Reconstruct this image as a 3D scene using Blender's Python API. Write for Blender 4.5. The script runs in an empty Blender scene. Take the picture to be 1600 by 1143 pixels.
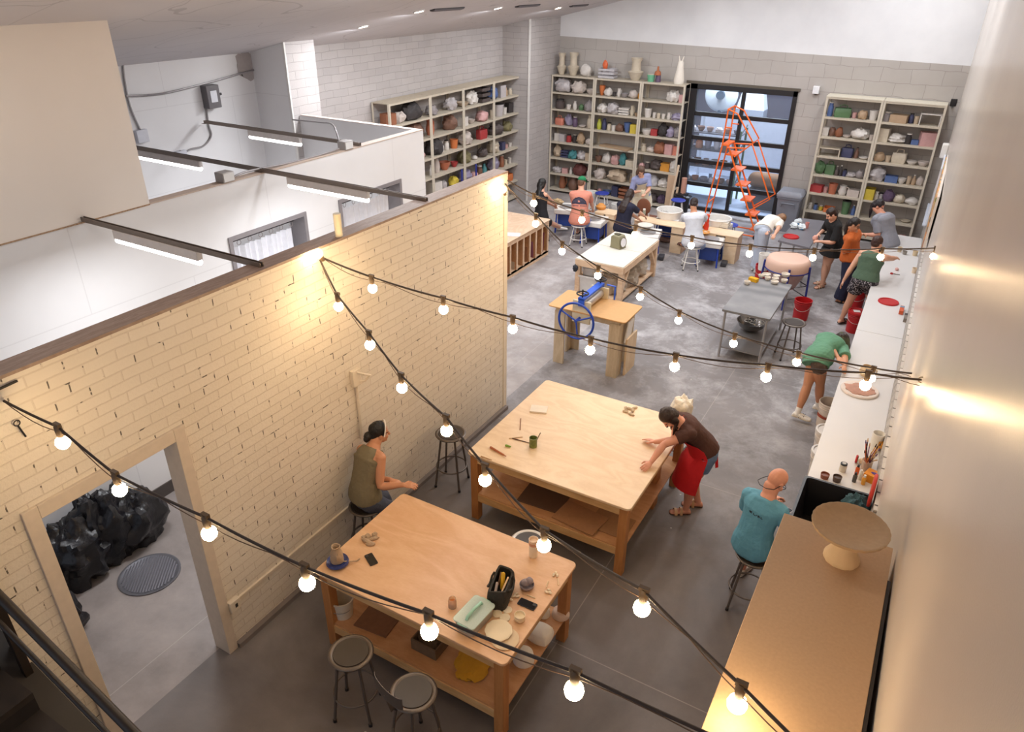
import bpy, bmesh, math, random
from math import pi, sin, cos, radians, sqrt, atan2
from mathutils import Vector, Matrix, noise
random.seed(7)
SC = bpy.context.scene
COL = SC.collection

# ------------------------------------------------------------------ camera
CAM_Z, YAW, PITCH, ROLL, FPX = 5.5, .5208, .4971, .0102, 1138.31
_fw = Vector((-sin(YAW)*cos(PITCH), cos(YAW)*cos(PITCH), -sin(PITCH)))
_r0 = Vector((cos(YAW), sin(YAW), 0)); _u0 = _r0.cross(_fw)
_rt = cos(ROLL)*_r0 + sin(ROLL)*_u0; _up = -sin(ROLL)*_r0 + cos(ROLL)*_u0
cd = bpy.data.cameras.new('camera'); cam = bpy.data.objects.new('camera', cd); COL.objects.link(cam)
cd.sensor_width = 36; cd.sensor_fit = 'HORIZONTAL'; cd.lens = 36*FPX/1600; cd.clip_end = 120; cd.clip_start = .05
mw = Matrix.Identity(4)
for i in range(3):
    mw[i][0] = _rt[i]; mw[i][1] = _up[i]; mw[i][2] = -_fw[i]
mw[2][3] = CAM_Z
cam.matrix_world = mw
SC.camera = cam

def at(px, py, z=0., x=None, y=None):
    """the point of the room at height z (or on the plane x / y) that the photograph shows at that pixel"""
    d = _fw + (px-800)/FPX*_rt - (py-571.5)/FPX*_up
    t = x/d.x if x is not None else (y/d.y if y is not None else (z-CAM_Z)/d.z)
    return Vector((0, 0, CAM_Z)) + t*d
IMR = Vector((cos(YAW), sin(YAW), 0)); IMA = Vector((-sin(YAW), cos(YAW), 0))
def facing(deg):
    """0 = towards the right of the photograph, 90 = away from the camera"""
    a = radians(deg); return (cos(a)*IMR + sin(a)*IMA)

# ------------------------------------------------------------------ world, exposure
w = bpy.data.worlds.new('world'); SC.world = w; w.use_nodes = True
bg = w.node_tree.nodes['Background']; bg.inputs[0].default_value = (.80, .86, 1, 1); bg.inputs[1].default_value = .6
SC.view_settings.view_transform = 'Standard'; SC.view_settings.look = 'None'
SC.view_settings.exposure = EXPOSURE = 0.0; SC.view_settings.gamma = 1
SC.view_settings.use_curve_mapping = False
SC.cycles.max_bounces = 8; SC.cycles.diffuse_bounces = 4; SC.cycles.transparent_max_bounces = 12
SC.cycles.use_denoising = True; SC.cycles.sample_clamp_indirect = 6.0; SC.cycles.sample_clamp_direct = 0
SC.cycles.caustics_reflective = False; SC.cycles.caustics_refractive = False
# light levels
P_BULB, P_TUBE, P_SPOT, P_YARD = 84., 4., 52., 680.

# ------------------------------------------------------------------ materials
_M = {}
def srgb(h):
    h = h.lstrip('#'); c = [int(h[i:i+2], 16)/255 for i in (0, 2, 4)]
    return tuple(((x/12.92) if x <= .04045 else ((x+.055)/1.055)**2.4) for x in c) + (1,)
def newmat(name):
    m = bpy.data.materials.new(name); m.use_nodes = True
    return m, m.node_tree.nodes, m.node_tree.links, m.node_tree.nodes['Principled BSDF']
def M(col, rough=.6, metal=0, var=.10, scale=18, bump=0., spec=.5, bscale=None, name=None):
    """plain procedural material: a colour with a little noise in it"""
    k = (col, rough, metal, var, scale, bump, spec, bscale)
    if k in _M: return _M[k]
    m, N, L, b = newmat(name or 'mat_'+col.lstrip('#'))
    c = srgb(col)
    b.inputs['Roughness'].default_value = rough; b.inputs['Metallic'].default_value = metal
    b.inputs['Specular IOR Level'].default_value = spec
    tc = N.new('ShaderNodeTexCoord'); nz = N.new('ShaderNodeTexNoise')
    nz.inputs['Scale'].default_value = scale; nz.inputs['Detail'].default_value = 4
    L.new(tc.outputs['Object'], nz.inputs['Vector'])
    mx = N.new('ShaderNodeMix'); mx.data_type = 'RGBA'
    mx.inputs[6].default_value = tuple(x*(1-var) for x in c[:3])+(1,)
    mx.inputs[7].default_value = tuple(min(1, x*(1+var)) for x in c[:3])+(1,)
    L.new(nz.outputs['Fac'], mx.inputs[0]); L.new(mx.outputs[2], b.inputs['Base Color'])
    if bump:
        n2 = nz
        if bscale:
            n2 = N.new('ShaderNodeTexNoise'); n2.inputs['Scale'].default_value = bscale; n2.inputs['Detail'].default_value = 5
            L.new(tc.outputs['Object'], n2.inputs['Vector'])
        bp = N.new('ShaderNodeBump'); bp.inputs['Strength'].default_value = bump; bp.inputs['Distance'].default_value = .02
        L.new(n2.outputs['Fac'], bp.inputs['Height']); L.new(bp.outputs[0], b.inputs['Normal'])
    _M[k] = m; return m
def ramp(N, stops):
    r = N.new('ShaderNodeValToRGB'); e = r.color_ramp.elements
    while len(e) < len(stops): e.new(.5)
    for i, (p, c) in enumerate(stops):
        e[i].position = p; e[i].color = c if not isinstance(c, str) else srgb(c)
    return r
def mixc(N, L, fac, a, b, mode='MIX'):
    x = N.new('ShaderNodeMix'); x.data_type = 'RGBA'; x.blend_type = mode
    for s, v in ((0, fac), (6, a), (7, b)):
        if hasattr(v, 'links'): L.new(v, x.inputs[s])
        else: x.inputs[s].default_value = v if not isinstance(v, str) else srgb(v)
    return x.outputs[2]
def nmath(N, L, op, a, b=0.):
    x = N.new('ShaderNodeMath'); x.operation = op
    for s, v in ((0, a), (1, b)):
        if hasattr(v, 'links'): L.new(v, x.inputs[s])
        else: x.inputs[s].default_value = v
    return x.outputs[0]
def noise_node(N, L, vec, scale, detail=5, rough=.55, dist=0):
    n = N.new('ShaderNodeTexNoise'); n.inputs['Scale'].default_value = scale; n.inputs['Detail'].default_value = detail
    n.inputs['Roughness'].default_value = rough; n.inputs['Distortion'].default_value = dist
    L.new(vec, n.inputs['Vector']); return n.outputs['Fac']
def emit(col, strength, name):
    m, N, L, b = newmat(name)
    b.inputs['Base Color'].default_value = srgb(col); b.inputs['Emission Color'].default_value = srgb(col); b.inputs['Emission Strength'].default_value = strength
    return m
def glass(col='#ffffff', rough=.05, alpha=.25, name='clear_plastic'):
    k = ('glass', col, rough, alpha)
    if k in _M: return _M[k]
    m, N, L, b = newmat(name)
    tr = N.new('ShaderNodeBsdfTransparent'); tr.inputs[0].default_value = srgb(col)
    b.inputs['Base Color'].default_value = srgb(col); b.inputs['Roughness'].default_value = rough
    nz = N.new('ShaderNodeTexNoise'); nz.inputs['Scale'].default_value = 40
    ms = N.new('ShaderNodeMixShader')
    f = N.new('ShaderNodeMapRange'); f.inputs[3].default_value = alpha*.75; f.inputs[4].default_value = alpha*1.25
    L.new(nz.outputs['Fac'], f.inputs[0]); L.new(f.outputs[0], ms.inputs[0])
    L.new(tr.outputs[0], ms.inputs[1]); L.new(b.outputs[0], ms.inputs[2])
    L.new(ms.outputs[0], N['Material Output'].inputs[0])
    _M[k] = m; return m
def plane_vec(N, L, kind, sx=1, sy=1):
    """object coordinates of a wall laid out as (along, up)"""
    tc = N.new('ShaderNodeTexCoord'); s = N.new('ShaderNodeSeparateXYZ'); L.new(tc.outputs['Object'], s.inputs[0])
    c = N.new('ShaderNodeCombineXYZ'); L.new(s.outputs['Y' if kind == 'x' else 'X'], c.inputs[0]); L.new(s.outputs['Z'], c.inputs[1])
    return c.outputs[0], tc.outputs['Object'], s
def brick_mat(name, kind, bw, bh, col, col2, mort, msize, gap=0., bump=.5, rough=.6, tilt=0., paint_z=None):
    m, N, L, b = newmat(name)
    v, ob, sep = plane_vec(N, L, kind)
    n0 = noise_node(N, L, ob, 3.5, 3)
    # hand laid: the joints wander a little
    add = N.new('ShaderNodeVectorMath'); add.operation = 'MULTIPLY_ADD'
    nn = N.new('ShaderNodeTexNoise'); nn.inputs['Scale'].default_value = 2.2; L.new(ob, nn.inputs['Vector'])
    L.new(nn.outputs['Color'], add.inputs[0]); add.inputs[1].default_value = (.03*bh/.08,)*3; L.new(v, add.inputs[2])
    br = N.new('ShaderNodeTexBrick'); br.offset = .5
    br.inputs['Scale'].default_value = 1; br.inputs['Brick Width'].default_value = bw; br.inputs['Row Height'].default_value = bh
    br.inputs['Mortar Size'].default_value = msize; br.inputs['Mortar Smooth'].default_value = .3
    br.inputs['Color1'].default_value = srgb(col); br.inputs['Color2'].default_value = srgb(col2); br.inputs['Mortar'].default_value = srgb(mort)
    if tilt:
        mp = N.new('ShaderNodeMapping'); mp.inputs['Rotation'].default_value = (0, 0, tilt); L.new(add.outputs[0], mp.inputs[0]); L.new(mp.outputs[0], br.inputs['Vector'])
    else: L.new(add.outputs[0], br.inputs['Vector'])
    c = br.outputs['Color']
    n1 = noise_node(N, L, ob, 1.1, 4)
    c = mixc(N, L, .35, c, mixc(N, L, n1, '#8d8378', '#ffffff'), 'SOFT_LIGHT')
    h = nmath(N, L, 'SUBTRACT', 1., br.outputs['Fac'])
    if gap:
        # dark open head joints where paint did not bridge the mortar
        b2 = N.new('ShaderNodeTexBrick'); b2.offset = .5; b2.inputs['Scale'].default_value = 1
        b2.inputs['Brick Width'].default_value = bw; b2.inputs['Row Height'].default_value = bh
        b2.inputs['Mortar Size'].default_value = msize*.8; b2.inputs['Mortar Smooth'].default_value = 0
        L.new(add.outputs[0], b2.inputs['Vector'])
        n3 = noise_node(N, L, ob, 11, 2); g = nmath(N, L, 'GREATER_THAN', n3, gap)
        # only head joints: stretch the row noise so bed joints mostly stay closed
        s2 = N.new('ShaderNodeSeparateXYZ'); L.new(add.outputs[0], s2.inputs[0])
        row = nmath(N, L, 'FRACT', nmath(N, L, 'DIVIDE', s2.outputs['Y'], bh))
        inside = nmath(N, L, 'MULTIPLY', nmath(N, L, 'GREATER_THAN', row, .22), nmath(N, L, 'LESS_THAN', row, .86))
        bed = nmath(N, L, 'GREATER_THAN', noise_node(N, L, ob, 6, 2), gap+.07)
        g2 = nmath(N, L, 'MULTIPLY', nmath(N, L, 'MULTIPLY', g, nmath(N, L, 'MAXIMUM', inside, bed)), b2.outputs['Fac'])
        c = mixc(N, L, nmath(N, L, 'MULTIPLY', g2, .85), c, '#3a3128')
        h = nmath(N, L, 'SUBTRACT', h, g2)
    if paint_z is not None:
        zz = nmath(N, L, 'MULTIPLY_ADD', sep.outputs['X'], paint_z[1])
        N_ = zz.node; N_.inputs[2].default_value = paint_z[0]
        up = nmath(N, L, 'GREATER_THAN', sep.outputs['Z'], zz)
        c = mixc(N, L, up, c, mixc(N, L, n1, '#cfcfd2', '#efeff0'))
        h = nmath(N, L, 'MULTIPLY', h, nmath(N, L, 'SUBTRACT', 1., up))
    n4 = noise_node(N, L, ob, 45, 4)
    h = nmath(N, L, 'ADD', h, nmath(N, L, 'MULTIPLY', n4, .35))
    bp = N.new('ShaderNodeBump'); bp.inputs['Strength'].default_value = bump; bp.inputs['Distance'].default_value = .012
    L.new(h, bp.inputs['Height']); L.new(bp.outputs[0], b.inputs['Normal'])
    L.new(c, b.inputs['Base Color']); b.inputs['Roughness'].default_value = rough
    return m
def wood_mat(name, c1, c2, c3, grain=(1, 9, 1), scale=1.6, rough=.5, rings=3.2):
    k = ('wood', name)
    if k in _M: return _M[k]
    m, N, L, b = newmat(name)
    tc = N.new('ShaderNodeTexCoord'); mp = N.new('ShaderNodeMapping'); mp.inputs['Scale'].default_value = grain
    L.new(tc.outputs['Object'], mp.inputs[0])
    n1 = noise_node(N, L, mp.outputs[0], scale, 4, .5, .6)
    fr = nmath(N, L, 'FRACT', nmath(N, L, 'MULTIPLY', n1, rings*2.2))
    tri = nmath(N, L, 'ABSOLUTE', nmath(N, L, 'SUBTRACT', fr, .5))
    n2 = noise_node(N, L, mp.outputs[0], scale*22, 3)
    n3 = noise_node(N, L, tc.outputs['Object'], 1.7, 4)
    f = nmath(N, L, 'ADD', nmath(N, L, 'MULTIPLY', tri, .9), nmath(N, L, 'MULTIPLY', nmath(N, L, 'SUBTRACT', n2, .5), .55))
    r = ramp(N, [(0, c1), (.35, c2), (.75, c3)])
    L.new(f, r.inputs[0])
    c = mixc(N, L, .35, r.outputs[0], mixc(N, L, n3, '#7a6a58', '#ffffff'), 'SOFT_LIGHT')
    L.new(c, b.inputs['Base Color']); b.inputs['Roughness'].default_value = rough
    bp = N.new('ShaderNodeBump'); bp.inputs['Strength'].default_value = .08; bp.inputs['Distance'].default_value = .01
    L.new(n2, bp.inputs['Height']); L.new(bp.outputs[0], b.inputs['Normal'])
    _M[k] = m; return m

# ------------------------------------------------------------------ mesh builder
def frame_from(t, hint=Vector((0, 0, 1))):
    t = t.normalized()
    if abs(t.dot(hint)) > .97: hint = Vector((1, 0, 0)) if abs(t.x) < .9 else Vector((0, 1, 0))
    a = hint.cross(t).normalized(); return a, t.cross(a).normalized()
class MB:
    def __init__(s): s.v = []; s.f = []; s.T = None
    def add(s, vs, fs):
        o = len(s.v)
        s.v += [(s.T @ Vector(v)) if s.T else Vector(v) for v in vs]
        s.f += [[i+o for i in f] for f in fs]; return s
    def box(s, c, d, rz=0, rx=0, ry=0):
        R = Matrix.Rotation(rz, 3, 'Z') @ Matrix.Rotation(ry, 3, 'Y') @ Matrix.Rotation(rx, 3, 'X'); c = Vector(c)
        vs = [c + R @ Vector((sx*d[0]/2, sy*d[1]/2, sz*d[2]/2)) for sz in (-1, 1) for sy in (-1, 1) for sx in (-1, 1)]
        return s.add(vs, [(0, 2, 3, 1), (4, 5, 7, 6), (0, 1, 5, 4), (2, 6, 7, 3), (0, 4, 6, 2), (1, 3, 7, 5)])
    def span(s, a, b): # box between two corners
        a, b = Vector(a), Vector(b); return s.box((a+b)/2, [abs(x) for x in (b-a)])
    def bar(s, a, b, w, h, hint=Vector((0, 0, 1))):
        a, b = Vector(a), Vector(b); p, q = frame_from(b-a, hint)
        vs = [e + p*w/2*i + q*h/2*j for e in (a, b) for (i, j) in ((-1, -1), (1, -1), (1, 1), (-1, 1))]
        return s.add(vs, [(3, 2, 1, 0), (4, 5, 6, 7), (0, 1, 5, 4), (1, 2, 6, 5), (2, 3, 7, 6), (3, 0, 4, 7)])
    def prism(s, pts, z0, z1):
        n = len(pts)
        return s.add([(p[0], p[1], z0) for p in pts]+[(p[0], p[1], z1) for p in pts],
            [list(range(n))[::-1], list(range(n, 2*n))]+[(i, (i+1) % n, n+(i+1) % n, n+i) for i in range(n)])
    def loft(s, rings, cap=True, closed=False):
        n = len(rings[0]); vs = [p for r in rings for p in r]; fs = []
        m = len(rings)
        for k in range(m if closed else m-1):
            for i in range(n):
                j = (i+1) % n; k2 = (k+1) % m
                fs.append((k*n+i, k*n+j, k2*n+j, k2*n+i))
        if cap and not closed:
            fs.append(list(range(n))[::-1]); fs.append([(m-1)*n+i for i in range(n)])
        return s.add(vs, fs)
    def lathe(s, prof, n=20, c=(0, 0, 0), wob=None, cap=False):
        c = Vector(c); rings = []
        for (r, z) in prof:
            r = max(r, 1e-4)
            rings.append([c + Vector((r*cos(2*pi*i/n)*(wob(i/n, z) if wob else 1), r*sin(2*pi*i/n)*(wob(i/n, z) if wob else 1), z)) for i in range(n)])
        return s.loft(rings, cap=cap)
    def tube(s, pts, r, n=8, closed=False):
        pts = [Vector(p) for p in pts]; m = len(pts); rings = []
        rr = r if isinstance(r, (list, tuple)) else [r]*m
        a = None
        for i, p in enumerate(pts):
            t = (pts[(i+1) % m]-pts[i-1]) if closed else (pts[min(i+1, m-1)]-pts[max(i-1, 0)])
            if t.length < 1e-9: t = Vector((0, 0, 1))
            t.normalize()
            if a is None: a, b = frame_from(t)
            else:
                a = a - t*a.dot(t)
                if a.length < 1e-6: a, b = frame_from(t)
                a.normalize(); b = t.cross(a)
            rings.append([p + rr[i]*(cos(2*pi*k/n)*a + sin(2*pi*k/n)*b) for k in range(n)])
        return s.loft(rings, closed=closed)
    def capsule(s, pts, rr, n=10):
        """tube with rounded ends"""
        pts = [Vector(p) for p in pts]; rr = list(rr)
        t0 = (pts[0]-pts[1]).normalized(); t1 = (pts[-1]-pts[-2]).normalized()
        pre = [(pts[0]+t0*rr[0]*k, rr[0]*sqrt(max(1-k*k, 0))) for k in (.97, .8, .45)]
        post = [(pts[-1]+t1*rr[-1]*k, rr[-1]*sqrt(max(1-k*k, 0))) for k in (.45, .8, .97)]
        return s.tube([p for p, _ in pre]+pts+[p for p, _ in post], [r for _, r in pre]+rr+[r for _, r in post], n)
    def torus(s, c, R, r, n=28, m=8, axis='Z', sx=1):
        c = Vector(c); pts = []
        for i in range(n):
            a = 2*pi*i/n; p = Vector((R*cos(a)*sx, R*sin(a), 0))
            if axis == 'X': p = Vector((0, p.x, p.y))
            if axis == 'Y': p = Vector((p.x, 0, p.y))
            pts.append(c+p)
        return s.tube(pts, r, m, closed=True)
    def ell(s, c, r, n=14, m=9, R=None):
        c = Vector(c); rings = []
        for k in range(m+1):
            t = -pi/2+pi*k/m; cz, rr = sin(t), max(cos(t), .02)
            ring = [Vector((r[0]*rr*cos(2*pi*i/n), r[1]*rr*sin(2*pi*i/n), r[2]*cz)) for i in range(n)]
            rings.append([c+(R @ p if R else p) for p in ring])
        return s.loft(rings)
    def blob(s, c, r, seed=0, amp=.25, freq=2.2, n=22, m=13, crumple=0., flat=True):
        """lumpy closed shape: bag, crumpled plastic, clay"""
        c = Vector(c); off = Vector((seed*7.31, seed*3.17, seed*1.7)); rings = []
        for k in range(m+1):
            t = -pi/2+pi*k/m; rr = max(cos(t), .03); ring = []
            for i in range(n):
                d = Vector((rr*cos(2*pi*i/n), rr*sin(2*pi*i/n), sin(t)))
                q = 1+amp*noise.noise(d*freq+off)+crumple*abs(noise.noise(d*freq*3.1+off))
                p = Vector((d.x*r[0]*q, d.y*r[1]*q, d.z*r[2]*q))
                if flat and p.z < -r[2]*.72: p.z = -r[2]*.72
                ring.append(c+p)
            rings.append(ring)
        return s.loft(rings)
    def build(s, name, mat, parent=None, smooth=40, bev=0, seg=2, remesh=0, relax=0, fold=0, fscale=9, loc=None, rz=0):
        me = bpy.data.meshes.new(name); me.from_pydata([tuple(v) for v in s.v], [], s.f); me.update()
        if remesh:
            me = revoxel(me, remesh, relax, fold, fscale); me.name = name
        else:
            bm = bmesh.new(); bm.from_mesh(me); bmesh.ops.recalc_face_normals(bm, faces=bm.faces); bm.to_mesh(me); bm.free()
        me.materials.append(mat)
        if smooth:
            me.shade_smooth()
            if not remesh: me.set_sharp_from_angle(angle=radians(smooth))
        o = bpy.data.objects.new(name, me); COL.objects.link(o)
        if parent: o.parent = parent
        if loc is not None: o.location = loc
        o.rotation_euler.z = rz
        if bev:
            b = o.modifiers.new('bevel', 'BEVEL'); b.width = bev; b.segments = seg; b.limit_method = 'ANGLE'; b.angle_limit = radians(40)
        return o
def revoxel(me, size, relax=2, fold=0, fscale=9):
    o = bpy.data.objects.new('tmp', me); COL.objects.link(o)
    md = o.modifiers.new('r', 'REMESH'); md.mode = 'VOXEL'; md.voxel_size = size; md.adaptivity = 0
    dg = bpy.context.evaluated_depsgraph_get()
    out = bpy.data.meshes.new_from_object(o.evaluated_get(dg))
    bpy.data.objects.remove(o); bpy.data.meshes.remove(me)
    bm = bmesh.new(); bm.from_mesh(out)
    for _ in range(relax): bmesh.ops.smooth_vert(bm, verts=bm.verts, factor=.5, use_axis_x=True, use_axis_y=True, use_axis_z=True)
    if fold:
        bm.normal_update()
        for v in bm.verts:
            p = v.co*fscale
            q = noise.noise(Vector((p.x, p.y, p.z*.45)))+.5*noise.noise(Vector((p.x*2.3, p.y*2.3, p.z*1.1)))
            v.co += v.normal*fold*q
    bm.to_mesh(out); bm.free(); return out
def thing(name, label, cat, loc=(0, 0, 0), rz=0, group=None):
    o = bpy.data.objects.new(name, None); COL.objects.link(o); o.empty_display_size = .1
    o.location = loc; o.rotation_euler.z = rz
    o['label'] = label; o['category'] = cat
    if group: o['group'] = group
    return o
def tag(o, label, cat, group=None, kind=None):
    o['label'] = label; o['category'] = cat
    if group: o['group'] = group
    if kind: o['kind'] = kind
    return o
def struct(o, label=None):
    o['kind'] = 'structure'
    if label: o['label'] = label
    return o
def dup(root, loc, rz, label, group=None):
    r = root.copy(); COL.objects.link(r); r.location = loc; r.rotation_euler.z = rz; r['label'] = label
    if group: r['group'] = group
    for ch in list(root.children):
        c = ch.copy(); COL.objects.link(c); c.parent = r
        for g in list(ch.children):
            d = g.copy(); COL.objects.link(d); d.parent = c
    return r
# ================================================================== LIGHTS OF THE ROOM AND ADDED FILL
def ceil_z(x): return 4.47 + .24*(x+9.42)
def area(name, loc, size, power, col=(1, 1, 1), rot=(0, 0, 0), spread=pi):
    l = bpy.data.lights.new(name, 'AREA'); l.shape = 'DISK'; l.size = size; l.energy = power; l.color = col; l.spread = spread
    o = bpy.data.objects.new(name, l); COL.objects.link(o); o.location = loc; o.rotation_euler = rot; return o
COOL = (.93, .96, 1.0); NEUT = (1, .97, .93); WARM = (1, .72, .42)
DOWN_SEEN = [(-7.45, 10.01), (-8.47, 9.88), (-7.61, 12.62), (-8.1, 16.0)]
DOWN_ADDED = [(-5.2, 10.6), (-5.2, 13.4), (-5.2, 16.4), (-2.9, 10.4), (-2.9, 13.2), (-2.9, 16.2), (-1.0, 11.6), (-1.0, 14.6), (-1.0, 17.2), (-5.7, 7.2)]  # unseen lamps, added along the ceiling to brighten the hall
for i, (x, y) in enumerate(DOWN_SEEN+DOWN_ADDED):
    area('downlight_and_fill', (x, y, ceil_z(x)-.06), .5, P_SPOT, COOL)
for i, (x, y) in enumerate([(-2.2, 3.2), (-2.2, 6.6), (-5.7, 2.5)]):  # weaker unseen fill lamps, added over the near tables and corridor
    area('downlight_and_fill', (x, y, ceil_z(x)-.06), .5, P_SPOT*.22, NEUT)
for x in (-6.6, -4.4, -2.2):  # unseen lamps added overhead to brighten the yard behind the glass
    area('yard_fill', (x, 21.2, 4.6), 1.2, P_YARD/3, (.86, .93, 1))

# ================================================================== SETTING
def floor_mat():
    m, N, L, b = newmat('polished_concrete')
    tc = N.new('ShaderNodeTexCoord'); ob = tc.outputs['Object']
    n1 = noise_node(N, L, ob, .55, 6, .6, .8); n2 = noise_node(N, L, ob, 2.6, 6, .65); n3 = noise_node(N, L, ob, 60, 3)
    r1 = ramp(N, [(.28, '#6e6764'), (.5, '#867f7d'), (.72, '#9b9593')]); L.new(n1, r1.inputs[0])
    c = mixc(N, L, .5, r1.outputs[0], mixc(N, L, n2, '#5c5858', '#b4b1b2'), 'OVERLAY')
    c = mixc(N, L, .25, c, mixc(N, L, n3, '#808080', '#d0cccc'), 'MULTIPLY')
    # clay dust: pale smears where the potters work
    s = N.new('ShaderNodeSeparateXYZ'); L.new(ob, s.inputs[0])
    far = N.new('ShaderNodeMapRange'); L.new(s.outputs['Y'], far.inputs[0]); far.inputs[1].default_value = 5.5; far.inputs[2].default_value = 11
    n4 = noise_node(N, L, ob, 1.4, 9, .75, .25)
    d = nmath(N, L, 'MULTIPLY', nmath(N, L, 'GREATER_THAN', n4, .50), .16)
    dd = N.new('ShaderNodeMapRange'); L.new(n4, dd.inputs[0]); dd.inputs[1].default_value = .46; dd.inputs[2].default_value = .66; dd.inputs[4].default_value = .6
    c = mixc(N, L, nmath(N, L, 'MULTIPLY', nmath(N, L, 'ADD', dd.outputs[0], .18), far.outputs[0]), c, '#c9c6c8')
    # dusty floor of the corridor behind the brick wall
    cor = nmath(N, L, 'LESS_THAN', s.outputs['X'], -4.62)
    c = mixc(N, L, nmath(N, L, 'MULTIPLY', cor, nmath(N, L, 'MULTIPLY', n2, .75)), c, '#b8aca6')
    # sawn joints
    for axis, step, off in (('X', 3.05, .95), ('Y', 3.05, .75)):
        fr = nmath(N, L, 'ABSOLUTE', nmath(N, L, 'SUBTRACT', nmath(N, L, 'FRACT', nmath(N, L, 'DIVIDE', nmath(N, L, 'ADD', s.outputs[axis], 30+off), step)), .5))
        ln = nmath(N, L, 'LESS_THAN', fr, .0016)
        c = mixc(N, L, nmath(N, L, 'MULTIPLY', ln, .35), c, '#bdb5ac')
    # spilled glaze specks
    vo = N.new('ShaderNodeTexVoronoi'); vo.inputs['Scale'].default_value = 3.2; L.new(ob, vo.inputs['Vector'])
    sp = nmath(N, L, 'LESS_THAN', nmath(N, L, 'ADD', vo.outputs['Distance'], nmath(N, L, 'MULTIPLY', n3, .05)), .06)
    c = mixc(N, L, nmath(N, L, 'MULTIPLY', sp, .55), c, '#dcd8d4')
    L.new(c, b.inputs['Base Color'])
    rr = N.new('ShaderNodeMapRange'); L.new(n2, rr.inputs[0]); rr.inputs[3].default_value = .42; rr.inputs[4].default_value = .75
    L.new(rr.outputs[0], b.inputs['Roughness'])
    bp = N.new('ShaderNodeBump'); bp.inputs['Strength'].default_value = .05; L.new(n3, bp.inputs['Height']); L.new(bp.outputs[0], b.inputs['Normal'])
    return m
def drywall(name, c1, c2, rough=.75, seam=None, sx=1.22, sy=2.44, kind='x'):
    m, N, L, b = newmat(name)
    v, ob, s = plane_vec(N, L, kind)
    n = noise_node(N, L, ob, 1.3, 5)
    c = mixc(N, L, n, c1, c2)
    if seam:
        br = N.new('ShaderNodeTexBrick'); br.inputs['Scale'].default_value = 1; br.offset = .5; br.inputs['Brick Width'].default_value = sy; br.inputs['Row Height'].default_value = sx
        br.inputs['Mortar Size'].default_value = .006; L.new(v, br.inputs['Vector'])
        c = mixc(N, L, nmath(N, L, 'MULTIPLY', br.outputs['Fac'], .35), c, seam)
    L.new(c, b.inputs['Base Color']); b.inputs['Roughness'].default_value = rough
    bp = N.new('ShaderNodeBump'); bp.inputs['Strength'].default_value = .06; L.new(noise_node(N, L, ob, 60, 3), bp.inputs['Height']); L.new(bp.outputs[0], b.inputs['Normal'])
    return m
WHITE_WALL = drywall('white_drywall', '#d9d6d6', '#e6e4e4', .7, '#c0bcbc')
BEIGE_WALL = drywall('pale_board_wall', '#e3d9d0', '#ebe2d9', .7)
FRP = None
def panel_mat():
    m, N, L, b = newmat('glossy_white_panel')
    tc = N.new('ShaderNodeTexCoord'); ob = tc.outputs['Object']
    c = mixc(N, L, noise_node(N, L, ob, .8, 4), '#cfc5bb', '#dfd6cd')
    L.new(c, b.inputs['Base Color']); b.inputs['Roughness'].default_value = .27; b.inputs['Specular IOR Level'].default_value = .5
    bp = N.new('ShaderNodeBump'); bp.inputs['Strength'].default_value = .10; bp.inputs['Distance'].default_value = .004
    L.new(noise_node(N, L, ob, 120, 2), bp.inputs['Height']); L.new(bp.outputs[0], b.inputs['Normal'])
    return m
def wall_x(y): return .384 - .0157*y
PART_BRICK = brick_mat('painted_brick', 'x', .235, .083, '#ddd3c4', '#e2d8ca', '#d6cabb', .006, gap=.555, bump=.6, rough=.55)
CMU = brick_mat('grey_block', 'y', .595, .29, '#aaa49f', '#b0aaa5', '#928b87', .005, bump=.25, rough=.8, paint_z=(3.85, -.0158))
LEFT_BRICK = brick_mat('painted_block_left', 'x', .42, .135, '#aca6a5', '#b4aeac', '#9d9795', .006, bump=.4, rough=.55)
JOG_BRICK = brick_mat('painted_brick_left_y', 'y', .42, .135, '#a8a2a1', '#aea8a6', '#9a9492', .006, bump=.4, rough=.55)
LOW_BRICK = brick_mat('rough_white_brick', 'x', .21, .07, '#cfcac4', '#bdb6af', '#8b837b', .012, gap=.5, bump=1., rough=.6)

b = MB(); b.prism([(-12, -3), (.6, -3), (.6, 18.79), (-12, 18.79)], -.1, 0); struct(b.build('floor', floor_mat(), smooth=0))
b = MB(); b.prism([(-9.5, 18.79), (.6, 18.79), (.6, 25), (-9.5, 25)], -.1, 0); struct(b.build('floor_yard', M('#aeb9cc', .5, var=.12, scale=2), smooth=0))
# back wall round the glazed door
b = MB(); b.span((-9.5, 18.79, 0), (-5.85, 18.99, 5.2)); b.span((-3.2, 18.79, 0), (.4, 18.99, 7.2)); b.span((-5.85, 18.79, 3.1), (-3.2, 18.99, 7.2)); b.span((-9.5, 18.79, 5.2), (-5.85, 18.99, 7.2))
struct(b.build('wall_back', CMU, smooth=0))
# right wall, very slightly turned
b = MB()
def skew(y0, y1, z0, z1, t0, t1):
    vs = [(wall_x(y)+t, y, z) for z in (z0, z1) for (y, t) in ((y0, t0), (y0, t1), (y1, t1), (y1, t0))]
    b.add(vs, [(0, 3, 2, 1), (4, 5, 6, 7), (0, 1, 5, 4), (1, 2, 6, 5), (2, 3, 7, 6), (3, 0, 4, 7)])
skew(-3, 18.79, 0, 7.2, 0, .15)
struct(b.build('wall_right', panel_mat(), smooth=0))
b = MB(); skew(6.0, 18.6, .2, 1.34, -.03, .0); struct(b.build('trim_1', LOW_BRICK, smooth=0), 'rough white brick strip behind the long white counter')
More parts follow.
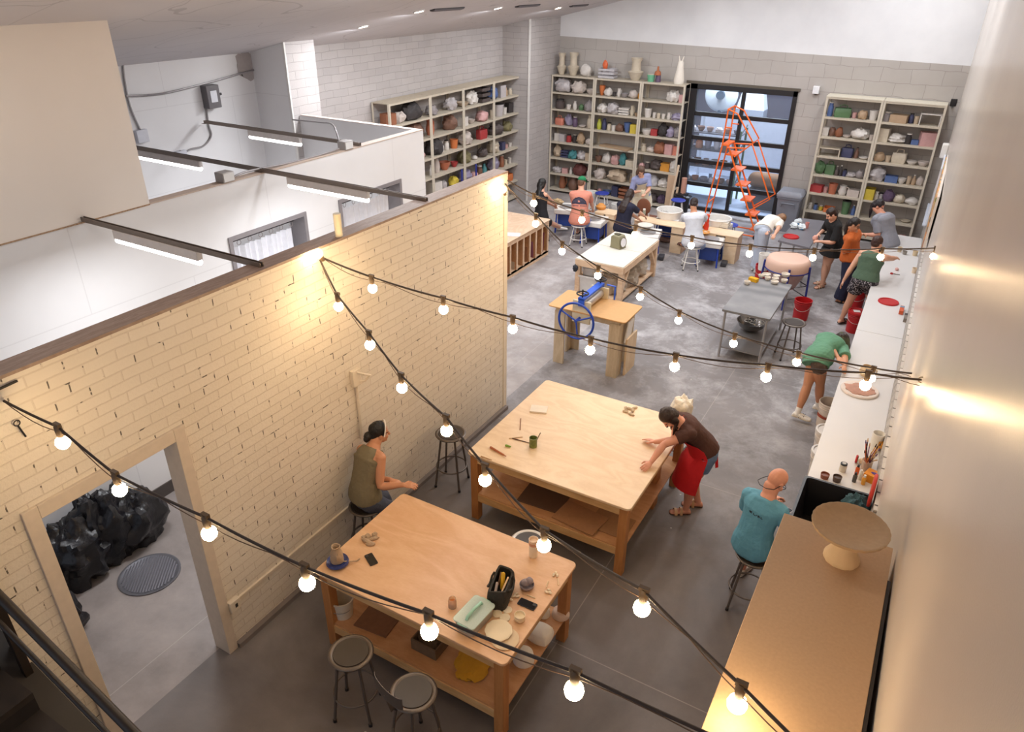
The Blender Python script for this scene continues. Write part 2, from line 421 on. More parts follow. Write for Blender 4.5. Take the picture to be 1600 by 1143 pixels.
# left wall of the hall, its two piers
b = MB(); b.span((-10.4, 9.3, 0), (-10.2, 18.79, 4.6)); struct(b.build('wall_left', LEFT_BRICK, smooth=0))
b = MB(); b.span((-10.4, -3, 0), (-10.2, 9.3, 4.6)); struct(b.build('wall_left_room', WHITE_WALL, smooth=0))
b = MB(); b.span((-10.2, 17.15, 0), (-9.42, 18.79, 4.6)); o = struct(b.build('wall_left_corner', JOG_BRICK, smooth=0))
o.data.materials.append(LEFT_BRICK)
for p in o.data.polygons:
    if abs(p.normal.x) > .5: p.material_index = 1
b = MB(); b.span((-10.2, 9.05, 0), (-9.42, 9.72, 4.6)); o = struct(b.build('wall_left_pier', WHITE_WALL, smooth=0))
o.data.materials.append(LEFT_BRICK)
for p in o.data.polygons:
    if abs(p.normal.x) > .5: p.material_index = 1
WTRIM = M('#dcd8d4', .5)
b = MB(); b.span((-9.45, 17.13, 0), (-9.405, 17.165, 4.5)); struct(b.build('trim_2', WTRIM, smooth=0))
b = MB(); b.span((-9.45, 9.035, 0), (-9.405, 9.065, 4.5)); struct(b.build('trim_3', WTRIM, smooth=0))
# ceiling: one slope rising to the right
def ceil_mat():
    m, N, L, bb = newmat('ceiling_paint'); tc = N.new('ShaderNodeTexCoord'); ob = tc.outputs['Object']
    br = N.new('ShaderNodeTexBrick'); br.inputs['Scale'].default_value = 1; br.inputs['Brick Width'].default_value = 2.44; br.inputs['Row Height'].default_value = 1.22
    br.inputs['Mortar Size'].default_value = .006; L.new(ob, br.inputs['Vector'])
    n = noise_node(N, L, ob, 1.1, 4); c = mixc(N, L, n, '#cbc6c8', '#d6d1d3')
    cr = nmath(N, L, 'LESS_THAN', nmath(N, L, 'ABSOLUTE', nmath(N, L, 'SUBTRACT', noise_node(N, L, ob, .7, 2, .4, .3), .5)), .0035)
    c = mixc(N, L, nmath(N, L, 'MULTIPLY', nmath(N, L, 'MAXIMUM', cr, br.outputs['Fac']), .3), c, '#7f797c')
    L.new(c, bb.inputs['Base Color']); bb.inputs['Roughness'].default_value = .8; return m
b = MB(); x0, x1 = -10.4, .6
b.add([(x, y, ceil_z(x)+h) for h in (0, .12) for (x, y) in ((x0, -3), (x1, -3), (x1, 18.99), (x0, 18.99))], [(3, 2, 1, 0), (4, 5, 6, 7), (0, 1, 5, 4), (1, 2, 6, 5), (2, 3, 7, 6), (3, 0, 4, 7)])
struct(b.build('ceiling', ceil_mat(), smooth=0))
# white inner room: front wall with two door openings, end wall, upper wall to the ceiling
b = MB(); xw0, xw1 = -7.07, -6.95
for y0, y1, z0, z1 in ((-3, 5.42, 0, 3.34), (6.68, 7.3, 0, 3.34), (8.68, 9.3, 0, 3.34), (5.42, 6.68, 2.73, 3.34), (7.3, 8.68, 2.73, 3.34)):
    b.span((xw0, y0, z0), (xw1, y1, z1))
struct(b.build('wall_inner_front', WHITE_WALL, smooth=0))
b = MB(); b.span((-9.42, 9.2, 0), (-7.07, 9.3, 3.34)); struct(b.build('wall_inner_end', WHITE_WALL, smooth=0))
b = MB(); b.add([(xw0, -3, 3.345), (xw1, -3, 3.345), (xw1, 4.55, 3.345), (xw0, 4.55, 3.345)]+[(x, y, ceil_z(x)) for (x, y) in ((xw0, -3), (xw1, -3), (xw1, 4.55), (xw0, 4.55))],
    [(3, 2, 1, 0), (4, 5, 6, 7), (0, 1, 5, 4), (1, 2, 6, 5), (2, 3, 7, 6), (3, 0, 4, 7)])
struct(b.build('wall_inner_upper', BEIGE_WALL, smooth=0))
RAW = wood_mat('raw_edge_wood', '#8f6f55', '#a98a6c', '#b99b7e')
b = MB(); b.span((-7.075, 4.55, 3.34), (-6.945, 9.3, 3.352)); struct(b.build('trim_4', M('#c2aea0', .6), smooth=0))
b = MB(); b.span((-9.4, 9.2, 3.34), (-7.075, 9.3, 3.352)); struct(b.build('trim_5', M('#cbbbb2', .6), smooth=0))
b = MB(); b.span((-6.952, -3, 3.335), (-6.944, 4.55, 3.348)); struct(b.build('trim_6', RAW, smooth=0))
b = MB(); b.span((-6.95, -3, 0), (-6.935, 5.42, .16)); struct(b.build('baseboard_inner', M('#4b4340', .6), smooth=0))
STEEL_GREY = M('#8b8587', .5, .2)
for n, (y0, y1) in enumerate(((5.42, 6.68), (7.3, 8.68))):
    b = MB(); b.span((-7.2, y0, 2.68), (-6.93, y1, 2.73)); b.span((-7.2, y0, 0), (-6.93, y0+.05, 2.68)); b.span((-7.2, y1-.05, 0), (-6.93, y1, 2.68))
    struct(b.build('door_%d' % (n+2), STEEL_GREY, smooth=0), 'grey steel door frame in the white inner wall')
    t = thing('door_curtain', ['white curtain hanging in the grey doorway nearer the stairs', 'white curtain hanging in the grey doorway nearer the left shelves'][n], 'curtain', (-7.12, (y0+y1)/2, 0))
    c = MB(); W = y1-y0-.12; pts = []
    k = 60
    front = [(.02*sin(i*1.3)+.012*sin(i*.47), -W/2+W*i/k*.94) for i in range(k+1)]
    c.prism(front+[(x-.006, y) for x, y in front[::-1]], .1, 2.52); c.build('cloth', M('#e9e9f0', .8, bump=.1), t)
    c = MB(); c.tube([(-.01, -W/2, 2.6), (-.01, W/2, 2.6)], .014); c.build('rail', M('#2c2627', .4), t)
    for i in range(7):
        c = MB(); c.torus((-.01, -W/2+.06+i*W/6.6, 2.56), .03, .004, 12, 5, 'X'); c.build('hook', M('#9a8f8c', .4), t)
# brick partition with the doorway
b = MB(); px0, px1 = -4.673, -4.503
b.span((px0, 1.29, 0), (px1, 1.66, 3.34)); b.span((px0, 2.71, 0), (px1, 7.66, 3.34)); b.span((px0, 1.66, 2.345), (px1, 2.71, 3.34))
struct(b.build('wall_partition', PART_BRICK, smooth=0))
CREAM = M('#e0d3c0', .55)
b = MB(); b.span((-4.69, 1.27, 3.34), (-4.497, 7.69, 3.362)); struct(b.build('trim_7', wood_mat('cap_board', '#8a7468', '#9b8578', '#a8948a', (9, 1, 1)), smooth=0), 'weathered board capping the brick partition')
b = MB(); b.span((-4.69, 7.66, 0), (-4.497, 7.69, 3.34)); b.span((-4.512, 7.60, 0), (-4.495, 7.66, 3.34)); struct(b.build('trim_8', CREAM, smooth=0))
b = MB()
for (y0, y1, z0, z1) in ((1.575, 1.675, 0, 2.44), (2.70, 2.795, 0, 2.44), (1.675, 2.70, 2.335, 2.44)): b.span((-4.505, y0, z0), (-4.478, y1, z1))
b.span((px0, 1.66, 0), (px1, 1.675, 2.335)); b.span((px0, 2.70, 0), (px1, 2.71, 2.335)); b.span((px0, 1.675, 2.33), (px1, 2.7, 2.345))
struct(b.build('trim_9', M('#d2c4b4', .55), smooth=0, bev=.004), 'cream casing round the doorway in the brick partition')
b = MB(); b.span((-4.503, 2.8, 0), (-4.45, 7.66, .05)); struct(b.build('baseboard_left', M('#7d7471', .8, var=.2, scale=8), smooth=0))
# glazed sectional door
BLACKF = M('#1b191c', .4)
b = MB(); dx0, dx1, dz = -5.85, -3.2, 3.1
b.span((dx0, 18.74, 0), (dx0+.28, 18.9, dz)); b.span((dx1-.1, 18.74, 0), (dx1, 18.9, dz)); b.span((dx0, 18.74, dz-.12), (dx1, 18.9, dz))
b.span((dx0+.28, 18.78, 0), (dx1-.1, 18.86, .09))
xm = (dx0+.28+dx1-.1)/2
for i in range(1, 5): b.span((dx0+.28, 18.78, .09+i*.578-.05), (dx1-.1, 18.86, .09+i*.578+.05))
b.span((xm-.045, 18.785, .09), (xm+.045, 18.855, dz-.12))
d1 = struct(b.build('door_1', BLACKF, smooth=0, bev=.004), 'black framed glass sectional door in the block wall')
b = MB()
for i in range(5):
    for x in ((dx0+.28, xm), (xm, dx1-.1)): b.span((x[0], 18.815, .09+i*.578), (x[1], 18.825, .09+(i+1)*.578))
gl = glass('#f2f6fc', .03, .05, 'door_glass')
b.build('door_glass', gl, d1)
b = MB(); b.span((dx0-.02, 18.76, dz), (dx1+.04, 18.8, dz+.06)); struct(b.build('trim_10', M('#5b5348', .5), smooth=0))
# yard beyond the door
b = MB(); b.span((-9.5, 24.8, 0), (.6, 25, 5)); b.span((-9.5, 19, 0), (-9.3, 24.8, 5)); b.span((.4, 19, 0), (.6, 24.8, 5)); struct(b.build('wall_yard', M('#4d4a55', .8, var=.2, scale=3), smooth=0))
# ---------------------------------------------------------------- ceiling fixtures
LAMP = emit('#fff4e2', 30, 'lamp_disc')
tilt = math.atan(.24)
for i, (x, y) in enumerate(DOWN_SEEN):
    nm = ['nearest the back corner of the white room', 'nearest the left wall', 'between the two black ceiling vents', 'nearest the back wall'][i]
    t = thing('ceiling_light', 'round white recessed ceiling light '+nm, 'ceiling light', (x, y, ceil_z(x)-.012), 0, 'recessed ceiling lights'); t.rotation_euler.y = -tilt
    c = MB(); c.lathe([(.075, .01), (.095, .01), (.095, -.006), (.075, -.006)], 24); c.build('trim_ring', M('#d8d4d2', .5), t)
    c = MB(); c.lathe([(0, .004), (.075, .004), (.075, -.001), (0, -.001)], 24); c.build('diffuser', LAMP, t)
for i, (x, y) in enumerate([(-7.38, 10.69), (-7.55, 13.64), (-7.96, 16.79)]):
    t = thing('ceiling_vent', 'dark slotted ceiling vent '+['nearest the white room', 'in the middle of the row', 'nearest the back wall'][i], 'vent', (x, y, ceil_z(x)-.02), 0, 'ceiling vents'); t.rotation_euler.y = -tilt
    c = MB(); c.span((-.05, -.42, 0), (.05, .42, .02)); c.build('body', M('#3a3436', .6), t)
    c = MB()
    for k in (-.03, 0, .03): c.box((k, 0, -.004), (.006, .82, .014), ry=.5)
    c.build('slat', M('#6a6466', .5), t)
# struts that span the white room and the corridor, with their tube lights
STRUT = M('#7d7066', .45, .5); TUBE = emit('#ffffff', P_TUBE, 'tube_glow'); TUBEBODY = M('#d6ccc6', .5)
def strut(name, y, xa, xb, label):
    t = thing('steel_strut', label, 'strut', (0, y, 3.353), 0, 'steel struts over the white room')
    c = MB(); c.span((xa, -.02, 0), (xb, .02, .012)); c.span((xa, -.02, .012), (xb, -.012, .045)); c.span((xa, .012, .012), (xb, .02, .045)); c.build('channel', STRUT, t)
    c = MB(); c.span((xa-.02, -.05, -.001), (xa+.05, .05, .004)); c.build('foot', STRUT, t); return t
def tube_light(y, xa, xb, label):
    t = thing('tube_light', label, 'light', (0, y, 3.21), 0, 'tube lights under the struts')
    c = MB(); c.span((xa, -.03, .06), (xb, .03, .143)); c.build('housing', TUBEBODY, t, bev=.006)
    c = MB(); c.tube([(xa+.01, 0, .04), (xb-.01, 0, .04)], .028, 10); c.build('tube', TUBE, t, smooth=60)
strut('a', 3.83, -7.0, -4.55, 'steel strut from the beige upper wall to the brick partition')
strut('b', 6.1, -9.9, -4.55, 'long steel strut crossing the white room in the middle')
strut('c', 7.85, -10.1, -6.95, 'steel strut over the far end of the white room')
for z_, xs, xe in ((0, 0, 0),): pass
tube_light(3.83, at(175, 377, 3.25).x, at(320, 408, 3.25).x, 'lit tube light nearest the brick doorway')
tube_light(6.1, at(460, 287, 3.25).x, at(590, 308, 3.25).x, 'lit tube light above the two grey doorways')
tube_light(6.1, -9.4, at(318, 263, 3.25).x, 'lit tube light half hidden by the beige upper wall')
tube_light(7.85, at(392, 213, 3.25).x, at(490, 221, 3.25).x, 'lit tube light farthest back in the white room')
for x, y, e in ((-8.6, 5.2, 24), (-8.6, 7.4, 24), (-5.8, 3.6, 32), (-5.8, 6.1, 32)):
    area('tube_lamp', (x, y, 3.15), .5, e, COOL)
# small wood/cream block on the partition cap
p = at(535, 370, 3.362)
b = MB(); b.lathe([(0, 0), (.035, 0), (.035, .21), (0, .21)], 14)
tag(b.build('paper_tube', M('#e8dcc0', .6), loc=(-4.55, p.y, 3.362)), 'cream upright tube standing on top of the brick partition', 'tube')
# electrics on the far white wall
GREYBOX = M('#6e6a6c', .5, .3); CONDUIT = M('#9b9696', .45, .4)
def wall_pts(pp, x=-10.18): return [at(a, c, x=x) for a, c in pp]
def curve(name, pts, r, mat, label, cat, group=None, n=6):
    pts = [Vector(p) for p in pts]; out = []
    for i in range(len(pts)-1):
        p0, p1, p2, p3 = pts[max(i-1, 0)], pts[i], pts[i+1], pts[min(i+2, len(pts)-1)]
        for k in range(5):
            t = k/5; out.append(.5*((2*p1)+(p2-p0)*t+(2*p0-5*p1+4*p2-p3)*t*t+(3*p1-p0-3*p2+p3)*t**3))
    out.append(pts[-1])
    b = MB(); b.tube(out, r, n); return tag(b.build(name, mat, smooth=60), label, cat, group)
q = at(325, 150, x=-10.2)
t = thing('electrical_box', 'grey switch box high on the far white wall', 'electrical box', q)
b = MB(); b.span((0, -.12, -.17), (.14, .12, .17)); b.build('body', GREYBOX, t, bev=.008)
b = MB(); b.span((.14, -.06, -.08), (.144, .06, .09)); b.build('notice', M('#dcdce2', .6), t)
b = MB(); b.bar((.07, .12, 0), (.07, .2, .02), .03, .03); b.build('switch_lever', M('#39363a', .4), t)
curve('conduit', wall_pts([(197, 150), (255, 146), (330, 128), (404, 108), (414, 118), (416, 140), (417, 172)]), .016, CONDUIT, 'grey conduit running across the far white wall and down beside the pier', 'conduit')
curve('conduit', wall_pts([(192, 86), (194, 120), (203, 165), (220, 205)]), .014, CONDUIT, 'grey conduit dropping from the ceiling to the pale junction box', 'conduit')
curve('conduit', wall_pts([(322, 166), (326, 195), (330, 212), (318, 228), (298, 233), (286, 240)]), .014, CONDUIT, 'thin cable curling down from the grey switch box', 'cable')
for px, py, lab in ((219, 212, 'pale junction box beside the beige upper wall'), (281, 244, 'pale junction box below the grey switch box')):
    q = at(px, py, x=-10.2); t = thing('junction_box', lab, 'junction box', q, 0, 'junction boxes on the far white wall'); b = MB(); b.span((0, -.09, -.09), (.07, .09, .09)); b.build('body', M('#c9c9d0', .5), t, bev=.006)
    b = MB(); b.lathe([(0, 0), (.012, 0), (.012, .006), (0, .006)], 8, (.035, 0, .09)); b.build('screw', GREYBOX, t)
for px, py, lab in ((347, 281, 'metal junction box on the white wall top, nearer the beige wall'), (529, 230, 'metal junction box on the white wall top, nearer the shelves')):
    q = at(px, py, 3.36); t = thing('junction_box', lab, 'junction box', (-7.0, q.y, 3.353), 0, 'junction boxes on top of the white wall')
    b = MB(); b.span((-.07, -.08, 0), (.07, .08, .11)); b.build('body', M('#a8a29e', .4, .4), t, bev=.006); b = MB(); b.span((.07, -.07, .01), (.074, .07, .1)); b.build('cover_plate', M('#d8d6d4', .5), t)
q0, q1 = at(360, 278, 3.37), at(520, 233, 3.37)
curve('cable', [(-7.0, at(358, 277, 3.37).y, 3.37), (-6.99, 5.9, 3.40), (-7.02, 6.6, 3.36), (-7.0, 7.2, 3.365), (-7.0, at(522, 232, 3.37).y, 3.38)], .012, CONDUIT, 'grey cable lying along the top of the white inner wall', 'cable')
curve('cable', [at(457, 187, x=-9.3), at(500, 191, 3.4), at(520, 195, 3.55), (-7.05, at(533, 222, 3.45).y, 3.46)], .012, CONDUIT, 'grey conduit arching from the pier over the white end wall', 'conduit')
b = MB(); b.blob((0, 0, 0), (.012, .2, .22), 3, .3, 2.5, flat=False); tag(b.build('plaster_patch', M('#a8a09e', .9), loc=at(385, 102, x=-10.2)+Vector((.0, 0, 0))), 'bare grey plaster patch on the far white wall', 'plaster patch')
for i, (px, py) in enumerate(((207, 86), (337, 76))):
    q = at(px, py, x=-10.1); b = MB(); b.bar((0, 0, .06), (.12, .05, -.07), .022, .022)
    tag(b.build('steel_hanger', M('#4c4748', .4, .5), loc=q+Vector((-.06, 0, .06))), ['short dark steel hanger above the far white wall, nearer the beige wall', 'short dark steel hanger above the far white wall, nearer the plaster patch'][i], 'hanger', 'ceiling hangers')
# brick partition fittings
q = at(553, 588, x=-4.503)
t = thing('wall_bracket', 'painted metal bracket with pipe on the brick partition', 'wall bracket', q)
b = MB(); b.span((0, -.06, -.09), (.05, .05, .09)); b.build('plate', CREAM, t, bev=.006)
b = MB(); b.tube([(.05, 0, .06), (.12, .02, .05), (.14, .08, .02), (.10, .05, -.04), (.05, .02, -.05)], .012); b.build('hook', CREAM, t)
z1 = at(558, 690, x=-4.48).z
b = MB(); b.tube([(.02, .0, -.08), (.02, .0, z1-q.z)], .016); b.build('pipe', CREAM, t)
q2 = at(362, 943, x=-4.503); q3 = at(560, 800, x=-4.503)
t = thing('outlet_box', 'cream outlet box with surface raceway low on the brick partition', 'outlet', q2)
b = MB(); b.span((0, -.05, -.06), (.05, .06, .06)); b.build('body', CREAM, t, bev=.006)
b = MB(); b.span((.05, .0, -.02), (.053, .025, .02)); b.build('socket', M('#2f2a28', .5), t)
b = MB(); b.span((0, .06, .0), (.02, q3.y-q2.y, .025)); b.build('raceway', CREAM, t)
# back wall small fittings
for px, py, nm, lab, col, s in ((1276, 140, 'security_camera', 'small white camera box on the block wall right of the door', '#e6e6e8', .07), (1490, 160, 'outlet_cover', 'small black opening high on the block wall beside the right shelves', '#171316', .06)):
    q = at(px, py, y=18.79); t = thing(nm, lab, 'camera' if 'cam' in nm else 'outlet', q)
    b = MB(); b.span((-s, -.1 if 'cam' in nm else -.02, -s*1.2), (s, 0, s*1.2)); b.build('body', M(col, .5), t, bev=.01)
    b = MB(); b.lathe([(0, -.02), (s*.4, -.02), (s*.4, 0), (0, 0)], 10, (0, -.03, -s*1.2)); b.build('lens', M('#555', .3) if False else M('#555555', .3), t)
# corridor floor
p = at(234, 897)
t = thing('drain_cover', 'round ribbed steel drain cover on the corridor floor', 'drain cover', (p.x, p.y, 0))
b = MB(); b.lathe([(0, 0), (.30, 0), (.30, .012), (.275, .012), (.27, .008), (0, .008)], 40); b.build('rim', M('#77767c', .4, .6), t)
b = MB()
for i in range(-9, 10):
    h = sqrt(max(.262**2-(i*.027)**2, 0)); b.box((i*.027, 0, .011), (.012, 2*h, .006))
b.build('rib', M('#8d8c94', .4, .6), t); t.rotation_euler.z = .7
TRASH = M('#17161a', .28, var=.3, scale=6, bump=.6, bscale=14)
for i, (px, py, r, s) in enumerate(((206, 806, (.28, .30, .36), 1), (124, 868, (.28, .30, .38), 2), (112, 802, (.26, .26, .46), 5))):
    p = at(px, py+30); b = MB(); b.blob((0, 0, r[2]*.72), r, s, .35, 2.2, 40, 24, crumple=.30)
    tag(b.build('trash_bag', TRASH, loc=(max(p.x, -6.9+r[0]*1.15), p.y, 0)), ['black trash bag nearest the drain cover', 'black trash bag nearest the left door jamb', 'black trash bag against the corridor baseboard'][i], 'trash bag', 'black trash bags in the corridor')
p = at(137, 1010); b = MB(); b.blob((0, 0, .16), (.2, .22, .22), 9, .4, 2.4, 30, 18, crumple=.3)
tag(b.build('trash_bag', TRASH, loc=(p.x-.35, p.y-.05, 0)), 'small grey black sack just behind the left door jamb', 'trash bag')
# ================================================================== FURNITURE
PLY = wood_mat('birch_plywood', '#e0c29e', '#e8ccaa', '#edd5b6', (.8, 2.6, 1), 1.5, .42, 2.6)
PLY2 = wood_mat('worn_plywood', '#d3a67e', '#dbb18b', '#e3bd99', (.7, 2.2, 1), 1.3, .40, 2.2)
PINE = wood_mat('pine_post', '#a8703f', '#b57c49', '#c08a56', (5, 5, .6), 1.6, .55, 2.)
PINE2 = wood_mat('pine_rail', '#c49a69', '#d0a877', '#dab583', (.7, 5, 5), 1.5, .55, 2.)
SHELFW = wood_mat('dusty_shelf_board', '#b3835a', '#bf9068', '#c99c75', (.8, 3, 1), 1.4, .7, 2.)
MDF = M('#c4a482', .75, var=.10, scale=60)
PLASTER = M('#d8d2c6', .75, var=.05, scale=8)
PALEW = wood_mat('pale_pine', '#d2b090', '#dcbd9e', '#e5c9ad', (.7, 4, 4), 1.5, .6, 2.)
STEEL = M('#6b625b', .38, .65, var=.15, scale=9); DARKST = M('#6d6560', .42, .55); SEATPAD = M('#382f2a', .42, var=.12, scale=14)
GALV = M('#a9a7a8', .36, .45, var=.12, scale=5)
WHITEP = M('#e6e2dc', .4); WHITECLAY = M('#e2dace', .75, var=.05); BISQUE = M('#dcc8b4', .8, var=.07)
RED = M('#b3171c', .4, var=.08); BLACK = M('#17161a', .45); BLUE = M('#2447b0', .4); DKBLUE = M('#25307e', .45)
CLAY = M('#b39a80', .85, bump=.4, bscale=40); GREYCLAY = M('#8f8286', .8, bump=.3, bscale=30)
def rrect(x0, y0, x1, y1, r, n=5):
    out = []
    for cx, cy, a0 in ((x1-r, y1-r, 0), (x0+r, y1-r, 90), (x0+r, y0+r, 180), (x1-r, y0+r, 270)):
        for k in range(n+1):
            a = radians(a0+90*k/n); out.append((cx+r*cos(a), cy+r*sin(a)))
    return out
def work_table(label, x0, y0, x1, y1, z, shelf_z, top, r=.05, leg=.09):
    cx, cy = (x0+x1)/2, (y0+y1)/2; a, c = (x1-x0)/2, (y1-y0)/2
    t = thing('work_table', label, 'table', (cx, cy, 0), 0, 'plywood work tables')
    b = MB(); b.prism(rrect(-a, -c, a, c, r), z-.026, z); b.build('tabletop', top, t, bev=.004)
    ia, ic = a-.03, c-.03
    for sx in (-1, 1):
        for sy in (-1, 1):
            b = MB(); b.box((sx*(ia-leg/2), sy*(ic-leg/2), (z-.026)/2), (leg, leg, z-.026)); b.build('leg', PINE, t, bev=.004)
    for sy in (-1, 1):
        b = MB(); b.box((0, sy*(ic-.02), z-.026-.05), (2*(ia-leg), .038, .1)); b.build('apron', PINE2, t)
        b = MB(); b.box((0, sy*(ic-.02), shelf_z-.06), (2*(ia-leg), .038, .09)); b.build('shelf_rail', PINE2, t)
    for sx in (-1, 1):
        b = MB(); b.box((sx*(ia-.02), 0, z-.026-.05), (.038, 2*(ic-leg), .1)); b.build('apron', PINE2, t)
    b = MB(); b.box((0, 0, shelf_z-.006), (2*ia-.02, 2*ic-.02, .018)); b.build('lower_shelf', SHELFW, t)
    return t
AX0, AY0, AX1, AY1 = -3.815, 3.225, -1.884, 4.485
BX0, BY0, BX1, BY1 = -3.652, 5.391, -1.756, 7.255
work_table('plywood work table nearest the camera, with stools and clay tools', AX0, AY0, AX1, AY1, .909, .30, PLY2)
tb = work_table('square pale plywood work table where the red-aproned person leans', BX0, BY0, BX1, BY1, .909, .37, PLY)
b = MB(); b.box((.78, .35, .42), (.09, .14, .84)); b.build('leg', PINE, tb, bev=.004)

def stool(loc, rz, label, h=.66, back=False, seatcol=SEATPAD, rim=STEEL, legm=DARKST, r=.175, group='round metal stools', spread=.215, ring=.22):
    t = thing('stool', label, 'stool', loc, rz, group)
    b = MB(); b.lathe([(0, h-.03), (r-.02, h-.03), (r, h-.022), (r+.008, h-.006), (r, h+.004), (r-.022, h+.004), (r-.03, h-.004), (0, h-.004)], 36); b.build('seat_pan', rim, t, smooth=60)
    b = MB(); b.lathe([(0, h-.004), (r-.032, h-.004), (r-.034, h+.003), (r*.5, h+.001), (0, h)], 32); b.build('seat_pad', seatcol, t, smooth=60)
    for k in range(4):
        a = pi/4+k*pi/2; top = Vector((.12*cos(a), .12*sin(a), h-.02)); bot = Vector((spread*cos(a), spread*sin(a), .012))
        b = MB(); b.tube([top, top.lerp(bot, .5), bot], .0125, 10); b.build('leg', legm, t, smooth=60)
        b = MB(); b.lathe([(0, 0), (.017, 0), (.017, .025), (0, .025)], 10, (bot.x, bot.y, 0)); b.build('foot_cap', BLACK, t)
    zz = h*.36; k = (h-.02-zz)/(h-.032); rr = .12+(spread-.12)*k
    b = MB(); b.torus((0, 0, zz), rr, .0095, 40, 8); b.build('foot_ring', legm, t, smooth=60)
    if back:
        b = MB(); b.bar((0, -.12, h-.03), (0, -.19, h-.03), .05, .006); b.bar((0, -.19, h-.03), (0, -.235, h+.20), .05, .006); b.build('back_strap', legm, t)
        pts = [(.15*sin(a)*1.15, -.245+.035*(cos(a)-.2)*-1 if False else -.25+.05*(1-cos(a))) for a in [radians(x) for x in range(-75, 76, 15)]]
        b = MB(); b.prism(pts+[(x, y-.006) for x, y in pts[::-1]], h+.15, h+.27); b.build('backrest', legm, t, bev=.002)
    return t
p = at(548, 1018, .68); stool((p.x, p.y, 0), .4, 'backless metal stool in front of the nearest work table', .68)
p = at(646, 1080, .66); stool((p.x, p.y, 0), -.26, 'metal stool with a small backrest in front of the nearest work table', .66, True)
p = at(704, 676, .72); stool((p.x, p.y, 0), .2, 'empty metal stool against the brick partition', .72)
SEAT_OLIVE = at(572, 786, .64); stool((SEAT_OLIVE.x, SEAT_OLIVE.y, 0), .3, 'metal stool under the person in the olive tank top', .62)
SEAT_BALD = at(1180, 866, .64); stool((SEAT_BALD.x, SEAT_BALD.y, 0), .15, 'metal stool under the bald person in the blue shirt', .64)
p = at(1241, 503, .62); stool((p.x, p.y, 0), .5, 'metal stool beside the steel table and red bucket', .62)
p = at(826, 846, .62); stool((p.x, p.y, 0), .1, 'pale rimmed stool tucked between the two plywood work tables', .62, rim=M('#d6d2cc', .35, .3))
p = at(1056, 650, .62); BAGP = p; stool((p.x, p.y, 0), .3, 'metal stool behind the person in the red apron', .62)

# --------------------------------------------------------------- things on the nearest table (top at .909)
TZ = .9095
def place(name, lab, cat, px, py, mats_parts, z=TZ, rz=0, group=None):
    p = at(px, py, z); t = thing(name, lab, cat, (p.x, p.y, z), rz, group)
    for n, m, fn in mats_parts:
        b = MB(); fn(b); b.build(n, m, t, smooth=50)
    return t
BLUEGL = brick_mat('glazed_rim', 'y', .05, .02, '#2c3a78', '#49558f', '#9aa3c4', .004, bump=.1, rough=.25)
place('clay_bottle', 'raw clay bottle with torn slab standing on the blue dish', 'pottery', 528, 880, [
    ('body', CLAY, lambda b: b.lathe([(0, .035), (.055, .035), (.058, .06), (.052, .12), (.036, .17), (.033, .185), (.040, .20), (.034, .202), (.026, .19), (.026, .05), (0, .05)], 26, wob=lambda u, z: 1+.05*sin(2*pi*u*3+z*30))),
    ('slab', CLAY, lambda b: b.blob((.035, -.02, .10), (.022, .03, .055), 4, .3, 3, flat=False)),
    ('coil', CLAY, lambda b: b.tube([(.05, 0, .05), (.09, .06, .02), (.13, .10, .012), (.14, .13, .02)], .006))])
place('blue_dish', 'round blue and white glazed dish under the clay bottle', 'dish', 528, 880, [
    ('body', M('#39447c', .25, var=.6, scale=30), lambda b: b.lathe([(0, .012), (.05, .0), (.085, .004), (.10, .022), (.093, .042), (.08, .036), (.065, .03), (0, .03)], 32))])
for i, (dx, dy, s) in enumerate(((0, 0, (.05, .022, .016)), (.03, .05, (.055, .02, .016)), (-.03, .05, (.03, .025, .02)), (-.05, .02, (.03, .018, .014)), (.055, -.01, (.04, .024, .015)), (.01, .10, (.028, .022, .02)))):
    p = at(573, 846, TZ); b = MB(); b.blob((0, 0, s[2]*.72), s, i+3, .35, 2.5, 16, 9, crumple=.2)
    tag(b.build('clay_scrap', CLAY, loc=(p.x+dx, p.y+dy, TZ), rz=i*.9), 'lump of torn raw clay in the pile beside the blue dish', 'clay scrap', 'clay scraps by the blue dish')
def phone(lab, px, py, rz, z=TZ, s=1, body='#1c1b20'):
    p = at(px, py, z); t = thing('phone', lab, 'phone', (p.x, p.y, z), rz, 'phones')
    b = MB(); b.prism(rrect(-.037*s, -.075*s, .037*s, .075*s, .011), 0, .009); b.build('body', M(body, .45), t, bev=.002)
    b = MB(); b.prism(rrect(-.033*s, -.071*s, .033*s, .071*s, .009), .009, .0096); b.build('screen', M('#0c0c10', .12), t)
    b = MB(); b.prism(rrect(-.03*s, .04*s, -.005*s, .068*s, .006), .0096, .0115); b.build('camera_bump', M('#2b2a30', .3), t); return t
phone('black phone lying beside the clay scraps', 580, 874, 1.08)
phone('black phone lying beside the black tool bag', 824, 944, -1.55, s=1.05)
# tool bag
p = at(783, 930, TZ); BAGF = M('#2b2823', .75, bump=.5, bscale=60, var=.2)
t = thing('tool_bag', 'open black fabric tool bag full of clay tools', 'bag', (p.x, p.y, TZ), 1.83)
b = MB(); n = 24
def rr_ring(a, c, z, wob=0):
    out = []
    for i in range(n):
        th = 2*pi*i/n; e = .38; x = a*math.copysign(abs(cos(th))**e, cos(th)); y = c*math.copysign(abs(sin(th))**e, sin(th))
        out.append(Vector((x*(1+wob*sin(3*th)), y*(1+wob*cos(2*th)), z+wob*.3*sin(2*th+1))))
    return out
b.loft([rr_ring(.165, .085, 0), rr_ring(.17, .09, .06), rr_ring(.165, .085, .15, .03), rr_ring(.15, .075, .175, .05), rr_ring(.135, .06, .17, .05), rr_ring(.14, .065, .10, .02), rr_ring(.14, .065, .02)], cap=True)
b.build('body', BAGF, t, smooth=60)
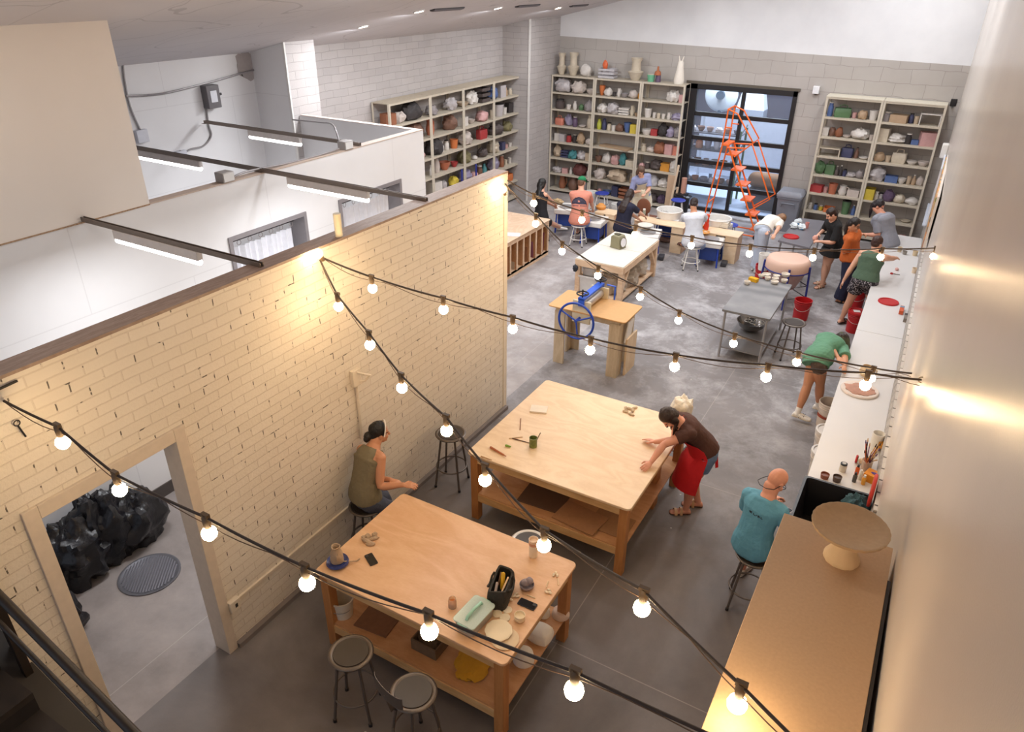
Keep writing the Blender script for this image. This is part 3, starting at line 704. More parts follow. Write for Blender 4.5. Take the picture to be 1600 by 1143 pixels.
for sy in (-1, 1):
    b = MB(); b.tube([(-.09, sy*.080, .17), (-.07, sy*.094, .15), (0, sy*.098, .11), (.06, sy*.096, .14), (.08, sy*.080, .17)], [.010]*5, 8); b.build('handle', BAGF, t, smooth=60)
def toolset(lst):
    for nm, m, a, c, r in lst:
        b = MB(); b.tube([a, c], r, 10); o = b.build(nm, m, None, smooth=60); yield o
bx = (p.x, p.y)
def in_bag(v):
    R = Matrix.Rotation(1.83, 3, 'Z'); return Vector((p.x, p.y, TZ)) + R @ Vector(v)
for nm, lab, col, a, c, r in (('sponge_tool', 'yellow sponge tool sticking out of the black tool bag', '#d9a81e', (.0, -.01, .09), (.06, .0, .185), .018), ('wooden_rib', 'pale wooden tool lying in the black tool bag', '#d6b48c', (-.08, -.03, .13), (.05, -.045, .165), .008), ('needle_tool', 'grey brush lying in the front of the black tool bag', '#9c8d86', (-.11, .02, .12), (-.02, .03, .15), .012), ('loop_tool', 'brown handled loop tool in the black tool bag', '#7c5a40', (.02, .03, .10), (.10, .03, .155), .007)):
    b = MB(); b.capsule([in_bag(a), in_bag(c)], [r, r], 10); tag(b.build(nm, M(col, .6), smooth=60), lab, 'clay tool', 'tools in the tool bag')
# mint lidded tub
p = at(741, 957, TZ+.1); MINT = M('#9fd0bd', .4)
t = thing('storage_tub', 'clear plastic tub with a mint handle and latches on its lid', 'storage box', (p.x, p.y, TZ), 1.5)
b = MB(); b.loft([[Vector((x, y, z)) for x, y in rrect(-a, -c, a, c, .03)] for a, c, z in ((.14, .085, 0), (.15, .095, .1))]); b.build('body', glass('#d8d2cc', .2, .55, 'frosted_tub'), t)
b = MB(); b.prism(rrect(-.158, -.104, .158, .104, .03), .1, .114); b.build('lid', glass('#dff0e8', .2, .6, 'frosted_lid'), t, bev=.003)
b = MB(); b.tube([(-.1, 0, .112), (-.09, 0, .135), (0, 0, .145), (.09, 0, .135), (.1, 0, .112)], .013, 8); b.build('handle', MINT, t, smooth=60)
for s in (-1, 1):
    b = MB(); b.box((s*.161, 0, .085), (.012, .09, .05)); b.build('latch', MINT, t, bev=.004)
for i in range(7):
    b = MB(); b.blob((0, 0, 0), (.026, .02, .016), i, .3, 2.4, 12, 7, flat=False); R = Matrix.Rotation(1.5, 3, 'Z')
    q = Vector((p.x, p.y, TZ+.03)) + R @ Vector((-.1+.033*i, .03*sin(i*2.1), 0))
    tag(b.build('clay_tool_head', M(['#b8a190', '#8f7464', '#cbbba9'][i % 3], .7), loc=q), 'small lump inside the mint lidded tub', 'clay lump', 'lumps in the mint tub')
place('jar', 'small glass jar of orange brown slip beside the mint tub', 'jar', 707, 947, [
    ('slip', M('#b9702c', .4), lambda b: b.lathe([(0, .004), (.033, .004), (.034, .05), (0, .05)], 20)),
    ('glass', glass('#f3e7d8', .05, .3, 'jar_glass'), lambda b: b.lathe([(0, 0), (.035, 0), (.036, .065), (.031, .078), (.031, .09), (.028, .09), (.028, .078), (.034, .06), (.034, .003), (0, .003)], 24))])
place('tumbler', 'tall cream travel tumbler with a pink sleeve', 'cup', 833, 868, [
    ('body', M('#eadfce', .35), lambda b: b.lathe([(0, 0), (.036, 0), (.038, .01), (.04, .135), (0, .135)], 28)),
    ('sleeve', M('#cf9a80', .6), lambda b: b.lathe([(0, .135), (.041, .135), (.043, .165), (0, .165)], 28)),
    ('rim_cup', M('#e6cdb4', .5), lambda b: b.lathe([(0, .165), (.041, .165), (.044, .195), (.039, .196), (.035, .172), (0, .172)], 28))])
place('clay_bowl', 'grey clay bowl holding two lumps of clay', 'bowl', 823, 918, [
    ('body', GREYCLAY, lambda b: b.lathe([(0, 0), (.035, 0), (.058, .02), (.064, .045), (.059, .046), (.05, .02), (0, .012)], 26))])
for dx, dy, lab, s in ((-.012, -.012, 'smooth grey clay ball in the bowl, nearer the phone', 1), (.012, .022, 'smooth grey clay ball in the bowl, farther from the phone', 2)):
    p = at(823, 918, TZ); b = MB(); b.blob((0, 0, .052+.008*s), (.036, .034, .03), s, .12, 1.5, 20, 12, flat=False); tag(b.build('clay_ball', GREYCLAY, loc=(p.x+dx, p.y+dy, TZ)), lab, 'clay', 'clay balls in the grey bowl')
for i, (px, py, k) in enumerate(((795, 936, 0), (806, 931, 0), (868, 898, 0), (857, 925, 0))):
    p = at(px, py, TZ); b = MB()
    for a in range(3): b.blob((.018*cos(a*2.1+i), .018*sin(a*2.1+i), .009), (.02, .011, .010), a+i, .3, 2.5, 12, 7)
    tag(b.build('clay_star', M('#e6d3b6', .8), loc=(p.x, p.y, TZ), rz=i), ['pale three pronged clay piece touching the black tool bag', 'pale three pronged clay piece between tool bag and grey bowl', 'pale three pronged clay piece nearest the table corner', 'pale three pronged clay piece above the white shelf pot'][i], 'clay piece', 'pronged clay pieces')
for px, py, r, lab in ((855, 913, .3, 'thin pale clay stick beside the grey clay bowl'), (872, 909, .5, 'thin pale clay stick near the table edge'), (830, 932, 1.6, 'pale clay sliver beside the black phone')):
    p = at(px, py, TZ); b = MB(); b.capsule([(0, -.035, .005), (0, .035, .005)], [.005, .005], 8); tag(b.build('clay_stick', M('#e0c8a4', .8), loc=(p.x, p.y, TZ), rz=r), lab, 'clay stick', 'clay sticks')
DISCM = M('#e7d6b8', .8, var=.04)
for px, py, rx, lab in ((777, 959, .040, 'flat cream clay disc touching the tool bag corner'), (793, 953, .038, 'flat cream clay disc nearest the black phone'), (789, 965, .043, 'flat cream clay disc between the cup stack and plate')):
    p = at(px, py, TZ); b = MB(); b.lathe([(0, 0), (rx, 0), (rx+.001, .006), (rx-.003, .010), (0, .008)], 24); tag(b.build('clay_disc', DISCM, loc=(p.x, p.y, TZ)), lab, 'clay disc', 'cream clay discs')
for k, lab in ((0, 'lower cream clay cup of the stacked pair'), (1, 'upper cream clay cup of the stacked pair')):
    p = at(812, 968, TZ); b = MB(); b.lathe([(0, 0), (.035, 0), (.043, .012), (.045, .034), (.041, .035), (.038, .014), (0, .008)], 26); tag(b.build('clay_cup', DISCM, loc=(p.x, p.y, TZ+k*.026)), lab, 'cup', 'stacked cream cups')
sc = lambda u, z: 1+.045*abs(sin(pi*11*u))
place('scalloped_plate', 'cream plate with a scalloped edge lying on another plate', 'plate', 779, 988, [('body', DISCM, lambda b: b.lathe([(0, .012), (.05, .012), (.095, .022), (.106, .03), (.10, .034), (.05, .022), (0, .02)], 88, wob=sc))])
place('clay_plate', 'flat cream clay plate underneath the scalloped plate', 'plate', 789, 998, [('body', M('#d9c2a2', .8), lambda b: b.lathe([(0, 0), (.105, 0), (.112, .008), (.105, .012), (0, .01)], 44))])
# lower shelf of the nearest table
SZ = .3035
place('bucket', 'cream bucket on the lower shelf behind the left table leg', 'bucket', 537, 958, [('body', M('#d8cfc0', .5), lambda b: b.lathe([(0, 0), (.085, 0), (.105, .19), (.112, .19), (.112, .205), (.10, .205), (.082, .01), (0, .01)], 26)), ('bail', M('#9a948c', .4, .5), lambda b: b.tube([(.108*cos(a), .10*sin(a)-.02, .12-.05*sin(a)*0) for a in [radians(x) for x in range(180, 361, 20)]], .003))], z=SZ)
place('fibre_board', 'dark rough board lying on the lower shelf by the bucket', 'board', 592, 968, [('sheet', M('#7c563c', .9, var=.2, scale=30), lambda b: b.box((0, 0, .006), (.34, .30, .012)))], z=SZ, rz=.1)
place('wooden_crate', 'small dark crate with clutter on the lower shelf', 'crate', 672, 1010, [('body', M('#6b5844', .8, var=.25), lambda b: (b.box((0, 0, .008), (.26, .18, .016)), b.box((0, -.09, .06), (.26, .012, .12)), b.box((0, .09, .06), (.26, .012, .12)), b.box((-.125, 0, .06), (.012, .17, .12)), b.box((.125, 0, .06), (.012, .17, .12)))), ('jumble', M('#57493a', .8, var=.5, scale=25), lambda b: b.blob((0, 0, .06), (.11, .07, .045), 3, .4, 3, crumple=.3))], z=SZ, rz=.0)
place('yellow_sponge_cloth', 'rumpled yellow cloth on the lower shelf near the front leg', 'cloth', 738, 1040, [('cloth', M('#c99626', .9, bump=.5, bscale=30), lambda b: b.blob((0, 0, .02), (.14, .16, .03), 6, .4, 2.5, 30, 14, crumple=.3))], z=SZ)
for px, py, r, h, lab in ((845, 993, .095, .085, 'white upturned square pot on the lower shelf, middle of three'), (876, 960, .075, .06, 'pinkish upturned pot on the lower shelf, farthest of three'), (818, 1030, .085, .10, 'white upturned pot on the lower shelf, nearest of three'), (850, 960, .05, .09, 'small white cup on the lower shelf behind the pots')):
    place('upturned_pot', lab, 'pot', px, py, [('body', M('#e4ddd3' if 'white' in lab else '#d8bfae', .7, var=.05), lambda b, r=r, h=h: b.lathe([(0, 0), (r*1.1, 0), (r*1.1, h*.2), (r*.95, h*.85), (r*.8, h), (0, h)], 4*8, wob=(lambda u, z: 1/(max(abs(cos(2*pi*u)), abs(sin(2*pi*u)))**.5)) if 'square' in lab else None))], z=SZ, group='upturned pots on the lower shelf')
# --------------------------------------------------------------- things on the square table
place('plaster_tile', 'pale square plaster tile near the far edge of the square table', 'tile', 842, 640, [('slab', M('#eadfd0', .7), lambda b: b.box((0, 0, .009), (.2, .15, .018)))], rz=.35)
place('tool_cup', 'patterned green and gold tin cup holding a tool', 'cup', 833, 697, [('body', M('#6f7a3c', .4, var=.7, scale=45), lambda b: b.lathe([(0, 0), (.043, 0), (.043, .11), (.046, .115), (.041, .115), (.039, .01), (0, .01)], 26)), ('brush_handle', M('#8d7a60', .6), lambda b: b.tube([(.01, 0, .02), (.06, .05, .17)], .006))])
for px, py, a, ln, col, nm, lab in ((813, 664, 2.05, .20, '#8d5a34', 'fettling_knife', 'wooden handled knife lying near the plaster tile'), (806, 684, .75, .15, '#d8bd98', 'wooden_skewer', 'thin pale wooden tool lying left of the pencil'), (815, 689, .1, .22, '#5f3a22', 'pencil_tool', 'dark pencil like tool beside the tin cup'), (777, 706, -.25, .20, '#b0673f', 'rolling_tool', 'terracotta coloured wooden tool near the table corner'), (794, 698, .1, .05, '#7ea33c', 'green_stub', 'small green stub near the terracotta tool'), (760, 716, .0, .13, '#caa070', 'wood_sliver', 'thin bent wood sliver on the table corner nearest the brick wall')):
    p = at(px, py, TZ); b = MB(); r = .013 if ln < .1 or 'rolling' in nm else .006
    b.capsule([(-ln/2, 0, r), (ln/2, .0, r)], [r, r*.7], 8)
    if nm in ('fettling_knife', 'rolling_tool'): b.box((ln*.42, 0, r), (ln*.5, .012, .004))
    tag(b.build(nm, M(col, .6), loc=(p.x, p.y, TZ), rz=a), lab, 'tool', 'tools on the square table')
for i in range(7):
    p = at(986+random.uniform(-10, 14), 644+random.uniform(-7, 6), TZ); b = MB(); b.blob((0, 0, .008), (.035, .018, .012), i+20, .5, 3, 14, 8, crumple=.4)
    tag(b.build('clay_crumb', M('#b8a184', .9, var=.3), loc=(p.x, p.y, TZ), rz=i), 'torn clay crumb in the little heap near the red-aproned person', 'clay crumb', 'clay crumbs on the square table')
# lower shelf boards of the square table
SZ2 = .3735
for px, py, w_, d_, rz, col, lab in ((850, 778, .5, .36, .15, '#5e4433', 'dark framed board lying on the shelf of the square table'), (905, 812, .5, .34, -.25, '#a77a56', 'brown fibre board overlapping the front of the shelf'), (955, 818, .42, .34, 0, '#9c7350', 'brown fibre board nearest the right leg of the square table')):
    p = at(px, py, SZ2); b = MB(); b.box((0, 0, .008), (w_, d_, .012)); tag(b.build('ware_board', M(col, .85, var=.15, scale=30), loc=(p.x, max(p.y, BY0+.22), SZ2+(.013 if 'overlap' in lab else 0)), rz=rz*.4), lab, 'board', 'boards under the square table')
p = at(1062, 655, 0)
place('plastic_bag', 'white plastic bag bundle behind the person in the red apron', 'bag', 1064, 650, [('sack', M('#e8e0d2', .6, bump=.5), lambda b: b.blob((BAGP.x-at(1064, 650).x+.05, BAGP.y-at(1064, 650).y+.03, .625+.12), (.13, .12, .15), 8, .3, 2.2, 30, 18, crumple=.25))], z=0)

# --------------------------------------------------------------- long white counter
def counter_piece(label, y0, y1):
    t = thing('worktop', label, 'counter', (0, 0, 0), 0, 'white worktops along the right wall')
    b = MB(); e = .62
    vs = [(wall_x(y)-.03-(e if k else 0), y, z) for z in (.86, .9) for (y, k) in ((y0, 1), (y0, 0), (y1, 0), (y1, 1))]
    b.add(vs, [(3, 2, 1, 0), (4, 5, 6, 7), (0, 1, 5, 4), (1, 2, 6, 5), (2, 3, 7, 6), (3, 0, 4, 7)]); b.build('top', M('#d4d1cf', .35, var=.03, scale=3), t, bev=.004)
    b = MB()
    for y in (y0+.1, y1-.1):
        for dx in (.07, .55): b.box((wall_x(y)-.03-dx, y, .43), (.06, .06, .86))
    n = 0
    for y in (y0+.1, y1-.1):
        for dx in (.07, .55):
            q = MB(); q.box((wall_x(y)-.03-dx, y, .43), (.06, .06, .86)); q.build('leg', M('#b9a68c', .6), t)
    b = MB(); b.span((wall_x(y0)-.62, y0+.14, .76), (wall_x(y0)-.58, y1-.14, .86)); b.build('apron', M('#d9d2c6', .5), t)
    return t
counter_piece('white worktop section nearest the camera, with brushes and cups', 6.72, 10.95)
counter_piece('white worktop section farther back, under the reaching arm', 10.96, 16.15)
CZ = .9005
def cup(lab, px, py, r=.035, h=.07, col='#e2d6c6', z=CZ, inner=None, grp='cups on the white counter', nm='clay_cup'):
    ps = [('body', M(col, .6), lambda b: b.lathe([(0, 0), (r*.85, 0), (r, h), (r*.92, h), (r*.78, h*.12), (0, h*.12)], 20))]
    if inner: ps.append(('contents', M(inner, .4), lambda b: b.lathe([(0, h*.5), (r*.82, h*.5), (r*.84, h*.7), (0, h*.7)], 16)))
    return place(nm, lab, 'cup', px, py, ps, z, group=grp)
cup('beige clay cup nearest the far end of the counter', 1405, 393, .04, .09, '#cdbb9f'); cup('small grey cup beside the pointing hand', 1413, 397, .04, .06, '#8f887f'); cup('beige cup at the fingertips of the reaching arm', 1429, 399, .045, .09, '#d6c09c'); cup('pale beige cup between the reaching arm and the red lid', 1428, 426, .045, .09, '#e0cbb0')
place('scissors', 'pair of scissors lying on the white counter', 'scissors', 1396, 428, [('blades', STEEL, lambda b: (b.bar((0, 0, .004), (.1, .02, .004), .012, .004), b.bar((0, .01, .006), (.1, .0, .006), .012, .004))), ('handles', RED, lambda b: (b.torus((-.03, .02, .006), .02, .005, 14, 6), b.torus((-.03, -.015, .006), .02, .005, 14, 6)))], CZ)
place('clay_figure', 'small pink clay piece beside the scissors', 'clay piece', 1401, 422, [('body', M('#d9a8a0', .7), lambda b: b.blob((0, 0, .02), (.03, .04, .028), 3, .4, 3))], CZ)
def lid(lab, px, py, z, r=.155, col=RED):
    place('bucket_cover', lab, 'lid', px, py, [('disc', col, lambda b: b.lathe([(0, .012), (r-.03, .012), (r-.025, .02), (r-.006, .022), (r, .012), (r, 0), (r-.006, 0), (r-.008, .008), (0, .006)], 40)), ('rim', col, lambda b: b.torus((0, 0, .018), r-.015, .006, 40, 6))], z, group='red bucket lids')
lid('red bucket lid lying on the white counter', 1388, 472, CZ)
for px, py, col, c2, lab in ((1408, 487, '#c4552d', '#6f8fa8', 'slim orange and blue box standing on the counter'), (1415, 499, '#7a7068', '#2f2b2c', 'slim dark grey box on the counter beside the orange one')):
    place('glaze_box', lab, 'box', px, py, [('body', M(col, .5, var=.5, scale=30), lambda b: b.box((0, 0, .03), (.06, .24, .06))), ('label_band', M(c2, .5), lambda b: b.box((0, .07, .031), (.062, .06, .062)))], CZ, group='slim boxes on the counter')
place('plaster_bat', 'large round plaster bat dusted with pink clay', 'bat', 1343, 610, [('disc', M('#ddd0c6', .8), lambda b: b.lathe([(0, 0), (.22, 0), (.225, .012), (.215, .025), (0, .025)], 44)), ('clay_smear', M('#b98d7c', .9, var=.35, scale=14, bump=.6), lambda b: b.blob((.0, -.02, .026), (.165, .14, .012), 4, .3, 3, 36, 10, crumple=.3))], CZ)
place('clay_jug', 'tan clay jug at the far side of the plaster bat', 'jug', 1352, 586, [('body', M('#d7bd98', .7), lambda b: b.lathe([(0, 0), (.06, 0), (.085, .05), (.075, .11), (.06, .135), (.053, .135), (.065, .1), (.07, .05), (0, .02)], 24)), ('handle', M('#d7bd98', .7), lambda b: b.tube([(.07, 0, .11), (.12, 0, .1), (.115, 0, .05), (.078, 0, .03)], .01))], CZ)
# near end of the counter
place('brush_holder', 'tall white plastic jug with a printed label on the counter', 'container', 1367, 700, [('body', M('#e6e2da', .4), lambda b: b.lathe([(0, 0), (.055, 0), (.06, .02), (.065, .2), (.06, .2), (.052, .02), (0, .02)], 24)), ('label_print', M('#c98a2a', .5, var=.6, scale=30), lambda b: b.box((.045, -.045, .09), (.05, .05, .08)))], CZ)
p = at(1352, 733, CZ)
t = thing('brush_jar', 'glass jar crammed with paint brushes on the counter', 'jar', (p.x, p.y, CZ))
b = MB(); b.lathe([(0, 0), (.05, 0), (.055, .12), (.05, .12), (.046, .008), (0, .008)], 22); b.build('glass', glass('#efe6dc', .08, .35), t)
for i in range(16):
    a = i*2.4; r0 = .03*((i % 3)/3+.2); tip = Vector(((.05+.02*(i % 4))*cos(a), (.05+.02*(i % 4))*sin(a), .22+.02*(i % 5)))
    col = ['#8c2f2a', '#c2452e', '#3a2a4a', '#e0a348', '#5b3a2a', '#c9b69a', '#7a3f78', '#d8742f'][i % 8]
    b = MB(); b.tube([(r0*cos(a+2), r0*sin(a+2), .012), tip], .005, 6); b.build('brush', M(col, .5), t, smooth=60)
    b = MB(); b.capsule([tip, tip+(tip.normalized()*.03)], [.008, .004], 6); b.build('bristle', M(['#2c2426', '#6b4b78', '#c7a27a', '#4a3a32'][i % 4], .8), t)
place('paint_box', 'yellow orange paint box with a purple mark', 'box', 1366, 752, [('body', M('#e08f1c', .5), lambda b: b.box((0, 0, .045), (.2, .13, .09))), ('mark', M('#4a2a86', .5), lambda b: b.blob((0, 0, .09), (.05, .025, .004), 2, .5, 3))], CZ, rz=-.3)
for i, (px, py, col, lab) in enumerate(((1338, 740, '#d4602c', 'orange paint bottle left of the yellow paint box'), (1343, 748, '#e8e4da', 'white paint bottle touching the yellow paint box'), (1334, 752, '#57524e', 'dark paint bottle nearest the black bin'), (1348, 756, '#e4a13c', 'amber paint bottle nearest the teal cloth'))):
    place('paint_bottle', lab, 'bottle', px, py, [('body', M(col, .4), lambda b: b.lathe([(0, 0), (.02, 0), (.021, .075), (.012, .09), (0, .09)], 16)), ('cap', WHITEP if i % 2 else BLACK, lambda b: b.lathe([(0, .09), (.013, .09), (.011, .115), (0, .115)], 14))], CZ, group='paint bottles on the counter')
place('tape_roll', 'red and green roll of tape leaning by the brush jar', 'tape', 1337, 722, [('roll', RED, lambda b: b.torus((0, 0, .045), .035, .012, 24, 8, 'X')), ('core', M('#4d8a3a', .5), lambda b: b.torus((.008, 0, .045), .03, .008, 24, 8, 'X'))], CZ)
place('clay_scoop', 'beige wooden bowl scoop lying in front of the brush jar', 'scoop', 1347, 724, [('bowl', M('#d6b897', .7), lambda b: b.ell((0, 0, .03), (.045, .04, .03))), ('handle', M('#d6b897', .7), lambda b: b.tube([(.03, .0, .03), (.13, .06, .06)], .009))], CZ)
cup('terracotta brown cup beside the black bin', 1288, 746, .045, .05, '#8a4d35', inner='#6e3a28'); cup('dark grey brown cup beside the black bin', 1307, 751, .045, .06, '#5c4a42', inner='#4a3a34')
place('jar', 'white jar with a black lid standing by the dark cups', 'jar', 1316, 735, [('body', M('#d9d0c2', .4), lambda b: b.lathe([(0, 0), (.035, 0), (.036, .08), (0, .08)], 20)), ('lid', BLACK, lambda b: b.lathe([(0, .08), (.034, .08), (.034, .095), (.02, .097), (0, .094)], 20)), ('lid_top', M('#b8b4b0', .4), lambda b: b.lathe([(0, .095), (.02, .097), (.02, .1), (0, .1)], 16))], CZ)
# black bin with bits, between counter and tall cabinet
BA, BB = at(1252, 740, 1.035), at(1374, 772, 1.035); BINX = (BA.x+BB.x)/2; BINY = BA.y-.40
t = thing('black_bin', 'black plastic storage bin between the white counter and the brown cabinet', 'storage bin', (BINX, BINY, 0))
BP = M('#19181c', .35)
b = MB(); o1 = [(.30, .40), (.33, .44)]
def bx_ring(a, c, z): return [Vector((x, y, z)) for x, y in rrect(-a, -c, a, c, .04)]
b.loft([bx_ring(.27, .34, .60), bx_ring(.305, .385, 1.0), bx_ring(.325, .405, 1.0), bx_ring(.325, .405, 1.035), bx_ring(.30, .38, 1.035), bx_ring(.29, .37, 1.0), bx_ring(.255, .325, .62)]); b.build('tub', BP, t, smooth=40)
b = MB(); b.box((0, 0, .30), (.5, .62, .60)); b.build('plinth', M('#8a6a48', .7), t)
for lab, x, y, r, s in (('crumpled pale rag in the black bin', BINX-.17, BINY-.19, (.09, .06, .07), 3), ('cream clay lump in the black bin', BINX-.02, BINY-.24, (.08, .05, .05), 5)):
    b = MB(); b.blob((0, 0, 0), r, s, .3, 2.5, crumple=.3, flat=False); tag(b.build('rag' if 'rag' in lab else 'clay_lump', M('#c9bba6' if 'cream' in lab else '#a99a8c', .8), loc=(x, y, .80)), lab, 'scrap', 'scraps in the black bin')
b = MB(); b.blob((0, 0, 0), (.12, .13, .12), 7, .35, 2.4, 36, 20, crumple=.3, flat=False); tag(b.build('teal_cloth', M('#31525a', .85, bump=.5, bscale=40), loc=(BINX+.2, BINY+.14, 1.02)), 'dark teal cloth hanging over the corner of the black bin', 'cloth')
b = MB(); b.box((0, 0, .545), (.28, .03, 1.09)); tag(b.build('wood_offcut', M('#b98548', .6), loc=(BINX-.05, BINY-.50, 0)), 'orange brown wooden board standing between black bin and brown cabinet', 'board')
b = MB(); b.lathe([(0, 0), (.15, 0), (.16, .008), (.16, .022), (.15, .03), (0, .03)], 44)
o = b.build('red_disc', M('#c3372b', .5), loc=(wall_x(6.3)-.05, 6.35, 1.30)); o.rotation_euler = (0, radians(-90), 0); tag(o, 'big red disc leaning against the right wall', 'disc')
# tall cabinet with a brown board top, cake stand
t = thing('tall_cabinet', 'tall brown board topped cabinet along the right wall, nearest the camera', 'cabinet', (0, 0, 0))
b = MB(); b.span((-.255, .6, 0), (.30, 3.62, 2.72)); b.build('carcass', M('#b99a78', .7), t)
b = MB(); b.span((-.272, .58, 2.725), (.305, 3.668, 2.75)); b.build('top_board', MDF, t, bev=.003)
b = MB(); b.span((.306, .58, 2.70), (.322, 3.4, 2.742)); b.build('gap_shade', M('#2d2621', .6), t)  # shade of the gap beside the wall, put in as a dark strip
p = at(1314, 872, 2.75)
t = thing('cake_stand', 'large raw clay cake stand with scalloped rim on the brown cabinet top', 'cake stand', (p.x, p.y, 2.7505))
CS = M('#d8bd97', .75, var=.06)
b = MB(); s2 = lambda u, z: 1+.03*abs(sin(pi*12*u)); b.lathe([(0, 0), (.088, 0), (.091, .01), (.087, .024), (.068, .06), (.057, .11), (.054, .135), (.057, .16), (.07, .178), (.0, .178)], 72, wob=lambda u, z: s2(u, z) if z < .03 else 1); b.build('pedestal', CS, t, smooth=60)
b = MB(); b.lathe([(0, .173), (.08, .178), (.17, .198), (.187, .212), (.190, .228), (.183, .230), (.166, .216), (.08, .198), (0, .196)], 112, wob=lambda u, z: 1+.016*abs(sin(pi*26*u)) if z > .205 else 1); b.build('plate', M('#b99b78', .8, var=.12, scale=40), t, smooth=60)
b = MB(); b.torus((0, 0, .132), .058, .005, 40, 6); b.build('collar', M('#c9a57c', .8), t)

# --------------------------------------------------------------- buckets below the counter
def bucket(lab, x, y, col, rim=None, lidm=None, inner=None, r=.145, h=.37, band=None, paper=False):
    t = thing('bucket', lab, 'bucket', (x, y, 0), 0, 'five gallon buckets')
    b = MB()
    if lidm: b.lathe([(0, 0), (r*.88, 0), (r, h), (0, h)], 32)
    else: b.lathe([(0, 0), (r*.88, 0), (r, h), (r-.006, h), (r*.88-.006, .01), (0, .01)], 32)
    b.build('body', col, t)
    for k, zz in enumerate((h-.005, h-.045, h-.075)):
        b = MB(); b.torus((0, 0, zz), r+.004-.002*k, .006, 36, 6); b.build('rib', rim or col, t)
    if lidm:
        b = MB(); b.lathe([(0, h+.004), (r-.02, h+.004), (r-.012, h+.016), (r+.012, h+.014), (r+.014, h-.02), (r+.004, h-.02), (0, h-.002)], 36); b.build('lid', lidm, t)
    if inner:
        b = MB(); b.lathe([(0, h*.55), (r*.93, h*.55), (r*.95, h*.62), (0, h*.62)], 30); b.build('contents', inner, t)
    if band:
        b = MB(); a0, a1 = radians(200), radians(290); ring = [[Vector(((r*.95+e)*cos(a0+(a1-a0)*i/12), (r*.95+e)*sin(a0+(a1-a0)*i/12), z)) for i in range(13)] for e, z in ((.006, h*.42), (.008, h*.54), (.001, h*.54), (.001, h*.42))]
        b.loft(ring, cap=False, closed=True); b.build('stripe_label', band, t)
    if paper:
        b = MB(); b.box((-.02, .0, h+.008), (.11, .09, .003), rz=.3); b.build('paper_label', M('#efe9e4', .7), t)
    b = MB(); b.tube([(r*1.03*cos(a), r*1.03*sin(a)-.0, h*.78-.13*sin(a-pi) if False else h*.80+.10*sin(a)) for a in [radians(x) for x in range(180, 361, 15)]], .003); b.build('bail', M('#b8b4ae', .4, .5), t)
    return t
BW = M('#e2d6cb', .45); LIDW = M('#e0d8d0', .4)
p = at(1299, 628, .37); bucket('open white bucket of brown slip beneath the counter', p.x, p.y, BW, inner=M('#5a2f20', .3), band=M('#a4472e', .6))
p = at(1295, 672, .38); bucket('white bucket with a scribbled lid, beside the brown slip bucket', p.x, p.y, BW, lidm=LIDW)
p = at(1289, 705, .38); bucket('white lidded bucket nearest the seated bald person', p.x, p.y, BW, lidm=LIDW)
p = at(1256, 468, .37); bucket('open red bucket beside the metal stool and steel table', p.x, p.y, RED, inner=M('#8a4038', .6))
p = at(1341, 486, .38); bucket('lidded red bucket with a white paper label on top', p.x, p.y, RED, lidm=RED, paper=True)
p = at(1360, 487, .38); bucket('lidded red bucket half under the counter edge', p.x+.05, p.y, RED, lidm=RED)
p = at(1342, 452, .38); bucket('red bucket behind the knees of the person in patterned shorts', p.x, p.y, RED, lidm=RED)
# --------------------------------------------------------------- plaster topped table with scale
CC = [at(897, 402, .78), at(974, 417.5, .78), at(1032.7, 372, .78), at(960.5, 363, .78)]
cx0 = (CC[0].x+CC[3].x)/2; cx1 = (CC[1].x+CC[2].x)/2; cy0 = (CC[0].y+CC[1].y)/2; cy1 = (CC[2].y+CC[3].y)/2
ccx, ccy, ca, cb = (cx0+cx1)/2, (cy0+cy1)/2, (cx1-cx0)/2, (cy1-cy0)/2
t = thing('wedging_table', 'white plaster topped wedging table with a scale on it', 'table', (ccx, ccy, 0))
b = MB(); b.box((0, -cb/2-.004, .765), (2*ca-.01, cb-.012, .03)); b.build('plaster_slab', PLASTER, t, bev=.006)
b = MB(); b.box((0, cb/2, .765), (2*ca-.01, cb-.012, .03)); b.build('plaster_slab', PLASTER, t, bev=.006)
for s in (-1, 1):
    b = MB(); b.box((0, s*(cb-.01), .70), (2*ca, .04, .12)); b.build('frame_rail', PALEW, t)
    b = MB(); b.box((s*(ca-.01), 0, .70), (.04, 2*cb-.05, .12)); b.build('frame_rail', PALEW, t)
    for q in (-1, 1):
        b = MB(); b.box((s*(ca-.05), q*(cb-.05), .32), (.09, .09, .64)); b.build('leg', PALEW, t)
        b = MB(); b.bar((s*(ca-.05), q*(cb-.08), .3), (s*(ca-.05), q*(cb-.38), .66), .08, .04); b.build('brace', PALEW, t)
b = MB(); b.box((0, 0, .09), (2*ca-.06, 2*cb-.06, .03)); b.build('lower_shelf', PALEW, t)
p = at(965, 386, .78)
t = thing('scale', 'olive kitchen scale with a round white dial', 'scale', (p.x, p.y, .7805), -.25)
OL = M('#8c8568', .5)
b = MB(); prof = [(-.11, 0), (.11, 0), (.10, .02), (.085, .17), (.06, .21), (-.05, .215), (-.085, .19), (-.09, .02)]
b.loft([[Vector((x, y, z)) for x, z in prof] for y in (-.09, .09)]); b.build('body', OL, t, bev=.01); t.scale = (1.18,)*3
b = MB(); b.lathe([(0, 0), (.075, 0), (.08, .012), (0, .02)], 28); o = b.build('dial', M('#e6e4e8', .3), t); o.location = (.096, 0, .105); o.rotation_euler = (0, radians(82), 0)
b = MB(); b.torus((0, 0, .01), .08, .008, 28, 6); o = b.build('dial_ring', M('#6b6550', .4), t); o.location = (.096, 0, .105); o.rotation_euler = (0, radians(82), 0)
b = MB(); b.box((-.02, 0, .222), (.1, .07, .014)); b.build('platform_boss', M('#57523f', .5), t, bev=.004)
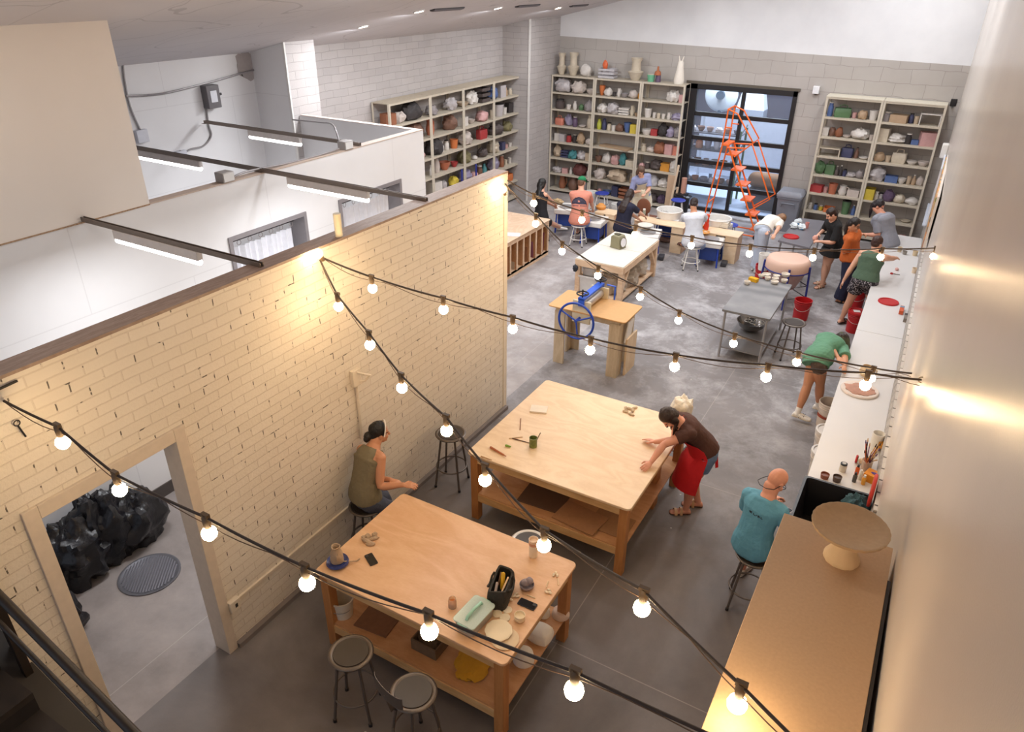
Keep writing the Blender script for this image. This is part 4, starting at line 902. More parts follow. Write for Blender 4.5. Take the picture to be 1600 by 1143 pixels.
SACK = M('#b3a290', .85, bump=.5, bscale=22, var=.2)
for i, (dx, dy, z, r, col, lab) in enumerate(((.12, -.55, .12, (.28, .22, .2), '#b3a290', 'crumpled pale clay sack nearest the slab roller, under the plaster table'), (.14, -.1, .12, (.28, .24, .24), '#a89886', 'crumpled clay sack in the middle under the plaster table'), (.12, .45, .12, (.28, .28, .26), '#bcae9e', 'big crumpled clay sack at the far end under the plaster table'), (.05, -.12, .44, (.14, .13, .12), '#6b4438', 'brown clay bag on top of the sacks under the plaster table'))):
    b = MB(); b.blob((0, 0, r[2]*.72), r, i+11, .35, 2.3, 34, 20, crumple=.32); tag(b.build('clay_sack', M(col, .8, bump=.5, bscale=22, var=.25), loc=(ccx+dx, ccy+dy, z-.015)), lab, 'clay sack', 'clay sacks under the plaster table')
place('plastic_tub', 'grey white plastic tub with a bag at the near end of the plaster table', 'tub', 921, 462, [('body', M('#d6d2ce', .5), lambda b: b.loft([[Vector((x, y, z)) for x, y in rrect(-a, -c, a, c, .04)] for a, c, z in ((.16, .13, 0), (.20, .16, .42), (.215, .175, .42), (.215, .175, .45), (.19, .15, .45), (.15, .12, .02))])), ('liner_bag', M('#dcd8d8', .4, bump=.4), lambda b: b.blob((-.05, .06, .47), (.16, .1, .14), 4, .4, 2.4, crumple=.3, flat=False))], z=0)
b = MB(); b.blob((0, 0, 0), (.05, .05, .07), 3, .3, 3, flat=False); p = at(897, 418, .6); tag(b.build('work_glove', M('#2c3038', .8), loc=(p.x+.03, cy0-.06, .6)), 'dark glove hanging at the left corner of the plaster table', 'glove')
# --------------------------------------------------------------- slab roller
ex0, ey0, ex1, ey1, EZ = -4.65, 9.21, -3.39, 9.93, .985
ecx, ecy = (ex0+ex1)/2, (ey0+ey1)/2
t = thing('slab_roller', 'plywood slab roller with a blue crank wheel', 'slab roller', (ecx, ecy, 0))
PLYR = wood_mat('roller_ply', '#b8a488', '#c4b196', '#cdbca3', (3, 3, .7), 1.3, .6, 2.); HB = M('#cfa068', .5, var=.08, scale=20)
b = MB(); b.prism(rrect(-.64, -.36, .64, .36, .05), EZ-.02, EZ); b.build('bed_board', HB, t, bev=.003)
for s in (-1, 1):
    b = MB(); b.box((0, s*.28, EZ-.07), (1.06, .03, .1)); b.build('rail', PLYR, t)
    b = MB(); b.box((s*.52, 0, EZ-.07), (.03, .55, .1)); b.build('rail', PLYR, t)
    for q in (-1, 1):
        b = MB(); b.box((s*.455, q*.285, .45), (.17, .035, .9)); b.build('leg', PLYR, t)
        b = MB(); b.box((s*.525, q*.205, .45), (.035, .19, .9)); b.build('leg_side', PLYR, t)
for s in (-1, 1):
    b = MB(); b.box((-.08, s*.33, EZ+.0), (.30, .035, .36)); b.build('end_plate', M('#d8ccb0', .5), t, bev=.01)
    b = MB(); b.tube([(-.08, s*.33, EZ+.1), (-.08, s*.33, EZ+.36)], .012); b.build('screw', BLACK, t)
    b = MB(); b.torus((-.08, s*.33, EZ+.30), .085, .012, 28, 8); b.bar((-.165, s*.33, EZ+.30), (.005, s*.33, EZ+.30), .014, .01); b.build('handwheel', BLACK, t, smooth=60)
b = MB(); b.box((-.08, 0, EZ+.22), (.11, .74, .035)); b.box((-.08, -.36, EZ+.16), (.10, .02, .12)); b.box((-.08, .36, EZ+.16), (.10, .02, .12)); b.build('bridge', M('#2f5fd0', .4), t, bev=.004)
b = MB(); b.tube([(-.06, -.31, EZ+.08), (-.06, .31, EZ+.08)], .062, 24); b.build('roller', M('#b9b0a8', .35, .4), t)
b = MB(); b.tube([(.02, .36, EZ+.22), (.16, .36, EZ+.22), (.16, .36, EZ-.05)], .016); b.build('guard_post', M('#2f5fd0', .4), t)
wy = -.47; wc = Vector((-.10, wy, EZ-.10))
b = MB(); b.torus(wc, .285, .018, 48, 10, 'Y')
b.build('crank_wheel', M('#2145a8', .35), t, smooth=60)
for a in (25, 155, 278):
    b = MB(); b.tube([wc, wc+Vector((.28*cos(radians(a)), 0, .28*sin(radians(a))))], .013, 8); b.build('spoke', M('#2145a8', .35), t, smooth=60)
b = MB(); b.tube([wc+Vector((0, -.02, 0)), wc+Vector((0, .15, 0))], .022, 12); b.build('axle', M('#2145a8', .35), t)
b = MB(); b.box((.60, -.06, .73), (.02, .22, .34), ry=.10); b.build('paper_sheet', M('#e6e2de', .7), t)
p = at(985, 530, .35); b = MB(); b.box((0, 0, .4), (.03, .40, .62)); tag(b.build('leaning_board', wood_mat('leaning_ply', '#d3b896', '#dcc3a3', '#e4cfb2', (3, 3, .8)), loc=(ex1-.02, ecy+.05, 0.0-.0+(.0)), rz=0), 'pale plywood board leaning at the right end of the slab roller', 'board')
bpy.data.objects['leaning_board'].location.z = -.09
# --------------------------------------------------------------- steel table
dx0_, dy0_, dx1_, dy1_, DZ = -2.38, 10.78, -1.636, 12.417, .843
t = thing('steel_table', 'steel work table covered with drying white bowls', 'table', ((dx0_+dx1_)/2, (dy0_+dy1_)/2, 0))
da, dc = (dx1_-dx0_)/2, (dy1_-dy0_)/2
def smear_mat():
    m, N, L, bb = newmat('smeared_steel'); tc = N.new('ShaderNodeTexCoord'); ob = tc.outputs['Object']
    wv = N.new('ShaderNodeTexWave'); wv.wave_type = 'RINGS'; wv.inputs['Scale'].default_value = 1.6; wv.inputs['Distortion'].default_value = 3; mp = N.new('ShaderNodeMapping'); mp.inputs['Location'].default_value = (-.6, .3, 0); L.new(ob, mp.inputs[0]); L.new(mp.outputs[0], wv.inputs['Vector'])
    n = noise_node(N, L, ob, 3.2, 6); f = nmath(N, L, 'MULTIPLY', nmath(N, L, 'MULTIPLY', wv.outputs['Fac'], n), 1.1)
    L.new(mixc(N, L, f, '#7e7e80', '#a9a7a7'), bb.inputs['Base Color']); bb.inputs['Roughness'].default_value = .45; bb.inputs['Metallic'].default_value = .35; return m
b = MB(); b.prism(rrect(-da, -dc, da, dc, .02), DZ-.04, DZ); b.build('top', smear_mat(), t, bev=.004)
for s in (-1, 1):
    for q in (-1, 1):
        b = MB(); b.tube([(s*(da-.05), q*(dc-.05), 0), (s*(da-.05), q*(dc-.05), DZ-.04)], .02, 12); b.build('leg', GALV, t)
b = MB(); b.box((0, 0, .17), (2*da-.1, 2*dc-.1, .02)); b.build('lower_shelf', M('#8f8d8e', .45, .4, var=.15, scale=4), t)
DZ += .0005
for i, (px, py, r, h, lab) in enumerate(((1167, 444, .052, .06, 'white clay pot standing alone left of the yellow sponge'), (1189, 433, .05, .05, 'white clay bowl right of the yellow sponge'), (1197, 432, .072, .055, 'widest white clay bowl, nearest the clay vat'), (1199, 437, .05, .055, 'small white clay bowl in front of the widest bowl'), (1213, 433, .058, .04, 'white clay bowl in the middle, back of three'), (1211, 438, .058, .05, 'white clay bowl in the middle of three'), (1210, 443, .064, .05, 'white clay bowl at the front of the middle three'), (1227, 432, .07, .06, 'white clay bowl at the back right table corner'), (1225, 441, .055, .055, 'white clay cup at the right table edge'))):
    place('clay_bowl', lab, 'bowl', px, py, [('body', WHITECLAY, lambda b, r=r, h=h: b.lathe([(0, 0), (r*.6, 0), (r*.95, h*.4), (r, h), (r*.92, h), (r*.84, h*.45), (0, h*.25)], 24))], DZ, group='white bowls on the steel table')
place('sponge', 'yellow sponge on the steel table', 'sponge', 1177, 439, [('body', M('#e0a81c', .9, bump=.6, bscale=60), lambda b: b.box((0, 0, .03), (.15, .09, .06)))], DZ, rz=-.25)
p = at(1173, 512, .22)
t = thing('mixing_bowl', 'big stainless steel bowl of whisks and rims under the steel table', 'bowl', (p.x, p.y, .1805))
b = MB(); b.lathe([(0, 0), (.1, 0), (.2, .08), (.24, .17), (.25, .175), (.235, .17), (.19, .085), (.09, .012), (0, .012)], 40); b.build('bowl', M('#8b8784', .25, .8), t)
for i in range(5):
    b = MB(); b.torus((-.06+.05*i, .05*sin(i*2), .16), .06, .006, 20, 6, 'Y' if i % 2 else 'Z'); b.build('metal_ring', M('#d2cec8', .3, .6), t)
# --------------------------------------------------------------- second grey table near the shelves
g = [at(1216, 375, .85), at(1265, 387, .85), at(1289, 345, .85), at(1248, 340, .85)]
t = thing('grey_table', 'grey topped work table beside the grey trash bin', 'table', (0, 0, 0))
b = MB(); b.add([(q.x, q.y, z) for z in (.81, .85) for q in g], [(3, 2, 1, 0), (4, 5, 6, 7), (0, 1, 5, 4), (1, 2, 6, 5), (2, 3, 7, 6), (3, 0, 4, 7)]); b.build('top', M('#7d7b82', .4, .3, var=.1, scale=5), t)
gc = sum(g, Vector())/4
for q in g:
    c = q.lerp(gc, .12); b = MB(); b.tube([(c.x, c.y, 0), (c.x, c.y, .81)], .02, 10); b.build('leg', GALV, t)
c = g[1].lerp(gc, .3); 
GZ = .8505
for px, py, lab, s in ((1240, 356, 'blue spotted paper towel nearest the trash bin', 2), (1246, 350, 'blue spotted paper towel at the back of the grey table', 4), (1252, 358, 'blue spotted paper towel nearest the pink cup', 6)):
    p = at(px, py, GZ); b = MB(); b.blob((0, 0, .05), (.08, .06, .06), s, .35, 2.4, 24, 14, crumple=.35)
    tag(b.build('paper_towel', M('#dfe6ee', .8, var=.25, scale=14), loc=(p.x, p.y, GZ), rz=s), lab, 'paper towel', 'paper towels on the grey table')
    b = MB(); b.blob((0, 0, 0), (.025, .02, .022), s, .2, 2); tag(b.build('blue_pot', M('#2f79ad', .4), loc=(p.x+.02, p.y-.05, GZ+.02)), 'small blue glaze pot by the paper towel '+lab.split('towel ')[1], 'glaze pot', 'blue glaze pots')
cup('pink clear cup on the grey table', 1260, 356, .04, .12, '#d98f86', GZ, grp='cups on the grey table', nm='plastic_cup')
lid('red bucket lid lying on the grey table', 1236, 370, GZ)
# clay vat with domed pale lid on blue legs
p = at(1232, 440, .0)
vc = at(1234, 402, .86)
t = thing('clay_vat', 'big round pinkish clay vat on blue legs', 'vat', (vc.x, vc.y-.05, 0))
VAT = M('#d9b5a2', .6, var=.08, scale=4)
b = MB(); b.lathe([(0, .30), (.20, .30), (.36, .66), (0, .66)], 40); b.build('hopper', M('#b79c98', .6, var=.1), t)
b = MB(); b.lathe([(0, .66), (.395, .66), (.40, .69), (.395, .80), (.36, .87), (.33, .88), (.10, .87), (0, .87)], 48); b.build('drum', VAT, t, smooth=50)
b = MB(); b.torus((0, 0, .67), .40, .012, 48, 8); b.build('hoop', DKBLUE, t, smooth=60)
for a in (-75, -10, 100, 190):
    a = radians(a); b = MB(); b.tube([(.41*cos(a), .41*sin(a), .78), (.45*cos(a), .45*sin(a), 0)], .02, 10); b.build('leg', DKBLUE, t, smooth=60)
for z in (.2, .42):
    b = MB(); pts = [((.435)*cos(radians(a)), .435*sin(radians(a)), z) for a in (-75, -10, 100, 190)]; b.tube(pts, .010, 8, closed=True); b.build('brace', M('#55535a', .5, .4), t)
p = at(1192, 425, .2); bucket('red bucket under the white container beside the clay vat', p.x, p.y-.05, RED)
place('white_container', 'white plastic container under the bending person hands', 'container', 1196, 398, [('body', WHITEP, lambda b: b.lathe([(0, -.30), (.09, -.30), (.12, .02), (.11, .02), (.08, -.28), (0, -.28)], 24))], .72)
# --------------------------------------------------------------- flat file bench behind the partition end
q0 = at(796, 345, .8); q1 = at(860, 341, .8); fy1 = at(860, 342, .8).y; fx1 = at(861, 342, .8).x; fyn = at(796, 384, .8)
t = thing('board_rack', 'low wooden bench with upright slots full of boards', 'rack', (0, 0, 0))
rx1, rx0, ry1, ry0 = fx1, fx1-1.15, fy1, fyn.y-1.3
b = MB(); b.prism(rrect(rx0, ry0, rx1, ry1, .03), .78, .80); b.build('top', wood_mat('rack_top', '#cfae90', '#d8b99d', '#e0c5ac', (2, 1, 1)), t, bev=.003)
b = MB(); b.span((rx0+.03, ry0, .06), (rx1-.03, ry1-.02, .09)); b.build('base_board', PALEW, t)
b = MB(); b.span((rx1-.06, ry0, 0), (rx1-.03, ry1-.02, .09)); b.build('plinth', PALEW, t)
b = MB(); b.span((rx1-.06, ry0, .69), (rx1-.03, ry1-.02, .78)); b.build('apron', PALEW, t)
b = MB(); b.span((rx0+.03, ry0, .09), (rx0+.05, ry1-.02, .78)); b.build('back_panel', M('#7d5234', .7), t)
nd = 0; y = ry1-.03
while y > ry0:
    b = MB(); b.span((rx0+.05, y-.02, .09), (rx1-.05, y, .78)); b.build('divider', wood_mat('divider', '#b07a50', '#bb865b', '#c59268', (2, 2, 2)), t); b = MB(); b.span((rx1-.05, y-.03, .09), (rx1-.03, y+.01, .69)); b.build('divider_edge', PALEW, t); y -= .27; nd += 1
for i, (k, col, h, lab) in enumerate(((0.10, '#7a3a46', .42, 'maroon board standing in the end slot of the bench'), (.22, '#8a8068', .48, 'grey green board standing in the second slot of the bench'), (.5, '#ded6ca', .40, 'white board leaning in the third slot of the bench'), (.58, '#8e5566', .36, 'mauve edged board in the third slot of the bench'), (.85, '#9a6a48', .32, 'brown board in the middle slot of the bench'), (1.28, '#ded4c4', .34, 'pale board nearest the brick partition'), (1.36, '#b9a68e', .36, 'tan board leaning beside the pale board'))):
    b = MB(); b.box((0, 0, h/2), (.42, .015, h), rx=(.12 if i % 2 else -.1)); tag(b.build('ware_board', M(col, .75), loc=(rx1-.30, ry1-.03-k, .094)), lab, 'board', 'boards in the slotted bench')
b = MB(); b.box((0, 0, .002), (.30, .22, .003)); p = at(800, 366, .8); tag(b.build('paper_sheet', M('#cfd0d6', .7, var=.3, scale=20), loc=(p.x+.02, p.y, .8005), rz=.4), 'printed paper sheet on the slotted bench beside the partition', 'paper')
# --------------------------------------------------------------- stairs and handrail, lower left
DARK = M('#221a15', .45, var=.2)
t = thing('staircase', 'dark steel staircase with a handrail at the end of the brick partition', 'staircase', (0, 0, 0))
h0, h1 = at(207, 1142, y=1.22), at(0, 932, y=1.22)
d = (h0-h1).normalized()
b = MB(); b.tube([h0+d*1.6, h0, h1, h1-d*1.6], .030, 12); b.build('handrail', DARK, t, smooth=60)
b = MB(); b.tube([h0+d*1.6+Vector((0, 0, -.42)), h1-d*1.6+Vector((0, 0, -.42))], .018, 10); b.build('mid_rail', DARK, t, smooth=60)
b = MB(); b.box((-4.46, 1.262, 1.7), (.05, .05, 3.3)); b.build('post', DARK, t)
sl = d.z/d.x
for i in range(14):
    x = h1.x-1.4+i*.36; z = h1.z+sl*(x-h1.x)-.95
    if z < .1: break
    b = MB(); b.span((x-.06, .15, z-.05), (x+.32, 1.17, z)); b.build('tread', M('#2a211b', .7, var=.3, scale=10), t)
    b = MB(); b.span((x+.31, .15, z-.2), (x+.318, 1.17, z-.05)); b.build('riser', M('#1d1613', .8), t)
a, c_ = h1-d*1.6, h0+d*1.6
for y in (.13, 1.19):
    b = MB(); b.bar((a.x, y, a.z-1.0), (c_.x, y, c_.z-1.0), .03, .26, Vector((0, 1, 0))); b.build('stringer', DARK, t)
# ================================================================== PEOPLE
SKIN = {'fair': M('#d9a58a', .55, var=.06, scale=6), 'warm': M('#c98f6d', .55, var=.06, scale=6), 'tan': M('#b57a58', .55, var=.06, scale=6), 'pink': M('#d99a80', .5, var=.06, scale=6)}
EYEW = M('#e8e2dc', .3); EYED = M('#2a1c16', .3); LIP = M('#a85a50', .5)
def hair_mat(c): return M(c, .42, var=.35, scale=70, bump=.35, bscale=90)
def ik2(a, c, l1, l2, pole):
    d = c-a; L_ = d.length; m = (l1+l2)*.999
    if L_ > m: c = a+d*(m/L_); d = c-a; L_ = m
    u = d.normalized(); x = (l1*l1-l2*l2+L_*L_)/(2*L_); h = sqrt(max(l1*l1-x*x, 0))
    p = pole-u*pole.dot(u)
    if p.length < 1e-5: p = Vector((0, 0, 1))-u*u.z
    return a+u*x+p.normalized()*h, c
TOR = [(-.10, .066, .060), (-.04, .092, .070), (.0, .100, .074), (.12, .096, .071), (.30, .080, .060), (.48, .088, .064), (.60, .099, .070), (.68, .104, .064), (.74, .086, .054), (.79, .046, .044), (.85, .034, .036), (.93, .033, .037)]
def tor_at(t):
    for (a, w0, d0), (b_, w1, d1) in zip(TOR, TOR[1:]):
        if a <= t <= b_:
            k = (t-a)/(b_-a); return w0+(w1-w0)*k, d0+(d1-d0)*k
    return TOR[0][1:] if t < TOR[0][0] else TOR[-1][1:]
class Person:
    def __init__(s, label, pel, head, face, hands, feet, H=1.66, fat=1., skin='fair', headyaw=None, headpitch=-15, root='near', look=None, seated=False, bulge=.05, toes=None, elbow=None, vox=.0075, lean=.55, finger=.5, knee=None, flat=False):
        s.flat = flat
        s.H, s.fat, s.skin = H, fat, skin
        F = facing(face); s.F = F; s.R = F.cross(Vector((0, 0, 1))).normalized()
        P = Vector(pel); s.P = P
        if isinstance(head, Vector): Hc = head
        else:
            # the head lies along its line of sight, at the reach of the spine from the hips
            d = (at(head[0], head[1], 0)-Vector((0, 0, CAM_Z))).normalized(); o = Vector((0, 0, CAM_Z)); D = head[2]*H
            tc = (P-o).dot(d); q = D*D-((P-o)-d*tc).length_squared
            q = sqrt(q) if q > 0 else 0
            Hc = o+d*(tc-q if root == 'near' else tc+q)
        s.Hc = Hc
        up = Vector((0, 0, 1)); dr = (Hc-P).normalized(); D = (Hc-P).length
        c = P+(up*lean+dr*(1-lean)).normalized()*D*.5 - F*bulge*D
        s.curve = lambda t: P*(1-t)**2+c*2*t*(1-t)+Hc*t*t
        s.tan = lambda t: ((c-P)*2*(1-t)+(Hc-c)*2*t).normalized()
        hf = facing(headyaw if headyaw is not None else face); hp = radians(headpitch)
        s.hF = (hf*cos(hp)+up*sin(hp)).normalized(); s.hR = hf.cross(up).normalized(); s.hU = s.hR.cross(s.hF).normalized()
        s.t = None
        tsh = .70; S = s.curve(tsh); T = s.tan(tsh)
        R = (s.R-T*s.R.dot(T)).normalized(); chestF = T.cross(R)
        s.cR, s.cF, s.cT = R, chestF, T
        s.arms = []; s.hands = hands; s.fing = finger
        for i, sg in enumerate((-1, 1)):   # left, right hand
            sh = S+R*sg*.097*H*(.5+.5*fat)
            tgt = hands[i]
            if tgt is None: tgt = sh-up*.33*H+F*.1*H+R*sg*.03
            tgt = Vector(tgt)
            pole = (elbow[i] if elbow and elbow[i] else (-F*.5-up*.8+R*sg*.7))
            e, wv = ik2(sh, tgt, .182*H, .150*H, Vector(pole)); s.arms.append((sh, e, wv))
        s.legs = []
        for i, sg in enumerate((-1, 1)):
            hp_ = P+s.R*sg*.055*H*(.6+.4*fat)-up*.01*H
            ft = Vector(feet[i]); an = Vector((ft.x, ft.y, max(ft.z, 0)+.062*H*.6))
            pole = knee[i] if knee and knee[i] else (F+s.R*sg*.15)
            k, an2 = ik2(hp_, an, .245*H, .245*H, Vector(pole)); 
            td = (facing(toes[i]) if toes and toes[i] is not None else F)
            s.legs.append((hp_, k, an2, td))
        s.label, s.vox = label, vox
    def ring(s, t, inf=0., n=22, wmul=1., dmul=1., frontmul=1.):
        C = s.curve(t); T = s.tan(t); R = (s.R-T*s.R.dot(T)).normalized(); Fv = T.cross(R)
        w, d = tor_at(t); f = s.fat if t < .74 else 1
        w = w*s.H*f*wmul+inf; d = d*s.H*f*dmul+inf
        out = []
        for i in range(n):
            a = 2*pi*i/n; x, y = cos(a), sin(a); e = .85
            x = math.copysign(abs(x)**e, x); y = math.copysign(abs(y)**e, y)
            out.append(C+R*w*x+Fv*d*y*(frontmul if y > 0 else 1))
        return out
    def limb(s, b, a, k, c, ra, rm, rc, bulge=0.1, n=14):
        pts = []; rr = []
        for i in range(7): t = i/6; pts.append(a.lerp(k, t)); rr.append((ra+(rm-ra)*t)*(1+bulge*.4*sin(pi*t)))
        for i in range(1, 8): t = i/7; pts.append(k.lerp(c, t)); rr.append((rm+(rc-rm)*t)*(1+bulge*sin(pi*min(t*1.35, 1))))
        # soften the joint
        for j in (5, 6, 7):
            if 0 < j < len(pts)-1: pts[j] = pts[j]*.6+(pts[j-1]+pts[j+1])*.2
        b.capsule(pts, rr, n)
    def hand(s, b, e, wv, sg, i):
        H = s.H; d = (wv-e).normalized(); k = H/1.7
        if s.flat: d = Vector((d.x, d.y, d.z*.12)).normalized()
        curl = s.fing[i] if isinstance(s.fing, (tuple, list)) else s.fing
        # palm faces inwards / down
        side = (s.cR*sg*-1); down = Vector((0, 0, -1))
        pn = (down*.8+side*.4); pn = (pn-d*pn.dot(d)); pn = pn.normalized() if pn.length > .1 else side
        lat = d.cross(pn).normalized()          # across the palm
        if lat.dot(s.cR*sg) > 0: lat = -lat     # lat points to the thumb side (inwards)
        pal = []
        for t, w_, h_ in ((-.1, .022, .019), (.2, .030, .017), (.6, .040, .015), (.95, .041, .012), (1.05, .034, .008)):
            C = wv+d*.085*k*t; pal.append([C+lat*w_*k*cos(2*pi*j/12)+pn*h_*k*sin(2*pi*j/12) for j in range(12)])
        b.loft(pal)
        for f, (off, ln) in enumerate(((.030, .072), (.010, .080), (-.011, .075), (-.030, .058))):
            c1 = curl*(.9+.12*f); base = wv+d*.078*k+lat*off*k*.95
            d1 = (d*cos(c1*.6)+pn*sin(c1*.6)+lat*off*2.0).normalized(); d2 = (d*cos(c1*1.5)+pn*sin(c1*1.5)+lat*off*1.).normalized()
            p1 = base+d1*ln*k*.5; p2 = p1+d2*ln*k*.5
            b.capsule([base, p1, p2], [.0098*k, .0090*k, .0075*k], 8)
        tb = wv+d*.022*k+lat*.028*k+pn*.006*k; p1 = tb+(d*.6+lat*.75+pn*.25).normalized()*.036*k; p2 = p1+(d*.95+lat*.15+pn*.35).normalized()*.032*k
        b.capsule([tb, p1, p2], [.0135*k, .0112*k, .009*k], 8)
    def foot(s, b, an, td, inf=0., shoe=False):
        k = s.H/1.7; up = Vector((0, 0, 1)); lt = td.cross(up); z0 = an.z-.062*s.H*.6
        rings = []
        for u, w_, h_ in ((-.062, .018, .030), (-.05, .030, .055), (-.01, .034, .078), (.05, .040, .060), (.10, .046, .042), (.145, .046, .030), (.178, .034, .022), (.19, .016, .012)):
            w_ = w_*k+inf; h_ = h_*k+inf; C = Vector((an.x, an.y, z0))+td*(u*k*(1.05 if shoe else 1)); ring = []
            for j in range(14):
                a = 2*pi*j/14; y = sin(a); ring.append(C+lt*w_*cos(a)+up*(h_*.5+h_*.5*(math.copysign(abs(y)**.6, y))))
            rings.append(ring)
        b.loft(rings)
    def toP(s, x, y, z):
        k = s.H/1.7; return s.Hc+(s.hR*x+s.hF*y+s.hU*z)*k
    def hell(s, b, c, r, n=18, m=12):
        k = s.H/1.7; Rm = Matrix((s.hR, s.hF, s.hU)).transposed()
        b.ell(s.toP(*c), [x*k for x in r], n, m, Rm)
    def body(s, cover=(), bare_feet=True):
        s.root = thing('person', s.label, 'person', (s.P.x, s.P.y, 0), 0, None)
        b = MB(); H = s.H
        b.loft([s.ring(t) for t in (-.10, -.04, .0, .06, .12, .2, .3, .4, .48, .55, .6, .65, .69, .73, .76, .79, .85, .93)])
        f = .5+.5*s.fat
        for i, (sh, e, wv) in enumerate(s.arms):
            b.capsule([s.curve(.715), sh], [.042*H, .034*H*f], 12)
            s.limb(b, sh, e, wv, .033*H*f, .0235*H*f, .0155*H, .16)
            s.hand(b, e, wv, (-1, 1)[i], i)
        for hp_, k, an, td in s.legs:
            s.limb(b, hp_, k, an, .056*H*f, .034*H*f, .0215*H, .22)
            s.foot(b, an, td)
        # head: skull, jaw, chin, nose, brow, ears, neck joins through the torso loft
        s.hell(b, (0, -.012, .035), (.074, .095, .092)); s.hell(b, (0, .028, -.045), (.056, .062, .068)); s.hell(b, (0, .066, -.092), (.022, .020, .017), 10, 7)
        s.hell(b, (0, .070, .018), (.048, .022, .016), 12, 7)
        b.capsule([s.toP(0, .088, .008), s.toP(0, .104, -.026)], [.008*H/1.7, .0145*H/1.7], 8)
        for sx in (-1, 1): s.hell(b, (sx*.076, -.008, -.008), (.011, .021, .031), 10, 8); s.hell(b, (sx*.036, .062, -.03), (.022, .024, .022), 10, 7)
        b.capsule([s.curve(.78), s.toP(0, -.022, -.06)], [.034*H, .035*H], 14)
        base = s.root.location
        b.v = [v-base for v in b.v]
        o = b.build('body', SKIN[s.skin], s.root, remesh=s.vox*.8, relax=2)
        for m_ in (EYEW, EYED, LIP): o.data.materials.append(m_)
        k = H/1.7; Rm = Matrix((s.hR, s.hF, s.hU)); c0 = s.Hc-base
        for p in o.data.polygons:
            q = Rm @ (p.center-c0)/k
            if q.length < .16 and q.y > .055:
                for sx in (-1, 1):
                    ex, ez = (q.x-sx*.032)/.015, (q.z+.002)/.0075
                    if ex*ex+ez*ez < 1: p.material_index = 2 if abs(q.x-sx*.032) < .0065 else 1
                    if abs(q.x-sx*.034) < .022 and abs(q.z-.020-.1*abs(q.x-sx*.03)*-1) < .0050: p.material_index = 2
                if abs(q.x) < .024 and abs(q.z+.061) < .0075: p.material_index = 3
        s.bodyobj = o; return s
    def child(s, b, name, mat, remesh=.009, relax=2, fold=.004, fscale=9, smooth=50, label=None):
        base = s.root.location; b.v = [v-base for v in b.v]
        o = b.build(name, mat, s.root, remesh=remesh*(s.vox/.0075) if remesh else 0, relax=relax, fold=fold, fscale=fscale, smooth=smooth)
        if label: o['label'] = label
        return o
    # clothing -------------------------------------------------------------
    def top(s, mat, t0=-.02, sleeve=.55, inf=.014, loose=.02, neck=.785, name='shirt', flare=.012, straps=False, fold=.006):
        b = MB(); n0 = 12
        ts = [t0+(.62-t0)*i/n0 for i in range(n0+1)]+[.65, .69, .73, .76, neck]
        rings = []
        for t in ts:
            e = inf+loose*max(0, 1-(t-t0)/.5)+(.009 if t > .58 else 0)
            wm = .80 if straps and t > .62 else 1.
            rings.append(s.ring(t, e, wmul=wm))
        b.loft(rings)
        if sleeve:
            for sh, el, wv in s.arms:
                f = .5+.5*s.fat; ln = sleeve; pts = []; rr = []
                tot = (el-sh).length; tot2 = (wv-el).length
                for i in range(7):
                    u = ln*i/6
                    p = sh.lerp(el, u) if u <= 1 else el.lerp(wv, u-1)
                    pts.append(p); rr.append((.032-.008*min(u, 1))*s.H*f+inf*.75+flare*i/6)
                b.tube(pts, rr, 14); b.ell(pts[0], (rr[0]*1.0,)*3); b.capsule([s.curve(.715), sh], [.042*s.H+inf+.006, .034*s.H*f+inf], 12)
        else:
            for sh, el, wv in s.arms: b.ell(sh.lerp(s.curve(.70), .40), (.034*s.H,)*3)
        return s.child(b, name, mat, fold=fold)
    def bottoms(s, mat, length=1.95, inf=.014, flare=.01, waist=.16, name='trousers', fold=.006):
        """length: 0..1 along the thigh, 1..2 along the shin"""
        b = MB(); b.loft([s.ring(t, inf) for t in (-.10, -.04, 0, .05, .1, waist)])
        f = .5+.5*s.fat
        for hp_, k, an, td in s.legs:
            pts = []; rr = []
            for i in range(11):
                u = length*i/10; p = hp_.lerp(k, u) if u <= 1 else k.lerp(an, u-1)
                r = (.058-.022*min(u, 1))*s.H*f if u <= 1 else (.036-.006*(u-1))*s.H*f
                pts.append(p); rr.append(r+inf+flare*u)
            b.capsule([pts[0], pts[0].lerp(pts[1], .5)], [rr[0]]*2, 14); b.tube(pts, rr, 16)
        return s.child(b, name, mat, fold=fold)
    def skirt(s, mat, length=.8, inf=.02, flare=.05, name='skirt'):
        b = MB(); rings = [s.ring(t, inf) for t in (.2, .1, .0)]
        ks = [l[0].lerp(l[1], length) for l in s.legs]; C = (ks[0]+ks[1])/2; spread = (ks[0]-ks[1]).length/2
        T = (C-s.P).normalized(); R = (s.R-T*s.R.dot(T)).normalized(); Fv = T.cross(R)
        for u in (.35, .7, 1.):
            c = s.P.lerp(C, u); w = .1*s.H*s.fat+inf+flare*u; d = .075*s.H*s.fat+inf+flare*u
            rings.append([c+R*max(w, spread+.085)*cos(2*pi*i/22)+Fv*d*sin(2*pi*i/22) for i in range(22)])
        b.loft(rings)
        return s.child(b, name, mat, fold=.006)
